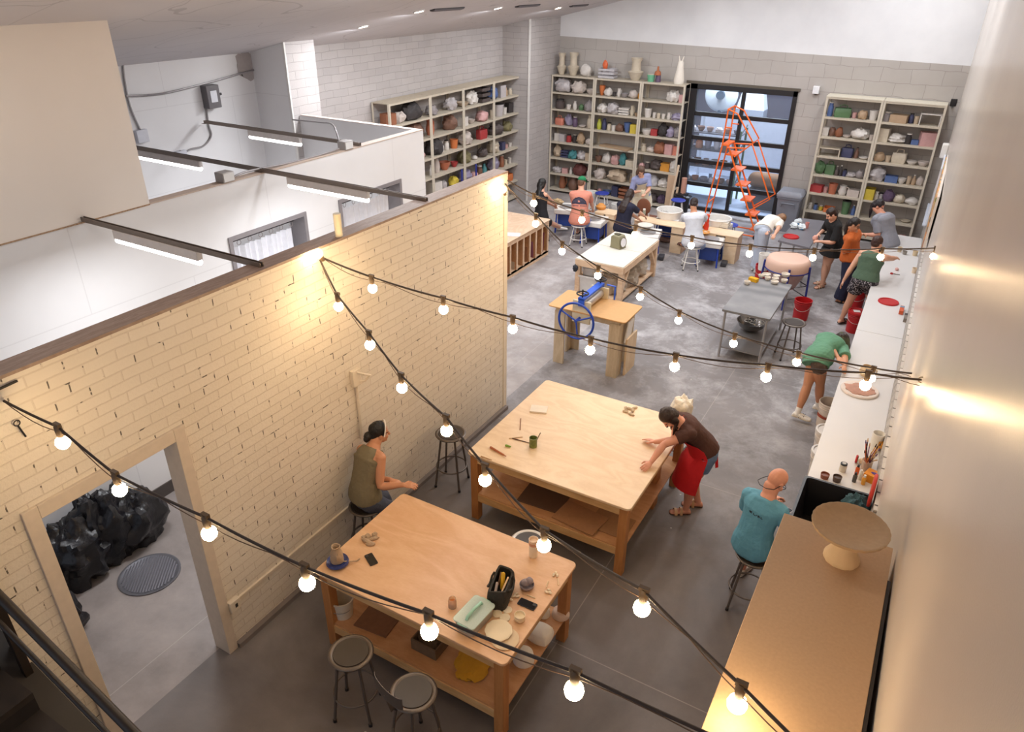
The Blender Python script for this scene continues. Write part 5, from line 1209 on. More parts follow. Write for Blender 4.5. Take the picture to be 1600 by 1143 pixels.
    def shoes(s, mat, sole=None, name='shoe', stripes=None):
        for hp_, k, an, td in s.legs:
            b = MB(); s.foot(b, an+Vector((0, 0, .008)), td, .008, True); o = s.child(b, name, mat, remesh=.008, fold=0)
            so = MB(); s.foot(so, an, td, .011, True)
            z0 = an.z-.062*s.H*.6
            so.v = [Vector((v.x, v.y, min(v.z, z0+.022))) for v in so.v]; q = s.child(so, 'sole', sole or WHITEP, remesh=0, fold=0); q.parent = o
            if stripes:
                lt = td.cross(Vector((0, 0, 1)))
                for sg in (-1, 1):
                    for j in range(3):
                        st = MB(); c = Vector((an.x, an.y, z0+.045))+td*(.045+.024*j)+lt*sg*.045; st.bar(c-td*.01+Vector((0, 0, -.02)), c+td*.005-lt*sg*.012+Vector((0, 0, .024)), .009, .004, lt); q = s.child(st, 'stripe', stripes, remesh=0, fold=0); q.parent = o
    def socks(s, mat):
        for hp_, k, an, td in s.legs:
            b = MB(); d = (k-an).normalized(); b.tube([an-d*.02, an+d*.05, an+d*.09], [.026*s.H, .0245*s.H, .0255*s.H], 14); s.child(b, 'sock', mat, remesh=0, fold=0)
    def sandals(s, strap, sole, name='sandal'):
        for hp_, k, an, td in s.legs:
            lt = td.cross(Vector((0, 0, 1))); z0 = an.z-.062*s.H*.6; kk = s.H/1.7; C = Vector((an.x, an.y, z0))
            b = MB(); s.foot(b, an, td, .009); b.v = [Vector((v.x, v.y, min(v.z, z0+.014)-.004)) for v in b.v]
            o = s.child(b, name, sole, remesh=0, fold=0)
            for u, w_, h_ in ((.115, .050, .045), (.055, .046, .065)):
                st = MB(); arc = [C+td*u*kk+lt*(w_*kk+.006)*cos(a)+Vector((0, 0, (h_*kk+.006)*sin(a)+.004)) for a in [pi*i/10 for i in range(11)]]
                ring = [p+td*.014 for p in arc]+[p-td*.014 for p in arc[::-1]]
                n = len(arc); vs = ring+[p-(p-C).normalized()*.004 for p in ring]; m = len(ring)
                st.add([p+td*.014 for p in arc]+[p-td*.014 for p in arc]+[C+(p-C)*1.06+td*.014 for p in arc]+[C+(p-C)*1.06-td*.014 for p in arc],
                    [(i, i+1, n+i+1, n+i) for i in range(n-1)]+[(2*n+i, 3*n+i, 3*n+i+1, 2*n+i+1) for i in range(n-1)]+[(i, 2*n+i, 2*n+i+1, i+1) for i in range(n-1)]+[(n+i, n+i+1, 3*n+i+1, 3*n+i) for i in range(n-1)])
                q = s.child(st, 'strap', strap, remesh=0, fold=0); q.parent = o
    # hair -----------------------------------------------------------------
    def hair(s, style, col):
        m = hair_mat(col); b = MB()
        def cap(back=-.02, upz=.048, r=(.086, .098, .092)): s.hell(b, (0, back, upz), r)
        if style == 'bun':
            cap(); s.hell(b, (0, -.06, .0), (.074, .055, .075)); s.hell(b, (0, -.125, -.02), (.05, .045, .05)); s.hell(b, (.02, -.145, -.04), (.03, .03, .035)); s.hell(b, (-.02, -.14, -.055), (.025, .025, .04))
        elif style == 'short':
            cap(-.022, .045, (.086, .096, .092)); s.hell(b, (0, -.05, .0), (.08, .062, .075))
        elif style == 'pony':
            cap(); s.hell(b, (0, -.06, .0), (.076, .055, .075))
            k = s.H/1.7; p0 = s.toP(0, -.105, .03); g = Vector((0, 0, -1))
            b.capsule([p0, p0-s.hF*.03*k+g*.06, p0-s.hF*.04*k+g*.2, p0-s.hF*.03*k+g*.32], [.028, .036, .034, .014], 10)
        elif style == 'bob':
            cap(-.02, .048, (.09, .1, .094))
            for sx in (-1, 1): s.hell(b, (sx*.074, .0, -.035), (.026, .062, .09))
            s.hell(b, (0, -.065, -.03), (.082, .05, .10))
        elif style == 'long':
            cap(-.02, .048, (.09, .1, .094)); s.hell(b, (0, -.065, -.02), (.084, .052, .10))
            for sx in (-1, 1): s.hell(b, (sx*.072, -.012, -.03), (.026, .05, .09))
            rings = []
            for t, w_, d_ in ((.93, .078, .045), (.84, .085, .05), (.76, .095, .045), (.66, .10, .035), (.56, .09, .028), (.48, .06, .02)):
                C = s.curve(t); T = s.tan(t); R = (s.R-T*s.R.dot(T)).normalized(); Fv = T.cross(R)
                off = (tor_at(t)[1]*s.H*(s.fat if t < .74 else 1)) + .012
                c = C-Fv*off if t < .8 else C-Fv*.06
                rings.append([c+R*w_*cos(2*pi*i/14)+Fv*d_*sin(2*pi*i/14) for i in range(14)])
            b.loft(rings)
        elif style == 'braids':
            cap(); s.hell(b, (0, -.06, .0), (.078, .055, .078))
            for sx in (-1, 1):
                s.hell(b, (sx*.07, -.01, -.02), (.025, .05, .05)); p0 = s.toP(sx*.07, -.02, -.06); q = p0+Vector((0, 0, -.17))+s.F*.03
                b.capsule([p0, p0.lerp(q, .5)+s.F*.01, q], [.024, .022, .010], 10)
        elif style == 'fringe':   # cropped hair under a cap
            s.hell(b, (0, -.035, .015), (.082, .08, .075)); s.hell(b, (0, -.06, -.025), (.07, .045, .06))
        # keep the face clear
        base = s.Hc; Rm = Matrix((s.hR, s.hF, s.hU)); k = s.H/1.7
        o = s.child(b, 'hair', m, remesh=.008, relax=1, fold=.006, fscale=24)
        bmx = bmesh.new(); bmx.from_mesh(o.data); c0 = s.Hc-s.root.location
        for v in bmx.verts:
            q = Rm @ (v.co-c0)/k
            if q.y > .045 and abs(q.x) < .075 and q.z < .062 and q.z > -.14: v.co -= s.hF*(q.y-.045)*k*.97
        bmx.to_mesh(o.data); bmx.free(); return o
    def cap(s, mat, visor=True, backwards=False):
        b = MB(); s.hell(b, (0, -.012, .062), (.088, .108, .075)); c0 = s.hU
        o = None
        k = s.H/1.7; zc = .045
        b.v = [v if (v-s.Hc).dot(s.hU)/k > zc else v-s.hU*((v-s.Hc).dot(s.hU)-zc*k) for v in b.v]
        o = s.child(b, 'cap', mat, remesh=0, fold=0)
        if visor:
            v = MB(); sg = -1 if backwards else 1; top = []; n = 10
            for i in range(n+1):
                a = -1.15+2.3*i/n; top.append((a, .10, .052)); 
            vs = []; fs = []
            for zz in (0, -.006):
                for r_, dz in ((.088, 0), (.165, -.022)):
                    for a, _, z in top: vs.append(s.toP(sin(a)*r_*.92, sg*cos(a)*r_-.012+.01, .052+dz*cos(a)+zz))
            m = n+1
            for i in range(n):
                fs += [(i, i+1, m+i+1, m+i), (2*m+i, 3*m+i, 3*m+i+1, 2*m+i+1), (m+i, m+i+1, 3*m+i+1, 3*m+i), (i, 2*m+i, 2*m+i+1, i+1)]
            v.add(vs, fs); q = s.child(v, 'visor', mat, remesh=0, fold=0); q.parent = o
        bt = MB(); s.hell(bt, (0, -.012, .138), (.009, .009, .006), 8, 5); q = s.child(bt, 'button', mat, remesh=0, fold=0); q.parent = o
        return o
    def glasses(s, mat, cord=False):
        b = MB(); k = s.H/1.7
        for sx in (-1, 1):
            pts = [s.toP(sx*.034+.026*cos(a), .098-abs(sx*.034+.026*cos(a))*.25, -.004+.019*sin(a)) for a in [2*pi*i/16 for i in range(16)]]
            b.tube(pts, .0028*k, 6, closed=True)
            b.tube([s.toP(sx*.062, .082, .0), s.toP(sx*.079, .03, .004), s.toP(sx*.082, -.02, .004), s.toP(sx*.08, -.035, -.012)], .0028*k, 6)
        b.tube([s.toP(-.01, .104, .0), s.toP(.01, .104, .0)], .0028*k, 6)
        o = s.child(b, 'glasses', mat, remesh=0, fold=0)
        if cord:
            b = MB(); pts = [s.toP(-.081, -.03, -.01), s.toP(-.085, -.07, -.05), s.toP(-.06, -.13, -.085), s.toP(0, -.15, -.10), s.toP(.06, -.13, -.09), s.toP(.085, -.07, -.06), s.toP(.081, -.03, -.01)]
            b.tube(pts, .004*k, 6); q = s.child(b, 'cord', mat, remesh=0, fold=0); q.parent = o
        return o
    def apron(s, mat, length=.9, t1=.62, name='apron', half=1.15, ties=True):
        """bib and skirt of cloth hanging in front of the body"""
        rows = []
        n = 14
        for t in (t1, .5, .35, .2, .1, .0):
            C = s.curve(t); T = s.tan(t); R = (s.R-T*s.R.dot(T)).normalized(); Fv = T.cross(R)
            w, d = tor_at(t); w = w*s.H*s.fat+.04; d = d*s.H*s.fat+.04; hw = half*(.62 if t > .45 else .9 if t > .25 else 1.1)
            rows.append([C+R*w*sin(-hw+2*hw*i/n)+Fv*d*cos(-hw+2*hw*i/n) for i in range(n+1)])
        if length:
            ks = [l[0].lerp(l[1], min(length, 1)) if length <= 1 else l[1].lerp(l[2], length-1) for l in s.legs]; C1 = (ks[0]+ks[1])/2
            for u in (.35, .7, 1.):
                c = s.P.lerp(C1, u); w = .115*s.H*s.fat+.04+.02*u; d = .085*s.H*s.fat+.05+.02*u; hw = 1.25
                kk = (l_ := s.legs)[0][0].lerp(ks[0], u)
                fr = max((l[0].lerp(k_, u)-c).dot(s.F) for l, k_ in zip(s.legs, ks))+.085
                rows.append([c+s.R*w*sin(-hw+2*hw*i/n)+s.F*max(d, fr)*cos(-hw+2*hw*i/n) for i in range(n+1)])
        b = MB(); m = n+1; vs = []; 
        for r in rows: vs += r
        back = []
        for r in rows:
            c = sum(r, Vector())/len(r); back += [p+(c-p).normalized()*.004-s.F*.006 for p in r]
        K = len(rows); fs = []; o = K*m
        for j in range(K-1):
            for i in range(n):
                a = j*m+i; fs += [(a, a+1, a+m+1, a+m), (o+a, o+a+m, o+a+m+1, o+a+1)]
        for j in range(K-1):
            for i in (0, n): a = j*m+i; fs.append((a, a+m, o+a+m, o+a))
        for i in range(n): fs += [(i, o+i, o+i+1, i+1), ((K-1)*m+i, (K-1)*m+i+1, o+(K-1)*m+i+1, o+(K-1)*m+i)]
        b.add(vs+back, fs); ap = s.child(b, name, mat, remesh=0, fold=0)
        if ties:
            b = MB(); C = s.curve(t1+.02); 
            for sg in (-1, 1):
                p0 = rows[0][0 if sg < 0 else n]; b = MB(); b.tube([p0, s.curve(.74)+s.cR*sg*.06*s.H-s.cF*-.02, s.curve(.79)-s.cF*.05*s.H+s.cR*sg*.03], .008, 6); q = s.child(b, 'neck_strap', mat, remesh=0, fold=0); q.parent = ap
            b = MB(); bk = s.curve(.16)-s.F*(.08*s.H*s.fat+.03); g = Vector((0, 0, -1))
            for e in (-.02, .03):
                b = MB(); b.bar(bk+s.R*e, bk+s.R*e*2+g*.34-s.F*.05, .035, .006, s.R); q = s.child(b, 'tie', mat, remesh=0, fold=0); q.parent = ap
        return ap
    def print_on(s, o, strokes, mat, back=True, r=.0035, name='print'):
        """ink strokes lying on a garment; stroke points are (x across, t up the spine)"""
        from mathutils.bvhtree import BVHTree
        base = s.root.location; tree = BVHTree.FromPolygons([v.co for v in o.data.vertices], [tuple(p.vertices) for p in o.data.polygons])
        b = MB()
        for st in strokes:
            out = []
            for k in range(len(st)-1):
                for u in (0, .34, .67):
                    x = st[k][0]+(st[k+1][0]-st[k][0])*u; t = st[k][1]+(st[k+1][1]-st[k][1])*u; out.append((x, t))
            out.append(st[-1]); pts = []
            for x, t in out:
                C = s.curve(t); T = s.tan(t); R = (s.R-T*s.R.dot(T)).normalized(); Fv = T.cross(R)
                d = Fv if back else -Fv
                h = tree.ray_cast(C+R*x-d*.6-base, d)
                if h[0] is not None: pts.append(h[0]+base)
            if len(pts) > 1: b.tube(pts, r, 5)
        if b.v:
            q = s.child(b, name, mat, remesh=0, fold=0); q.parent = o
    def paint(s, o, fn, mat):
        """give the faces of a garment another material where fn(x, t, back) says so; x across, t up the back"""
        o.data.materials.append(mat); k = len(o.data.materials)-1; base = s.root.location
        pts = [(i/60, s.curve(i/60)) for i in range(61)]
        for p in o.data.polygons:
            w_ = p.center+base; t, C = min(pts, key=lambda q: (q[1]-w_).length_squared)
            d = w_-C; T = s.tan(t); R = (s.R-T*s.R.dot(T)).normalized(); Fv = T.cross(R)
            if fn(d.dot(R), t+ (d.dot(T))/s.H*2.4*0, d.dot(Fv), w_): p.material_index = k
def cloth(c, var=.12, bump=.35): return M(c, .85, var=var, scale=5, bump=bump, bscale=26)
V = Vector
# --- 1 seated, black dress, long dark hair, left of the wheels
S1 = at(846, 342, .55); st1 = stool((S1.x, S1.y, 0), .2, 'low stool under the person in the black dress', .46)
a = Person('person with long dark hair in a black dress seated at the left wheel', S1, (847, 288, .39), 30, [at(866, 322, .70), at(872, 322, .70)], [at(883, 357, 0)-facing(20)*.1, at(890, 362, 0)-facing(20)*.1], toes=[20, 10], H=1.64, headpitch=-25, seated=True).body()
a.top(cloth('#18171b'), sleeve=0, t0=-.05, name='dress'); a.bottoms(cloth('#18171b'), length=.62, name='dress_skirt'); a.hair('long', '#15110f'); a.shoes(M('#e9e7e4', .5))
# --- 2 peach T-shirt and green cap, back to the camera
S2 = at(905, 345, .56); stool((S2.x, S2.y, 0), .1, 'white legged stool under the person in the peach T-shirt', .47, rim=WHITEP, legm=WHITEP, seatcol=M('#d8d2c8', .5), group='white legged stools')
a = Person('person in a peach T-shirt and green cap seated with back turned', S2, (909, 285, .40), 72, [at(908, 335, .75)+facing(72)*.42, at(922, 332, .70)+facing(72)*.3], [at(900, 372, 0)+facing(80)*.35, at(934, 372, 0)], toes=[80, 40], H=1.76, fat=1.16, headpitch=-18, headyaw=60).body()
sh = a.top(cloth('#d98d78'), t0=-.06, sleeve=.75, name='t_shirt', loose=.03); a.bottoms(cloth('#6f86b8'), length=.8, name='shorts'); a.hair('fringe', '#6b4a38'); a.cap(cloth('#1f7a4d')); a.sandals(M('#4a332a', .6), M('#3b2a22', .7))
NAVYP = M('#4a4658', .8, var=.5, scale=26)
a.paint(sh, lambda x, t, f, w_: f < 0 and t > .36 and (x/.17)**2+((t-.46)/.16)**2 < 1 and t > .455 and not (abs(x) < .022 and abs(t-.52) < .02), NAVYP)
a.print_on(sh, [[(-.15+.03*i, .432), (-.138+.03*i, .405), (-.13+.03*i, .43), (-.128+.03*i, .408)] for i in range(11) if i != 5], NAVYP, r=.004, name='back_print')
a.print_on(sh, [[(-.17, .44), (-.15, .53), (-.07, .60), (0, .615), (.07, .60), (.15, .53), (.17, .44)], [(-.17, .45), (-.06, .50), (0, .47), (.07, .52), (.17, .45)]], M('#2e2b40', .8), r=.006, name='back_print')
# --- 3 apron, facing the camera behind the wheels
P3 = at(1003, 305, .86)
a = Person('person in a cream apron and blue grey sleeves standing by the back shelves', P3, (1001, 268, .40), -80, [at(1008, 302, 1.02), at(999, 299, 1.04)], [P3-V((0, 0, P3.z))+facing(180)*.1, P3-V((0, 0, P3.z))+facing(0)*.1], H=1.64, fat=1.08, headpitch=-40, finger=.9).body()
a.top(cloth('#8d93b8'), t0=.0, sleeve=.8, name='t_shirt'); a.bottoms(cloth('#cfc9c0'), name='trousers'); a.apron(cloth('#d3c8b0'), length=.55, t1=.60); a.hair('bob', '#5a4132'); a.shoes(M('#d8d4d0', .6))
hc = (at(1000, 299, 1.04)+at(1007, 302, 1.02))/2
b = MB(); b.lathe([(0, 0), (.04, 0), (.055, .06), (.045, .10), (.03, .10), (.04, .06), (0, .02)], 20); tag(b.build('clay_pot', M('#e0d2b8', .7), loc=hc+facing(-80)*.06+V((0, 0, -.03))), 'cream clay pot held by the person in the cream apron', 'pot')
# --- 4 navy T-shirt, long dark hair, back to the camera
S4 = at(972, 358, .55); stool((S4.x, S4.y, 0), .0, 'low stool under the person in the navy T-shirt', .46)
a = Person('person with long dark hair in a navy T-shirt seated at a wheel', S4, (984, 305, .39), 48, [at(1003, 346, .66), at(1010, 340, .70)], [at(990, 375, 0)+facing(60)*.2, at(1008, 380, 0)], toes=[50, 30], H=1.66, fat=1.08, headpitch=-40).body()
sh = a.top(cloth('#1d1d33'), t0=-.04, sleeve=.7, name='t_shirt'); a.bottoms(cloth('#15151a'), length=.5, name='shorts'); a.hair('long', '#2c1b14'); a.shoes(M('#7a5a4c', .6))
a.paint(sh, lambda x, t, f, w_: f < 0 and ((x+.06)/.06)**2+((t-.60)/.07)**2 < 1, M('#8c7568', .8, var=.6, scale=30))
# --- 5 white T-shirt, back to the camera
S5 = at(1083, 378, .58); stool((S5.x, S5.y, 0), .4, 'white legged stool under the person in the white T-shirt', .49, rim=WHITEP, legm=WHITEP, seatcol=M('#d8d2c8', .5), group='white legged stools')
a = Person('person in a loose white T-shirt seated with back turned on a white stool', S5, (1084, 319, .385), 70, [at(1066, 350, .72)+facing(75)*.35, at(1105, 352, .72)+facing(75)*.2], [at(1062, 388, 0)+facing(90)*.1, at(1113, 396, 0)-facing(30)*.05], toes=[110, 30], H=1.66, fat=1.12, headpitch=-35, skin='warm', knee=[facing(110), facing(40)]).body()
a.top(cloth('#d7dae2', .05), t0=-.07, sleeve=.85, name='t_shirt', loose=.045, flare=.03, fold=.01); a.bottoms(cloth('#8fa0c0'), length=.85, name='shorts'); a.hair('short', '#2a1a16'); a.sandals(M('#4a2c26', .6), M('#3a2420', .7))
# --- 6 white T-shirt bending over the vat
F6 = at(1180, 424, 0)
P6 = V((F6.x, F6.y, .90))
a = Person('person in a white T-shirt and pale jeans bending over the clay vat', P6, (1219, 343, .385), 5, [at(1197, 392, .80), at(1200, 388, .80)], [F6+facing(95)*.06, F6+facing(-85)*.08], H=1.66, headpitch=-60, headyaw=-10, root='far', lean=.28, bulge=.10, elbow=[facing(60), facing(-60)], skin='fair').body()
sh = a.top(cloth('#e9e4da', .04), t0=.0, sleeve=.75, name='t_shirt', loose=.03); a.bottoms(cloth('#b4bccb'), name='jeans', inf=.026); a.hair('bob', '#8a6547'); a.shoes(M('#d8d4d0', .6))
# --- 7 black dress, standing, facing left
F7 = at(1286, 447, 0); P7 = V((F7.x, F7.y+.02, .875))
a = Person('person in a loose black T-shirt dress standing beside the grey table', P7, (1299, 335, .405), 185, [at(1281, 377, 1.0), at(1279, 366, 1.04)], [F7+facing(100)*.10+facing(0)*.05, F7+facing(-80)*.06-facing(0)*.06], toes=[170, 205], H=1.66, headpitch=-35, headyaw=180, finger=1.0, skin='fair').body()
a.top(cloth('#141416'), t0=-.02, sleeve=.9, name='dress', loose=.05, flare=.03); a.skirt(cloth('#141416'), length=.5, name='dress_skirt'); a.hair('pony', '#2c1c16'); a.sandals(M('#d9b79a', .6), M('#7a5138', .7))
b = MB(); hc = at(1276, 372, 1.03); b.blob((0, 0, 0), (.05, .05, .06), 3, .2, 2, flat=False); tag(b.build('clay_lump', M('#d8a090', .7), loc=hc+facing(180)*.03), 'pinkish clay lump held by the person in the black dress', 'clay')
# --- 8 orange T-shirt, glasses
F8 = at(1312, 470, 0); P8 = V((F8.x, F8.y, .885))
a = Person('person in an orange T-shirt and glasses holding a wooden stick', P8, (1335, 351, .405), -35, [at(1345, 366, 1.28), at(1334, 384, 1.10)], [F8+facing(55)*.12, F8+facing(-125)*.06], H=1.66, fat=1.1, headpitch=-22, headyaw=-30, finger=1.1, skin='warm').body()
sh = a.top(cloth('#c0622a'), t0=-.06, sleeve=.9, name='t_shirt', loose=.04, flare=.02); a.bottoms(cloth('#232740'), name='trousers', inf=.022, flare=.02); a.hair('pony', '#1f1512'); a.glasses(M('#2a2422', .4)); a.sandals(M('#2f2622', .6), M('#2a211d', .7))
a.print_on(sh, [[(-.06+.024*i, .565), (-.056+.024*i, .54), (-.046+.024*i, .563), (-.044+.024*i, .542)] for i in range(6)], M('#6a3a20', .8), back=False, r=.003, name='front_print')
p0, p1 = at(1333, 386, 1.06), at(1343, 362, 1.30); b = MB(); b.tube([p0, p1], .007, 8); tag(b.build('wooden_stick', M('#d9b98c', .6), smooth=60), 'thin wooden stick held by the person in the orange T-shirt', 'stick')
# --- 9 grey T-shirt
F9 = at(1366, 452, 0); P9 = V((F9.x, F9.y+.15, .88))
a = Person('person in a grey T-shirt holding a white mug by the far counter end', P9, (1373, 322, .41), -55, [at(1388, 362, 1.02), at(1350, 366, 1.06)], [F9+facing(35)*.12+V((0, .15, 0)), F9+facing(-145)*.12+V((0, .15, 0))], H=1.72, fat=1.38, headpitch=-25, headyaw=-35, finger=.9, skin='pink', elbow=[None, facing(-125)*.25+V((0, 0, -1))]).body()
a.top(cloth('#8b8d97'), t0=-.06, sleeve=.85, name='t_shirt', loose=.03, flare=.02); a.bottoms(cloth('#1f2026'), name='trousers', inf=.02); a.hair('pony', '#20161a'); a.shoes(M('#3a3434', .6), M('#2a2626', .6))
hc = at(1384, 361, 1.02)
place('mug', 'white mug held by the person in the grey T-shirt', 'mug', 1384, 362, [('body', WHITEP, lambda b: b.lathe([(0, -.05), (.04, -.05), (.045, .055), (.04, .055), (.036, -.04), (0, -.04)], 22)), ('handle', WHITEP, lambda b: b.tube([(.042, 0, .03), (.075, 0, .025), (.075, 0, -.02), (.042, 0, -.03)], .008))], 1.02)
# --- 10 green tank top, patterned shorts, reaching right
F10 = at(1312, 506, 0); G10 = at(1354, 486, 0)
P10 = at(1351, 440, .90)
a = Person('person in a green tank top and patterned shorts reaching across the counter', P10, (1371, 380, .395), 42, [at(1317, 440, .80), at(1428, 404, 1.02)], [F10+V((0, .02, 0)), G10], toes=[30, 40], H=1.66, fat=1.22, headpitch=-10, headyaw=20, root='far', lean=.3, finger=.35, skin='fair', elbow=[None, facing(-60)*.6+V((0, 0, -.8))]).body()
a.top(cloth('#4f6653'), t0=.07, sleeve=0, name='tank_top', straps=True, loose=.012)
def pat_mat():
    m, N, L, bb = newmat('patterned_cloth'); tc = N.new('ShaderNodeTexCoord'); v = N.new('ShaderNodeTexVoronoi'); v.inputs['Scale'].default_value = 48; L.new(tc.outputs['Object'], v.inputs['Vector'])
    r = ramp(N, [(.0, '#d0c8cc'), (.30, '#b0a8ae'), (.42, '#241f26'), (1, '#17141a')]); L.new(v.outputs['Distance'], r.inputs[0]); L.new(r.outputs[0], bb.inputs['Base Color']); bb.inputs['Roughness'].default_value = .85; return m
a.bottoms(pat_mat(), length=.52, name='shorts', inf=.02, flare=.05); a.hair('short', '#3a211b'); a.sandals(M('#2b2523', .6), M('#231e1c', .7))
# --- 11 green T-shirt and cap, bending over the counter
F11, G11 = at(1243, 656, 0), at(1277, 643, 0)
P11 = V(((F11.x+G11.x)/2-.03, (F11.y+G11.y)/2, .90))
a = Person('person in a green T-shirt and olive cap bending over the white counter', P11, (1313, 533, .40), -3, [at(1338, 592, .97), at(1322, 610, .95)], [F11, G11], toes=[-35, -35], H=1.68, fat=1.08, headpitch=-42, headyaw=-45, root='far', lean=.36, bulge=.10, vox=.0068, finger=.25, flat=True, elbow=[facing(60)+V((0, 0, .3)), facing(-70)*.8+V((0, 0, .2))], knee=[facing(-10), facing(10)], skin='warm').body()
a.top(cloth('#5f9176'), t0=-.16, sleeve=.9, name='t_shirt', loose=.045, flare=.03, fold=.009); a.bottoms(cloth('#5a4a42'), length=.26, name='shorts', inf=.012); a.hair('bob', '#2a1a14'); a.cap(cloth('#4a4a36')); a.shoes(M('#ece6dc', .5), M('#d9cbb4', .5), stripes=M('#1c1a1a', .6)); a.socks(M('#f0ece6', .8))
# --- 12 brown T-shirt and red apron at the square table
F12 = at(1062, 800, 0)
P12 = at(1092, 712, .86)
P12 = V((F12.x+.13, F12.y+.12, .87))
a = Person('person in a brown T-shirt and red apron leaning on the square table', P12, (1046, 652, .385), 192, [at(1017, 722, .955), at(1024, 690, .96)], [F12+V((.06, .02, 0)), F12+V((.14, .22, 0))], toes=[178, 170], H=1.66, fat=1.04, headpitch=-62, headyaw=195, root='near', lean=.25, bulge=.10, vox=.0062, finger=.25, flat=True, skin='pink', elbow=[facing(100)*.8+V((0, 0, .2)), facing(-70)*.9+V((0, 0, .1))]).body()
a.top(cloth('#4b2d25'), t0=.02, sleeve=.5, name='t_shirt', loose=.02, flare=.015, fold=.007); a.bottoms(cloth('#62789a', .25), length=.48, name='denim_shorts', inf=.02, flare=.02); a.apron(M('#c4151d', .8, var=.10, scale=4, bump=.3, bscale=20), length=1.12, t1=.60); a.hair('braids', '#2a1914'); a.sandals(M('#c9a17a', .6), M('#4a3022', .7))
# --- 13 olive tank top at the nearest table
P13 = V((SEAT_OLIVE.x, SEAT_OLIVE.y, .735))
a = Person('person in an olive tank top with a dark bun seated at the nearest table', P13, (593, 676, .405), 40, [at(585, 770, .95)+facing(60)*.25, at(630, 757, .965)], [P13-V((0, 0, .735))+facing(60)*.42+facing(150)*.12, P13-V((0, 0, .735))+facing(40)*.45-facing(130)*.1], H=1.66, headpitch=-5, headyaw=25, vox=.006, finger=.5, flat=True, skin='warm', lean=.7, elbow=[None, -facing(40)*.5+V((0, 0, -.9))]).body()
a.top(cloth('#7b7159'), t0=-.01, sleeve=0, name='tank_top', straps=True, loose=.018, inf=.016, fold=.008); a.bottoms(cloth('#4b5060', .3), length=1.9, name='jeans'); a.hair('bun', '#0f0c0c'); a.shoes(M('#5a4a44', .6))
b = MB(); k = a.H/1.7; pts = [a.toP(.088*cos(q), .03-.0*cos(q)+.02*sin(q), .02+.125*sin(q)) for q in [radians(x) for x in range(-10, 191, 12)]]
b.tube(pts, .007, 8); a.child(b, 'headband', M('#ece6de', .5), remesh=0, fold=0)
b = MB(); c = a.curve(.72); pts = [a.curve(.74)+a.cR*.06*cos(q)*a.H*.9-a.cF*(.052*a.H)*sin(q)-V((0, 0, .012)) for q in [radians(x) for x in range(0, 181, 15)]]; b.tube(pts, .007, 6); a.child(b, 'bra_strap', M('#2a2220', .7), remesh=0, fold=0)
# --- 14 bald, blue T-shirt
P14 = V((SEAT_BALD.x-.04, SEAT_BALD.y, .75))
a = Person('bald person in a blue T-shirt and glasses seated looking at a phone', P14, (1213, 752, .40), 46, [at(1196, 800, 1.0)+facing(60)*.22, at(1222, 812, 1.02)], [P14-V((0, 0, .75))+facing(60)*.38+facing(140)*.1, P14-V((0, 0, .75))+facing(30)*.36], H=1.74, fat=.93, headpitch=-38, headyaw=20, vox=.006, finger=.9, skin='pink', lean=.6, bulge=.17, elbow=[facing(150)*.5+V((0, 0, -1)), facing(-55)*.7+V((0, 0, -.8))]).body()
sh = a.top(cloth('#5f9db8', .10), t0=-.06, sleeve=.85, name='t_shirt', loose=.03, inf=.018, flare=.025, fold=.009); a.bottoms(cloth('#6b5236'), length=.95, name='shorts'); a.glasses(M('#1d1a1a', .4), cord=True); a.shoes(M('#c9c2ba', .6))
TXT = M('#26303a', .8)
x0 = -.02
a.print_on(sh, [[(x0-.05, .590), (x0-.02, .592)], [(x0-.05, .582), (x0-.025, .583)], [(x0-.045, .574), (x0-.02, .575)], [(x0-.005, .592), (x0-.005, .570), (x0+.018, .572)], [(x0+.03, .592), (x0+.022, .572)], [(x0+.04, .592), (x0+.04, .570), (x0+.06, .574), (x0+.055, .582), (x0+.04, .582), (x0+.055, .590), (x0+.04, .592)], [(x0+.07, .592), (x0+.07, .572), (x0+.085, .572)]], TXT, name='back_print')
pc = at(1222, 795, 1.05)
phone('white backed phone held by the bald person', 1227, 800, -.4, 1.07, body='#dcdce8')
# ================================================================== SHELVING RACKS AND WHAT IS ON THEM
RACKM = M('#c9bfae', .5, .1, var=.06); RACKS = M('#bfb4a2', .55, .05, var=.08); CARD = M('#a98b66', .85)
NT = 8
def rack(label, loc, rz, w_, d_, h):
    t = thing('shelving_rack', label, 'shelf', loc, rz, 'beige steel shelving racks')
    for x in (-w_/2+.02, w_/2-.02):
        for y in (.02, d_-.02):
            b = MB(); s = 1 if x < 0 else -1; q = 1 if y < .1 else -1
            b.span((x-.02*s, y-.02*q, 0), (x+.025*s, y-.014*q, h)); b.span((x-.02*s, y-.014*q, 0), (x-.014*s, y+.025*q, h)); b.build('post', RACKM, t, smooth=0)
    for i in range(NT):
        z = .1+(h-.1)*i/(NT-1)
        b = MB(); b.span((-w_/2+.008, .008, z-.012), (w_/2-.008, d_-.008, z)); b.span((-w_/2+.008, .004, z-.04), (w_/2-.008, .014, z+.001)); b.span((-w_/2+.008, d_-.014, z-.04), (w_/2-.008, d_-.004, z+.001)); b.build('shelf', RACKS, t, smooth=0)
    return t
_item = [0]
def sh_cup(b, w, h): b.lathe([(0, 0), (w*.42, 0), (w*.5, h), (w*.44, h), (w*.36, h*.15), (0, h*.15)], 14)
def sh_bowl(b, w, h): b.lathe([(0, 0), (w*.25, 0), (w*.42, h*.45), (w*.5, h), (w*.46, h), (w*.36, h*.45), (0, h*.2)], 16)
def sh_vase(b, w, h): b.lathe([(0, 0), (w*.38, 0), (w*.5, h*.3), (w*.46, h*.6), (w*.28, h*.85), (w*.34, h), (w*.27, h), (w*.2, h*.85), (0, h*.7)], 16)
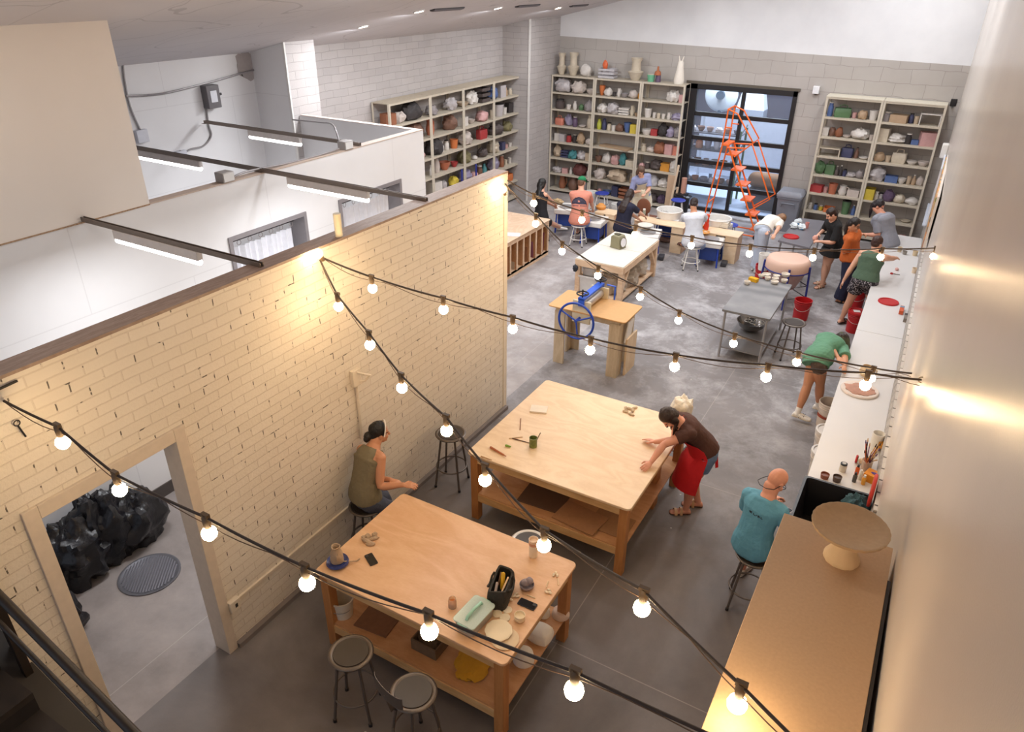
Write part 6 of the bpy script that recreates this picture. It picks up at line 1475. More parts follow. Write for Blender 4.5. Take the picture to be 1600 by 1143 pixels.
def sh_urn(b, w, h): b.lathe([(0, 0), (w*.25, 0), (w*.34, h*.15), (w*.5, h*.38), (w*.44, h*.40), (w*.30, h*.44), (w*.27, h*.8), (w*.38, h), (w*.33, h), (w*.24, h*.8), (0, h*.5)], 18)
def sh_jar(b, w, h): b.lathe([(0, 0), (w*.45, 0), (w*.5, h*.1), (w*.48, h*.75), (w*.36, h*.82), (w*.38, h), (0, h)], 14)
def sh_bottle(b, w, h): b.lathe([(0, 0), (w*.48, 0), (w*.5, h*.55), (w*.25, h*.75), (w*.22, h), (0, h)], 12)
def sh_box(b, w, h): b.box((0, 0, h/2), (w, min(w*.8, .28), h))
def sh_bag(b, w, h): b.blob((0, 0, h*.42), (w/2, min(w*.42, .17), h*.55), _item[0], .4, 2.3, 20, 12, crumple=.35)
def sh_lump(b, w, h): b.blob((0, 0, h*.40), (w/2, min(w*.45, .15), h*.55), _item[0], .3, 2.0, 16, 10, crumple=.1)
def sh_bucket(b, w, h): b.lathe([(0, 0), (w*.38, 0), (w*.48, h*.9), (w*.5, h*.9), (w*.5, h), (w*.45, h), (w*.36, .01), (0, .01)], 18)
def sh_plate(b, w, h): b.lathe([(0, 0), (w*.3, 0), (w*.5, h*.7), (w*.5, h), (w*.3, h*.5), (0, h*.45)], 20)
def sh_crate(b, w, h):
    d = min(w*.7, .26)
    for z in (.15, .5, .85):
        for s in (-1, 1): b.box((0, s*d/2, h*z), (w, .012, h*.2)); b.box((s*w/2, 0, h*z), (.012, d, h*.2))
    b.box((0, 0, .01), (w, d, .012))
def sh_tote(b, w, h):
    d = min(w*.5, .2)
    b.loft([[V((x, y, z)) for x, y in rrect(-w*a/2, -d*a/2, w*a/2, d*a/2, .03)] for a, z in ((.92, 0), (1, h*.35), (.94, h*.72), (.90, h*.74), (.9, h*.6))])
    b.tube([(-w*.25, 0, h*.7), (-w*.2, 0, h*.95), (0, 0, h), (w*.2, 0, h*.95), (w*.25, 0, h*.7)], .012, 6)
def sh_jug(b, w, h):
    b.lathe([(0, 0), (w*.3, 0), (w*.42, h*.35), (w*.3, h*.75), (w*.34, h), (w*.28, h), (w*.24, h*.75), (0, h*.5)], 14); b.tube([(w*.3, 0, h*.85), (w*.5, 0, h*.8), (w*.5, 0, h*.45), (w*.38, 0, h*.35)], w*.06, 6)
def sh_cone(b, w, h): b.lathe([(0, 0), (w*.5, 0), (w*.42, h*.6), (w*.15, h), (0, h)], 12)
def sh_frame(b, w, h):
    d = .26
    b.box((0, 0, h-.01), (w, d, .02))
    for s in (-1, 1): b.box((s*(w/2-.01), 0, h/2-.005), (.02, d, h-.01))
def sh_tray(b, w, h): b.box((0, 0, .008), (w, .26, .016)); b.box((0, -.13, h/2), (w, .01, h)); b.box((0, .13, h/2), (w, .01, h)); b.box((-w/2, 0, h/2), (.01, .27, h)); b.box((w/2, 0, h/2), (.01, .27, h))
SHP = dict(cup=sh_cup, bowl=sh_bowl, vase=sh_vase, urn=sh_urn, jar=sh_jar, bottle=sh_bottle, box=sh_box, bag=sh_bag, lump=sh_lump, bucket=sh_bucket, plate=sh_plate, crate=sh_crate, tote=sh_tote, jug=sh_jug, cone=sh_cone, frame=sh_frame, tray=sh_tray)
NOUN = dict(bag='plastic bag', lump='clay piece', urn='two part vase', cone='cone shape', frame='open wooden stand', tote='handled bag', jug='jug')
CATN = dict(bag='bag', lump='clay piece', urn='vase', cone='clay piece', frame='frame', tote='bag')
ORD = ['first', 'second', 'third', 'fourth', 'fifth', 'sixth', 'seventh', 'eighth', 'ninth', 'tenth']
HEXC = {'white': '#dcd6cf', 'cream': '#d3c6ae', 'grey': '#8d8688', 'silver': '#b9b4b6', 'brown': '#6a4433', 'tan': '#b0916f', 'black': '#1b191b', 'navy': '#262c55', 'blue': '#3d5c9c', 'teal': '#2f7f86', 'green': '#3f6b3f', 'lime': '#b7bd2e', 'yellow': '#d3b82a', 'orange': '#d0672a', 'red': '#a51f22', 'pink': '#cf9a98', 'peach': '#d97a62', 'maroon': '#5b2422', 'purple': '#4b3657', 'terracotta': '#b55d3c', 'olive': '#6f6840', 'pale': '#c9bdb4', 'mint': '#5fb98c', 'lilac': '#8d84a4', 'beige': '#c4ad92', 'clear': '#c4c2c8', 'dark': '#3d3433', 'amber': '#d88a1e', 'rust': '#8a4a2c'}
def item_mat(kind, col):
    h = HEXC[col]; g = [int(h[i:i+2], 16) for i in (1, 3, 5)]; h = '#%02x%02x%02x' % tuple(int(c*.78+m_*.22) for c, m_ in zip(g, (150, 138, 130)))
    if kind == 'bag': return M(h, .35 if col in ('clear', 'silver', 'white', 'lilac', 'blue') else .7, var=.28, scale=12, bump=.7, bscale=18)
    if kind == 'crate': return M(h, .7)
    return M(h, .5, var=.14, scale=14)
def stock(rackobj, rows, name, w_, d_, h, loc, rz):
    for r, row in rows.items():
        z = h if r == 0 else .1+(h-.1)*(NT-1-r)/(NT-1)
        items = []
        x = -w_/2+.05
        tot = sum(e[2] for e in row); slack = max((w_-.1)-tot, 0); gap = slack/max(len(row), 1)
        real = [e for e in row if e[0] != '_']; n = 0
        scale = min(1, (w_-.1)/tot)
        for e in row:
            kind, col, iw = e[0], e[1], e[2]*scale
            if kind == '_': x += iw+gap; continue
            ih = min(e[3], (h-.1)/(NT-1)-.07) if r else e[3]
            _item[0] += 1
            xc = x+iw/2+gap/2; x += iw+gap; n += 1
            yc = d_*.42+(.05*((_item[0]*37) % 7)/7-.02)
            R = Matrix.Rotation(rz, 3, 'Z'); p = V(loc)+R @ V((xc, yc, z+.0012))
            nn = NOUN.get(kind, kind)
            pos = 'only item' if len(real) == 1 else 'leftmost item' if n == 1 else 'rightmost item' if n == len(real) else ORD[n-1]+' item'
            where = 'on top' if r == 0 else 'on %s tier' % ORD[r-1]
            lab = '%s %s, %s %s, %s' % (col, nn, pos, where, name)
            if len(e) > 4 and e[4]: lab = e[4]
            b = MB(); SHP[kind](b, iw, ih)
            o = b.build({'bag': 'plastic_bag', 'lump': 'clay_piece', 'urn': 'tall_vase', 'cone': 'clay_cone', 'frame': 'wooden_stand', 'tote': 'handled_bag'}.get(kind, kind), item_mat(kind, col), loc=p, rz=rz+random.uniform(-.25, .25)*(kind not in ('frame', 'tray', 'crate')), smooth=45)
            tag(o, lab, CATN.get(kind, kind), '%s on the racks' % (nn+('es' if nn.endswith('x') else 's')))
            if kind in ('jar', 'bucket', 'bottle') and (kind != 'bucket' or _item[0] % 2):
                c = MB(); rr = {'jar': iw*.40, 'bucket': iw*.5, 'bottle': iw*.24}[kind]; c.lathe([(0, ih), (rr, ih), (rr, ih+.02), (0, ih+.022)], 12); c.build('lid', M(['#d9d5ce', '#2a2728', '#b9b0a4'][_item[0] % 3], .5), o)
YF = 18.33
def xs(px, py): return at(px, py, y=YF).x
bx_ = [at(862, 115, y=YF).x, at(930, 120, y=YF).x, at(1003.5, 125.5, y=YF).x, at(1072, 131, y=YF).x]
HB_ = sum(at(a, c, y=YF).z for a, c in ((862, 115), (1072, 131), (1291, 152), (1480, 169)))/4
BACK = [
 ('left back rack', {0: [('urn', 'cream', .26, .52), ('urn', 'cream', .32, .55), ('lump', 'white', .30, .30), ('_', '', .1)],
  1: [('bag', 'silver', .42, .34), ('bag', 'pale', .36, .30), ('bowl', 'pale', .24, .12)], 2: [('jar', 'dark', .26, .22), ('cup', 'white', .13, .12), ('vase', 'white', .12, .22), ('bag', 'green', .14, .15), ('bag', 'grey', .24, .26)],
  3: [('tote', 'peach', .26, .24), ('bag', 'lilac', .2, .3), ('jar', 'purple', .14, .24), ('plate', 'pale', .2, .05), ('vase', 'cream', .17, .34)],
  4: [('box', 'white', .14, .2), ('box', 'silver', .16, .2), ('jar', 'red', .15, .18), ('jar', 'black', .14, .2), ('bag', 'tan', .2, .28), ('lump', 'pale', .18, .16)],
  5: [('bag', 'beige', .22, .3), ('crate', 'navy', .22, .2), ('bag', 'teal', .24, .22), ('bag', 'silver', .24, .24), ('box', 'beige', .16, .2)],
  6: [('bag', 'silver', .24, .16), ('box', 'pink', .16, .14), ('bottle', 'white', .09, .16), ('bag', 'maroon', .36, .3), ('bottle', 'white', .09, .22)],
  7: [('_', '', .1), ('jug', 'rust', .26, .36), ('vase', 'brown', .3, .36), ('bag', 'grey', .28, .34)]}),
 ('middle back rack', {0: [('crate', 'clear', .42, .24, 'clear plastic bin with purple bits on top of the back racks'), ('_', '', .3), ('urn', 'cream', .40, .52, 'carved cream pot with a square neck on top of the back racks')],
  1: [('bowl', 'orange', .16, .24), ('lump', 'white', .22, .2), ('cup', 'black', .1, .1), ('jug', 'white', .14, .2), ('bowl', 'grey', .2, .1), ('lump', 'pale', .24, .2), ('jar', 'amber', .1, .14)],
  2: [('bag', 'white', .28, .22), ('bag', 'silver', .32, .26), ('crate', 'white', .26, .18), ('jug', 'cream', .14, .24), ('bowl', 'tan', .14, .08)],
  3: [('vase', 'lime', .13, .26), ('vase', 'navy', .13, .28), ('jar', 'cream', .13, .17), ('cup', 'white', .12, .14), ('bag', 'brown', .2, .18), ('bowl', 'blue', .2, .24), ('box', 'yellow', .2, .22)],
  4: [('box', 'tan', .9, .04)],
  5: [('bowl', 'brown', .2, .16), ('lump', 'white', .24, .28), ('bag', 'pink', .22, .24), ('bag', 'teal', .18, .3), ('box', 'cream', .24, .16)],
  6: [('bag', 'pale', .3, .28), ('bag', 'beige', .48, .30), ('bottle', 'tan', .08, .22)],
  7: [('cup', 'brown', .1, .1), ('cup', 'pink', .11, .14), ('bowl', 'blue', .24, .12), ('box', 'navy', .2, .28), ('crate', 'rust', .34, .28)]}),
 ('back rack beside the door', {0: [('bucket', 'mint', .2, .16, 'mint green pot on top of the rack beside the door'), ('cone', 'purple', .14, .26, 'purple and white bird figure on top of the rack beside the door'), ('_', '', .35), ('_', '', .28)],
  1: [('_', '', .6), ('bag', 'white', .34, .26), ('box', 'pink', .14, .18)], 2: [('bucket', 'white', .2, .2), ('cup', 'white', .1, .13), ('cup', 'cream', .1, .13), ('cup', 'white', .1, .12), ('jug', 'white', .13, .16), ('bag', 'lilac', .26, .16)],
  3: [('plate', 'white', .3, .14), ('box', 'red', .2, .16), ('bag', 'black', .3, .3), ('bag', 'lilac', .2, .26), ('bag', 'grey', .2, .26)],
  4: [('jar', 'cream', .15, .18), ('bag', 'pale', .22, .14), ('bag', 'rust', .28, .28), ('box', 'pink', .2, .26), ('box', 'peach', .14, .22)],
  5: [('lump', 'pink', .18, .14), ('jar', 'dark', .16, .16), ('bag', 'dark', .34, .26), ('box', 'amber', .26, .2), ('bag', 'white', .2, .28)],
  6: [('_', '', .3), ('bag', 'clear', .26, .26), ('bag', 'white', .26, .22), ('plate', 'cream', .18, .04)], 7: [('_', '', .3), ('bag', 'dark', .28, .24), ('bag', 'purple', .22, .22), ('box', 'grey', .2, .18)]})]
for i in range(3):
    w_ = bx_[i+1]-bx_[i]; loc = ((bx_[i]+bx_[i+1])/2, YF, 0)
    t = rack('beige steel rack full of pots: '+BACK[i][0], loc, 0, w_-.006, .44, HB_); stock(t, BACK[i][1], BACK[i][0], w_, .44, HB_, loc, 0)
# special pieces on top of the back racks
p = at(1061, 128, y=YF+.2)
t = thing('rabbit_vase', 'tall white vase with rabbit ears on top of the rack beside the door', 'vase', (p.x, YF+.18, HB_+.001))
b = MB(); b.lathe([(0, 0), (.12, 0), (.13, .08), (.11, .2), (.085, .35), (.07, .48), (.05, .52), (0, .52)], 20); b.build('body', WHITECLAY, t, smooth=60)
for s in (-1, 1):
    b = MB(); b.capsule([(s*.03, 0, .5), (s*.06, 0, .62)], [.022, .01], 8); b.build('ear', WHITECLAY, t, smooth=60)
o = bpy.data.objects
p = at(1021, 120, y=YF+.2); b = MB(); b.lathe([(0, .16), (.085, .16), (.07, .24), (.03, .26), (.02, .36), (0, .36)], 18); tag(b.build('clay_funnel', M('#a5603c', .7), loc=(xs(1020.5, 131)+.03, YF+.18, HB_+.003), smooth=60), 'terracotta funnel standing in the mint green pot', 'pot')
p = at(937, 97, y=YF+.2); b = MB(); b.blob((0, 0, 0), (.07, .05, .12), 3, .2, 2, flat=False); tag(b.build('orange_toy', M('#d8663a', .5), loc=(bx_[1]+.18, YF+.18, HB_+.30)), 'orange piece sticking out of the clear bin on top', 'clay piece')
RX = [at(1291, 152, y=YF).x, at(1381, 160, y=YF).x, at(1480, 169, y=YF).x]
RIGHT = [
 ('rack beside the trash bin', {1: [('jar', 'blue', .12, .28), ('tote', 'green', .36, .26), ('cup', 'pink', .1, .12), ('lump', 'tan', .2, .2), ('bucket', 'white', .19, .2)],
  2: [('box', 'white', .14, .18), ('lump', 'brown', .15, .2), ('lump', 'rust', .18, .22), ('plate', 'pale', .2, .06), ('bag', 'white', .4, .22), ('cup', 'pale', .1, .12)],
  3: [('frame', 'cream', .46, .18), ('tote', 'navy', .26, .28), ('bottle', 'brown', .1, .22), ('plate', 'white', .2, .05)],
  4: [('bag', 'green', .22, .28), ('tote', 'green', .24, .3), ('bottle', 'dark', .09, .2), ('bottle', 'black', .08, .22), ('jar', 'navy', .1, .14), ('bag', 'silver', .2, .1), ('lump', 'grey', .2, .2)],
  5: [('box', 'red', .26, .16), ('cup', 'pink', .11, .13), ('bucket', 'terracotta', .2, .24), ('jug', 'white', .24, .22), ('box', 'pale', .26, .16)],
  6: [('jar', 'white', .1, .12), ('jar', 'blue', .1, .13), ('jar', 'yellow', .1, .1), ('tray', 'orange', .22, .1), ('_', '', .1), ('bucket', 'green', .2, .3), ('bottle', 'blue', .1, .22)],
  7: [('bowl', 'tan', .22, .12), ('jar', 'brown', .16, .16), ('_', '', .4)]}),
 ('rack nearest the right wall', {1: [('jar', 'grey', .14, .18), ('box', 'tan', .34, .16), ('jar', 'navy', .1, .18), ('cup', 'beige', .1, .16), ('frame', 'white', .40, .24)],
  2: [('box', 'cream', .22, .28), ('bag', 'white', .36, .18), ('jar', 'black', .14, .2), ('box', 'blue', .16, .1), ('box', 'pink', .34, .28)],
  3: [('lump', 'tan', .22, .2), ('cup', 'beige', .12, .14), ('tote', 'cream', .30, .3), ('plate', 'white', .22, .08), ('plate', 'pale', .22, .1)],
  4: [('bag', 'silver', .34, .3), ('box', 'blue', .26, .14), ('bowl', 'white', .18, .12), ('cup', 'beige', .1, .18), ('bottle', 'tan', .1, .2), ('lump', 'pale', .16, .2)],
  5: [('tray', 'yellow', .2, .24), ('jar', 'white', .1, .16), ('jar', 'silver', .1, .14), ('bag', 'purple', .22, .26), ('lump', 'cream', .24, .2), ('lump', 'white', .28, .16)],
  6: [('_', '', .7), ('plate', 'cream', .2, .05)], 7: [('_', '', .5), ('bag', 'red', .2, .12), ('bag', 'pink', .2, .14)]})]
for i in range(2):
    w_ = RX[i+1]-RX[i]; loc = ((RX[i]+RX[i+1])/2, YF, 0)
    t = rack('beige steel rack full of pots: '+RIGHT[i][0], loc, 0, w_-.006, .44, HB_); stock(t, RIGHT[i][1], RIGHT[i][0], w_, .44, HB_, loc, 0)
    b = MB(); b.box((0, .22, HB_+.012), (w_-.01, .45, .022)); b.build('top_board', M('#d8d0be', .6), t)
XF = -9.72
LY = [at(607, 160, x=XF).y, at(672, 148, x=XF).y, at(724, 138, x=XF).y, at(772, 129, x=XF).y, at(813, 122, x=XF).y]
HL = sum(at(a, c, x=XF).z for a, c in ((607, 160), (724, 138), (813, 122)))/3
LEFT = [
 ('left rack by the white room', {1: [('box', 'rust', .26, .22), ('bag', 'pale', .26, .2), ('bag', 'black', .46, .34, 'big black and white patterned bag on the rack by the white room'), ('cup', 'cream', .12, .14)], 2: [('_', '', .6), ('bag', 'brown', .5, .34)], 3: [('_', '', .8), ('bag', 'pink', .22, .16)], 4: [('_', '', .8), ('cup', 'tan', .1, .2), ('cup', 'cream', .1, .16)]}),
 ('second left rack', {1: [('bag', 'grey', .3, .18), ('_', '', .2), ('bag', 'silver', .32, .24)], 2: [('jug', 'terracotta', .24, .34), ('_', '', .3), ('bag', 'brown', .36, .3)], 3: [('bag', 'black', .40, .36), ('bottle', 'white', .1, .2), ('jar', 'white', .12, .2), ('bucket', 'orange', .2, .2)],
  4: [('bottle', 'white', .1, .2), ('vase', 'pale', .16, .36), ('bowl', 'terracotta', .28, .18), ('bowl', 'red', .18, .12)], 5: [('box', 'white', .3, .26), ('lump', 'silver', .2, .2), ('bag', 'yellow', .26, .22)], 6: [('bag', 'pale', .4, .3)]}),
 ('third left rack', {1: [('bowl', 'beige', .3, .1), ('bag', 'white', .32, .28), ('crate', 'dark', .36, .34)], 2: [('box', 'white', .22, .2), ('bowl', 'pale', .2, .1), ('lump', 'pink', .34, .24)], 3: [('bag', 'pale', .36, .3), ('_', '', .2), ('tote', 'red', .32, .3)],
  4: [('bag', 'olive', .34, .28), ('lump', 'white', .16, .1), ('bag', 'dark', .28, .2)], 5: [('bag', 'lilac', .34, .28), ('bag', 'pink', .2, .14), ('jar', 'brown', .16, .22), ('bottle', 'teal', .14, .24)]}),
 ('left rack at the corner', {1: [('bag', 'blue', .3, .28), ('box', 'silver', .2, .28), ('bottle', 'tan', .1, .2), ('jar', 'cream', .12, .14)], 2: [('cup', 'cream', .12, .18), ('bucket', 'silver', .3, .28), ('cup', 'white', .14, .16), ('box', 'black', .18, .24)], 3: [('bag', 'dark', .36, .26), ('bag', 'olive', .3, .22)],
  4: [('bag', 'cream', .34, .3), ('box', 'navy', .16, .2), ('cup', 'pink', .1, .1), ('cup', 'white', .1, .1)], 5: [('bag', 'lilac', .34, .32), ('jar', 'rust', .14, .28), ('cup', 'cream', .1, .14), ('cup', 'white', .1, .15)], 6: [('bag', 'silver', .3, .2), ('tote', 'orange', .4, .26)], 7: [('bag', 'black', .4, .2), ('cup', 'white', .12, .14)]})]
for i in range(4):
    w_ = LY[i+1]-LY[i]; loc = (XF, (LY[i]+LY[i+1])/2, 0)
    t = rack('beige steel rack on the left wall: '+LEFT[i][0], loc, pi/2, w_-.006, .45, HL)
    stock(t, LEFT[i][1], LEFT[i][0], w_, .45, HL, loc, pi/2)
    b = MB(); b.box((0, .225, HL+.004), (w_-.01, .45, .006)); b.build('top_board', M('#b9ac98', .8, var=.15), t)
# navy trolley frame in front of the left racks
p = at(736, 300, .9); t = thing('hand_truck', 'navy blue trolley frame standing in front of the left racks', 'trolley', (XF+.35, at(730, 262, x=XF+.3).y, 0))
for s in (-.3, .3):
    b = MB(); b.tube([(0, s, 0), (0, s, 1.5)], .022, 8); b.build('upright', DKBLUE, t); b = MB(); b.tube([(.3, s, 0), (.3, s, 1.35)], .022, 8); b.build('upright', DKBLUE, t)
for z in (.3, 1.0):
    b = MB(); b.tube([(0, -.3, z), (0, .3, z)], .018, 8); b.tube([(.3, -.3, z), (.3, .3, z)], .018, 8); b.build('crossbar', DKBLUE, t)
b = MB(); b.box((.15, 0, .3), (.3, .58, .02)); b.build('deck', M('#2b2d3a', .5), t)

# ================================================================== POTTERY WHEELS, BENCHES, BITS AROUND THEM
def wheel(label, px, py, rz=0, pan=True, z=.56):
    p = at(px, py, z); t = thing('pottery_wheel', label, 'pottery wheel', (p.x, p.y, 0), rz, 'pottery wheels')
    b = MB(); b.box((0, 0, z-.06), (.52, .62, .12)); b.build('table', WHITEP, t, bev=.02)
    b = MB(); b.box((0, .0, z-.27), (.36, .44, .30)); b.build('motor_housing', M('#24418f', .4), t, bev=.01)
    for sx in (-1, 1):
        for sy in (-1, 1):
            b = MB(); b.tube([(sx*.2, sy*.26, z-.12), (sx*.22, sy*.28, 0)], .018, 8); b.build('leg', BLUE, t)
    b = MB(); b.lathe([(0, z), (.165, z), (.17, z+.02), (0, z+.025)], 28, (0, -.06, 0)); b.build('wheel_head', GALV, t)
    if pan:
        b = MB(); b.lathe([(.20, z), (.26, z), (.285, z+.16), (.30, z+.17), (.29, z+.185), (.265, z+.18), (.235, z+.02), (.2, z+.02)], 36, (0, -.06, 0)); b.build('splash_pan', M('#e4e1dc', .35), t)
    b = MB(); b.box((.34, -.05, .05), (.12, .22, .08)); b.build('pedal', M('#3a3a40', .5), t, bev=.01)
    return t
wheel('white pottery wheel with a big splash pan between the navy and white T-shirts', 1046, 338, .1, z=.60)
wheel('pottery wheel with splash pan behind the red bottle', 1122, 351, .0, z=.56)
wheel('pottery wheel in front of the person in the navy T-shirt', 1013, 362, .2, False, z=.56)
wheel('pottery wheel at the knees of the person in the white T-shirt', 1112, 372, .1, False, z=.54)
wheel('pottery wheel in front of the person in the black dress', 886, 322, .3, False, z=.58)
wheel('pottery wheel beside the person in the peach T-shirt', 929, 341, .1, False, z=.54)
def ply_bench(label, px, py, w_, d_, h, rz=0):
    p = at(px, py, h); t = thing('plywood_bench', label, 'bench', (p.x, p.y, 0), rz, 'plywood benches between the wheels')
    b = MB(); b.box((0, 0, h-.012), (w_, d_, .024)); b.build('top', PLY, t, bev=.003)
    for s in (-1, 1):
        b = MB(); b.box((s*(w_/2-.14), -d_/2+.02, (h-.024)/2), (.26, .02, h-.024)); b.build('front_panel', PLY, t)
        b = MB(); b.box((s*(w_/2-.02), 0, (h-.024)/2), (.02, d_-.04, h-.024)); b.build('side_panel', PLY2, t)
    return t
ply_bench('plywood bench between the peach and navy T-shirts', 950, 330, .50, .40, .60)
ply_bench('long plywood bench between the navy and white T-shirts', 1034, 346, 1.15, .42, .60)
ply_bench('plywood bench right of the person in the white T-shirt', 1131, 362, .75, .45, .60)
def small(nm, lab, cat, px, py, z, col, fn, grp=None, rough=.5):
    return place(nm, lab, cat, px, py, [('body', M(col, rough), fn)], z, group=grp)
small('clay_mound', 'orange clay piece on the bench beside the peach T-shirt', 'clay', 939, 326, .605, '#cf8a3c', lambda b: b.lathe([(0, 0), (.1, 0), (.12, .06), (.06, .12), (0, .1)], 20))
small('plate', 'orange filled plate on the wheel at the white T-shirt', 'plate', 1099, 364, .57, '#dd9a4c', lambda b: b.lathe([(0, 0), (.09, 0), (.14, .03), (.13, .035), (0, .02)], 24))
small('bowl', 'wide white bowl on the wheel at the navy T-shirt', 'bowl', 1008, 357, .59, '#dfd8cc', lambda b: b.lathe([(0, 0), (.1, 0), (.17, .09), (.16, .09), (.1, .02), (0, .015)], 26))
small('clay_pile', 'tan clay pieces on the wheel at the black dress', 'clay', 872, 318, .585, '#b79a72', lambda b: b.blob((0, 0, .05), (.12, .08, .07), 3, .4, 2.6, crumple=.3))
place('bottle', 'tall red bottle on the plywood bench', 'bottle', 1103, 358, [('body', M('#d83a22', .4), lambda b: b.lathe([(0, 0), (.05, 0), (.055, .1), (.04, .14), (.05, .18), (.03, .26), (0, .27)], 18)), ('cap', M('#e8562c', .4), lambda b: b.lathe([(0, .27), (.045, .27), (.045, .33), (0, .34)], 16))], .605)
small('orange_tub', 'small orange tub beside the red bottle', 'tub', 1096, 356, .605, '#e08a2c', lambda b: b.lathe([(0, 0), (.05, 0), (.055, .06), (0, .06)], 16))
small('slab_stack', 'stack of pale clay slabs on the right plywood bench', 'clay', 1127, 353, .605, '#d8d0c2', lambda b: (b.box((0, 0, .03), (.34, .22, .06)), b.box((.01, 0, .085), (.3, .2, .05))))
place('jar', 'clear jar with white lid on the long bench', 'jar', 1006, 336, [('glass', glass('#d5dccf', .1, .4), lambda b: b.lathe([(0, 0), (.035, 0), (.035, .12), (0, .12)], 14)), ('lid', WHITEP, lambda b: b.lathe([(0, .12), (.03, .12), (.03, .15), (0, .15)], 14))], .605)
place('jar', 'small clear tumbler of tools on the long bench', 'jar', 1037, 338, [('glass', glass('#e0ddd8', .1, .4), lambda b: b.blob((0, 0, .06), (.12, .08, .07), 2, .3, 3))], .605)
wb = lambda lab, px, py, r=.17, h=.38, z=0: bucket(lab, at(px, py, h).x, at(px, py, h).y, M('#dedbd6', .45), r=r, h=h)
wb('white bucket behind the peach T-shirt near the left back rack', 924, 299, .17, .45)
wb('white ribbed bucket between the navy T-shirt and the cream apron', 998, 316, .15, .38)
wb('white bucket left of the navy T-shirt', 965, 318, .15, .36)
t = stool(tuple(at(1060, 312, .52).xy)+(0,), .2, 'blue seated stool by the glass door with white legs', .52, seatcol=M('#3344a8', .5), rim=M('#3344a8', .4), legm=WHITEP, group='blue seated stools')
t = stool(tuple(at(1141, 349, .5).xy)+(0,), .5, 'blue seated stool hidden behind the right splash pan', .48, seatcol=M('#3344a8', .5), rim=M('#3344a8', .4), legm=WHITEP, group='blue seated stools')
t = stool(tuple(at(941, 300, .5).xy)+(0,), .1, 'blue seated stool in front of the middle back rack', .48, seatcol=M('#2b3c9c', .5), rim=M('#2b3c9c', .4), legm=WHITEP, group='blue seated stools')
p = at(1006, 323, .75); t = thing('chair', 'round backed brown chair behind the long plywood bench', 'chair', (p.x, p.y, 0))
b = MB(); b.ell((0, 0, .75), (.17, .025, .2), 20, 12); b.build('backrest', M('#7a4a34', .5), t, smooth=60)
b = MB(); b.box((0, .22, .45), (.4, .4, .04)); b.build('seat', M('#7a4a34', .5), t, bev=.01)
for sx in (-1, 1):
    for y in (.05, .4):
        b = MB(); b.tube([(sx*.18, y, 0), (sx*.17, y, .43)], .016, 8); b.build('leg', WHITEP, t)
    b = MB(); b.tube([(sx*.16, .02, .43), (sx*.12, 0, .62)], .014, 8); b.build('back_post', WHITEP, t)
place('spray_jug', 'white jug in front of the middle back rack', 'jug', 952, 305, [('body', WHITEP, lambda b: sh_jug(b, .24, .26))], .0)
small('cushion', 'orange cloth lump on the floor under the long bench', 'cloth', 1040, 377, 0, '#a98a7c', lambda b: b.blob((0, 0, .06), (.16, .1, .08), 5, .3, 2.4, crumple=.3))
# boards and tubes leaning by the door
for px, py, h, col, w_, lab in ((1061, 330, .95, '#c2a488', .20, 'pale board leaning beside the end of the back racks'), (1069, 330, 1.25, '#d8bfa2', .05, 'long thin wooden stick leaning by the glass door'), (1074, 322, .7, '#cbb094', .05, 'short wooden stick leaning by the glass door')):
    p = at(px, min(py, 318), 0); b = MB(); b.box((0, 0, h/2), (w_, .025, h), ry=.10 if w_ < .1 else .02); tag(b.build('leaning_board', M(col, .6), loc=(p.x, 18.18-.1*(w_ < .1), .003)), lab, 'board', 'boards leaning by the door')
p = at(1079, 318, .1); t = thing('waste_bin', 'black waste bin holding a cardboard tube by the glass door', 'bin', (p.x, 18.1, 0))
b = MB(); b.lathe([(0, 0), (.16, 0), (.19, .5), (.17, .5), (.15, .02), (0, .02)], 22); b.build('body', BLACK, t)
b = MB(); b.blob((0, 0, .48), (.19, .18, .1), 3, .3, 2.5, crumple=.3, flat=False); b.build('liner', M('#1c1b1f', .3, bump=.5), t)
b = MB(); b.tube([(0, 0, .3), (.0, 0, .95)], .065, 16); tag(b.build('cardboard_tube', M('#c08f7a', .7), loc=(p.x, 18.1, 0)), 'pinkish cardboard tube standing in the black waste bin', 'tube')
# grey slim bin
p = at(1233, 322, y=18.25); t = thing('trash_bin', 'tall grey slim trash bin with lid right of the glass door', 'trash bin', (p.x, 18.28, 0))
GB = M('#7b7e88', .45)
b = MB(); b.loft([[V((x, y, z)) for x, y in rrect(-a, -c, a, c, .04)] for a, c, z in ((.22, .2, 0), (.265, .25, .80), (.285, .27, .80), (.285, .27, .84), (.26, .25, .84))]); b.build('body', GB, t)
b = MB(); b.loft([[V((x, y, z)) for x, y in rrect(-a, -c, a, c, .04)] for a, c, z in ((.295, .28, .845), (.30, .285, .90), (.25, .24, .97), (.22, .2, .98))]); b.build('lid', M('#8a8d97', .45), t)
b = MB(); b.tube([(-.16, -.262, .62), (-.14, -.275, .70), (.14, -.275, .70), (.16, -.262, .62)], .012, 8); b.build('handle_rib', GB, t)
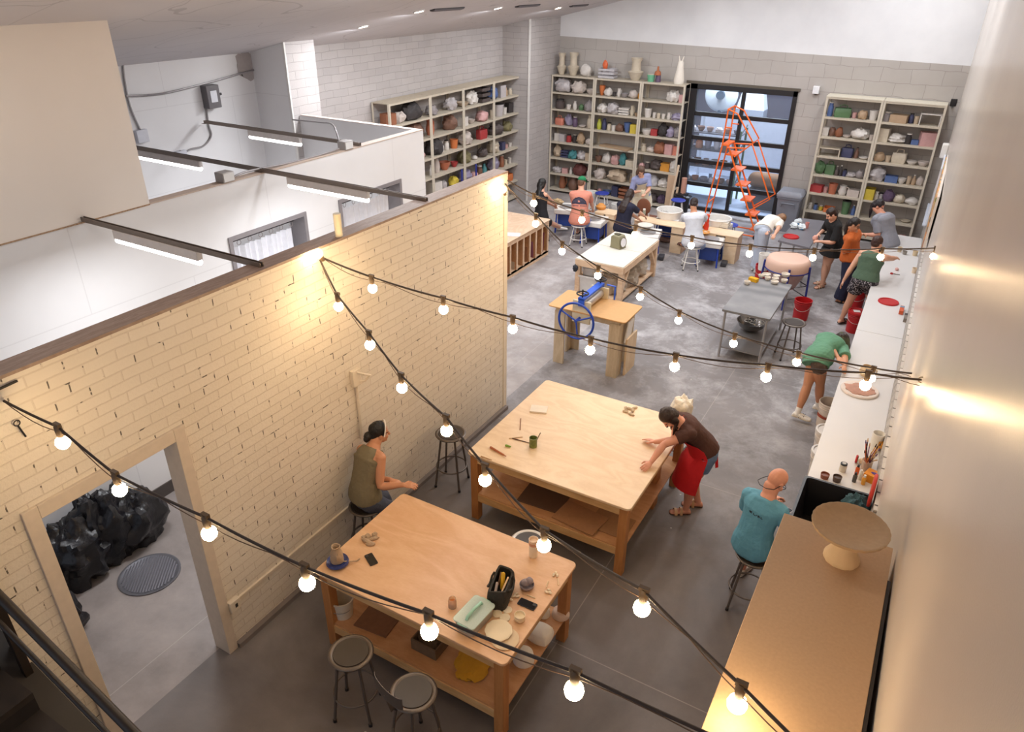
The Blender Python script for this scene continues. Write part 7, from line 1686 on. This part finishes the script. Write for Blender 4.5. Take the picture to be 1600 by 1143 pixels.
# orange rolling ladder
OR = M('#ee6a1c', .4, var=.06)
yl = 17.35; xl = at(1104, 330, y=yl).x; xr_ = at(1190, 336, y=yl).x; zp = at(1118, 221, y=yl).z; zt = at(1122, 166, y=yl).z
xp_ = at(1142, 224, y=yl).x
t = thing('rolling_ladder', 'tall orange steel rolling ladder in front of the glass door', 'ladder', (0, yl, 0))
def tb(name, pts, r=.017, n=8): b = MB(); b.tube(pts, r, n); return b.build(name, OR, t, smooth=60)
for s in (-.27, .27):
    tb('rear_post', [(xl, s, .08), (xl+.22, s, zp), (xl+.24, s, zt)])
    tb('base_rail', [(xl, s, .08), (xr_, s, .08)])
    tb('stringer', [(xr_, s*.85, .1), (xp_, s*.85, zp)], .02)
    dxs, dzs = xp_-xr_, zp-.1; up_ = V((.42, 0, .42))
    a0 = V((xr_+.02, s, .1)).lerp(V((xp_, s, zp)), .28); a1 = V((xr_+.02, s, .1)).lerp(V((xp_, s, zp)), .86)
    tb('stair_rail', [a0, a0+V((.42, 0, .34)), a1+V((.40, 0, .36)), a1+V((.05, 0, .04))])
    tb('guard_rail', [(xl+.24, s, zt), (xp_+.12, s, zt-.08), (xp_+.55, s, zp+.12), (xp_+.42, s, zp-.02), (xp_, s, zp-.05)])
    tb('mid_rail', [(xl+.23, s, (zp+zt)/2), (xp_+.05, s, (zp+zt)/2)], .014)
b = MB(); b.box(((xl+.22+xp_)/2, 0, zp), (abs(xp_-xl-.22)+.04, .56, .03)); b.build('platform', OR, t)
for i in range(6):
    k = (i+.35)/6.0; c = V((xr_, 0, .1)).lerp(V((xp_, 0, zp)), k)
    b = MB(); b.box(c, (.24, .46, .03)); b.build('step', OR, t)
tb('rear_brace', [(xl+.07, -.27, zp*.34), (xl+.07, .27, zp*.34)]); tb('top_bar', [(xl+.24, -.27, zt), (xl+.24, .27, zt)]); tb('base_bar', [(xl, -.27, .08), (xl, .27, .08)]); tb('base_bar', [(xr_, -.27, .08), (xr_, .27, .08)])
for x in (xl, xr_):
    for s in (-.27, .27):
        b = MB(); b.lathe([(0, -.02), (.06, -.02), (.06, .02), (0, .02)], 16); w = b.build('caster', BLACK, t); w.location = (x, s, .062); w.rotation_euler = (pi/2, 0, 0)
# framed colourful piece on the right wall, far end
def art_mat():
    m, N, L, bb = newmat('painted_strips'); tc = N.new('ShaderNodeTexCoord'); v = N.new('ShaderNodeTexVoronoi'); v.inputs['Scale'].default_value = 9; L.new(tc.outputs['Object'], v.inputs['Vector'])
    h = N.new('ShaderNodeSeparateColor'); L.new(v.outputs['Color'], h.inputs[0]); r = ramp(N, [(0, '#c4703a'), (.25, '#d8b08a'), (.45, '#8a8a4a'), (.6, '#d9a03c'), (.8, '#b98a78'), (1, '#6a7a66')]); L.new(h.outputs[0], r.inputs[0]); L.new(r.outputs[0], bb.inputs['Base Color']); bb.inputs['Roughness'].default_value = .7; return m
t = thing('wall_hanging', 'colourful orange and green hanging on the right wall near the back racks', 'wall hanging', (wall_x(14.6), 14.6, 2.05))
b = MB(); b.box((-.02, 0, 0), (.035, 3.4, .9)); b.build('backing', M('#d9cfc4', .7), t)
b = MB(); b.box((-.045, 0, 0), (.02, 3.3, .84)); b.build('panel', art_mat(), t)
t = thing('whiteboard', 'pale blue white board on the right wall above the far counter', 'whiteboard', (wall_x(16.9)-.012, 16.9, 1.75))
b = MB(); b.box((-.02, 0, 0), (.03, 1.8, 1.1)); b.build('panel', M('#dfe3ee', .3), t); b = MB(); b.box((-.05, 0, -.56), (.06, 1.8, .02)); b.build('tray', M('#b9bcc4', .4), t)
q = at(1484, 236, y=17.5); t = thing('wall_dispenser', 'small white dispenser on the right wall beside the right racks', 'dispenser', (wall_x(17.5), 17.5, q.z))
b = MB(); b.box((-.06, 0, 0), (.12, .2, .28)); b.build('body', WHITEP, t, bev=.02); b = MB(); b.box((-.06, 0, -.15), (.08, .12, .03)); b.build('nozzle', GALV, t)
# ================================================================== YARD BEHIND THE GLASS
def yard_rack(label, x, y, w_, h):
    t = thing('ware_rack', label, 'rack', (x, y, 0), 0, 'ware racks in the yard'); GR = M('#4f6d4a', .5); DK = M('#33323a', .5)
    for sx in (-1, 1):
        for sy in (-1, 1): b = MB(); b.box((sx*w_/2, sy*.3, h/2), (.05, .05, h)); b.build('post', GR if sx > 0 else DK, t)
    for k in range(4):
        z = .45+k*(h-.5)/3.2
        b = MB(); b.box((0, 0, z), (w_, .62, .03)); b.build('shelf', M('#5a5860', .6), t)
        for sx in (-1, 1):
            b = MB(); b.bar((sx*w_/2, -.3, z+.04), (sx*w_/2, .3, z+.2), .03, .03); b.build('side_bar', DK, t)
        n = int(w_/.24)
        for i in range(n):
            col = ['#cfc6c4', '#b9a096', '#8d6a5c', '#d8d2d6', '#9a98a4', '#c2876a'][(i*5+k*3) % 6]
            b = MB(); (sh_bowl if (i+k) % 3 else sh_jar)(b, .2, .12+.05*((i*3+k) % 3)); o = b.build('pot', M(col, .6), loc=(x-w_/2+.16+i*.24, y-.12, z+.0155))
            tag(o, '%s pot, %s from the left on %s shelf from below of the %s' % ({'#cfc6c4': 'white', '#b9a096': 'beige', '#8d6a5c': 'brown', '#d8d2d6': 'white', '#9a98a4': 'grey', '#c2876a': 'tan'}[col], ORD[i], ['bottom', 'second', 'third', 'top'][k], 'left yard rack' if x < -4.6 else 'right yard rack'), 'pot', 'pots on the yard racks')
yard_rack('ware rack full of pots seen through the left half of the glass door', -5.35, 20.1, 1.5, 1.9)
yard_rack('ware rack of pots seen through the right half of the glass door', -2.75, 20.6, 1.2, 1.6)
t = thing('fan', 'big round white fan beyond the top left panes of the glass door', 'fan', (-5.9, 22.3, -.35))
b = MB(); b.lathe([(0, -.04), (.42, -.04), (.48, 0), (.42, .05), (0, .05)], 36); o = b.build('fan_drum', M('#c9cfd2', .5), t); o.location = (0, 0, 2.75); o.rotation_euler = (pi/2, 0, 0)
b = MB(); b.lathe([(0, -.04), (.12, -.04), (.12, .1), (0, .1)], 20); o = b.build('hub', M('#3c4a58', .5), t); o.location = (0, -.06, 2.75); o.rotation_euler = (pi/2, 0, 0)
b = MB(); b.tube([(0, 0, .35), (0, 0, 2.7)], .05, 10); b.build('stand', M('#3c4a58', .5), t)
t = thing('kiln_hood', 'white tapering kiln hood beyond the glass door', 'hood', (-5.05, 22.6, -.15))
b = MB(); b.loft([[V((sx*a, sy*a*.6, z)) for sx, sy in ((-1, -1), (1, -1), (1, 1), (-1, 1))] for a, z in ((.40, 2.2), (.2, 3.1))]); b.build('hood', M('#d5dae2', .5), t, smooth=0)
b = MB(); b.box((0, 0, 1.175), (.8, .5, 2.05)); b.build('kiln_body', M('#8f949e', .5), t)
t = thing('white_screen', 'white panel screen standing behind the yard racks', 'screen', (-4.6, 21.6, 0))
b = MB(); b.box((0, 0, 1.15), (3.2, .04, 1.7)); b.build('panel', M('#cdd2de', .6), t)
for s in (-1.5, 1.5):
    b = MB(); b.box((s, 0, .95), (.06, .06, 1.9)); b.build('post', M('#b9bec8', .5), t)
for x, col, lab in ((-2.55, '#8a2f3c', 'thin red post in the yard'), (-2.35, '#d8dce4', 'thick white post in the yard')):
    b = MB(); b.box((0, 0, 1.3), (.06 if 'red' in lab else .16, .06, 2.6)); tag(b.build('yard_post', M(col, .5), loc=(x, 21.0, 0)), lab, 'post')
b = MB(); b.capsule([(-.5, 0, .22), (.5, 0, .22)], [.2, .2], 16); tag(b.build('rolled_mat', M('#8a6648', .8, var=.25), loc=(-3.55, 19.9, .5), smooth=60), 'brown rolled mat on a box in the yard', 'mat')
b = MB(); b.box((0, 0, .26), (1.2, .5, .52)); tag(b.build('yard_box', M('#4a4648', .7), loc=(-3.55, 19.9, 0)), 'dark box carrying the rolled mat in the yard', 'box')
# ================================================================== STRING LIGHTS
BULB = emit('#ffdca8', P_BULB, 'bulb_glow'); CORD = M('#3b2f28', .6); SOCK = M('#5e4a34', .5)
def plane_at(px, py, A, E):
    """where the line of sight meets the upright plane through the two ends of a cable"""
    n = V((E.y-A.y, -(E.x-A.x), 0)).normalized(); o = V((0, 0, CAM_Z)); d = at(px, py, 0)-o
    return o+d*((A-o).dot(n)/d.dot(n))
def string(label, A, E, bulbs, ends=True, off=.105):
    t = thing('string_lights', label, 'string lights', A, 0, 'strings of bulbs across the room')
    pts = []
    for px, py in bulbs:
        q = plane_at(px, py, A, E)-A; top = q+V((0, 0, off)); pts.append(top)
        s = MB(); s.lathe([(0, -.068), (.019, -.068), (.022, -.03), (.022, 0), (.015, .014), (0, .014)], 12, top); s.box(top+V((0, 0, .012)), (.05, .022, .022)); so = s.build('socket', SOCK, t)
        g = MB(); g.lathe([(0, -.148), (.02, -.145), (.036, -.128), (.041, -.108), (.036, -.088), (.022, -.072), (.016, -.066), (0, -.066)], 16, top); g.build('bulb', BULB, so, smooth=80)
    chain = [V((0, 0, 0))]+sorted(pts, key=lambda p: p.xy.length)+([E-A] if ends else [])
    out = []
    for a, c in zip(chain, chain[1:]):
        for k in range(6):
            u = k/6; p = a.lerp(c, u); p.z -= .05*(c-a).length*u*(1-u); out.append(p)
    out.append(chain[-1])
    b = MB(); b.tube(out, .0085, 6); b.build('cable', CORD, t, smooth=80)
    # thin loose wire that sags beside the cable
    w2 = []
    for i, p in enumerate(out): w2.append(p+V((0, 0, -.006-.045*abs(sin(i*.42)))))
    b = MB(); b.tube(w2, .003, 5); b.build('loose_wire', M('#6b5442', .6), t, smooth=80)
    return t
xw = -4.49
A1 = at(6, 626, x=xw); q2 = at(1152, 1098, 2.90)
A2 = at(500, 406, x=xw)
d2 = (q2-A2); E2 = A2+d2*1.18; E2.z = q2.z+.1
A2b = A2.copy()
E1 = V((wall_x(1.2), at(1210, 1160, 3.0).y-.1, 3.05))
string('nearest string of lights, crossing in front of the doorway and nearest table', A1, E1, [(98, 690), (187, 764), (327, 832), (480, 910), (671, 985), (897, 1077)])
string('string of lights running from the brick wall down past the two plywood tables', A2, E2, [(529, 478), (578, 538), (628, 605), (698, 672), (758, 749), (850, 851), (1003, 949), (1152, 1098)])
E3 = at(1440, 593, x=wall_x(8)-.02); E3 = at(1440, 593, x=wall_x(E3.y)-.02)
string('string of lights crossing above the square table to the right wall', A2+V((0, .05, 0)), E3, [(582, 450), (693, 483), (801, 513), (922, 546), (1054, 572), (1197, 588), (1352, 601)])
A4 = at(789, 287, x=xw)
E4 = at(1425, 583, x=wall_x(8)-.02); E4 = at(1425, 583, x=wall_x(E4.y)-.02)
string('string of lights from the end of the brick wall over the slab roller', A4, E4, [(837, 349), (878, 392), (934, 430), (1000, 463), (1060, 500), (1146, 536), (1245, 565), (1361, 590)])
E5 = at(1464, 394, x=wall_x(12)-.02); E5 = at(1464, 394, x=wall_x(E5.y)-.02)
string('farthest string of lights, passing over the seated potters', A4+V((0, .06, .03)), E5, [(834, 317), (909, 343), (992, 366), (1080, 383), (1171, 396), (1270, 402), (1376, 401), (1459, 400)])
# the bulbs at the two wall anchors
for px, py, lab in ((497, 396, 'bare bulb glowing against the brick wall where two strings start'), (786, 296, 'bare bulb glowing at the far top corner of the brick wall')):
    q = at(px, py, x=xw+.07); t = thing('wall_bulb', lab, 'bulb', q, 0, 'bulbs at the wall anchors')
    b = MB(); b.ell((0, 0, 0), (.038, .038, .042), 14, 9); b.build('bulb', BULB, t, smooth=80)
    b = MB(); b.tube([(0, .03, -.03), (0, .05, -.075)], .02, 10); b.build('socket', SOCK, t)
# hooks on the right wall
for E_, lab in ((E3, 'screw eye hook on the right wall holding two strings of lights'), (E5, 'screw eye hook on the right wall holding the farthest string')):
    t = thing('eye_hook', lab, 'hook', E_, 0, 'eye hooks on the right wall')
    b = MB(); b.torus((-.0, 0, 0), .022, .005, 16, 6, 'Y'); b.build('eye', M('#b9a68a', .4, .5), t)
    b = MB(); b.tube([(.02, 0, 0), (.06, 0, 0)], .006, 8); b.build('shank', M('#b9a68a', .4, .5), t)
# clip and cable tail at the left anchor
q = at(25, 660, x=xw); t = thing('cable_clip', 'black carabiner clip hanging at the start of the nearest string', 'clip', q)
b = MB(); b.torus((.01, 0, 0), .018, .004, 16, 6, 'X'); b.build('ring', BLACK, t); b = MB(); b.tube([(.01, .0, -.018), (.01, .02, -.11)], .006, 8); b.build('tail', BLACK, t)
q = at(1, 608, x=xw); b = MB(); b.bar((0, -.12, 0), (0, .1, .01), .012, .012); tag(b.build('anchor_rod', BLACK, loc=q), 'short black rod fixed to the brick above the nearest string', 'rod')
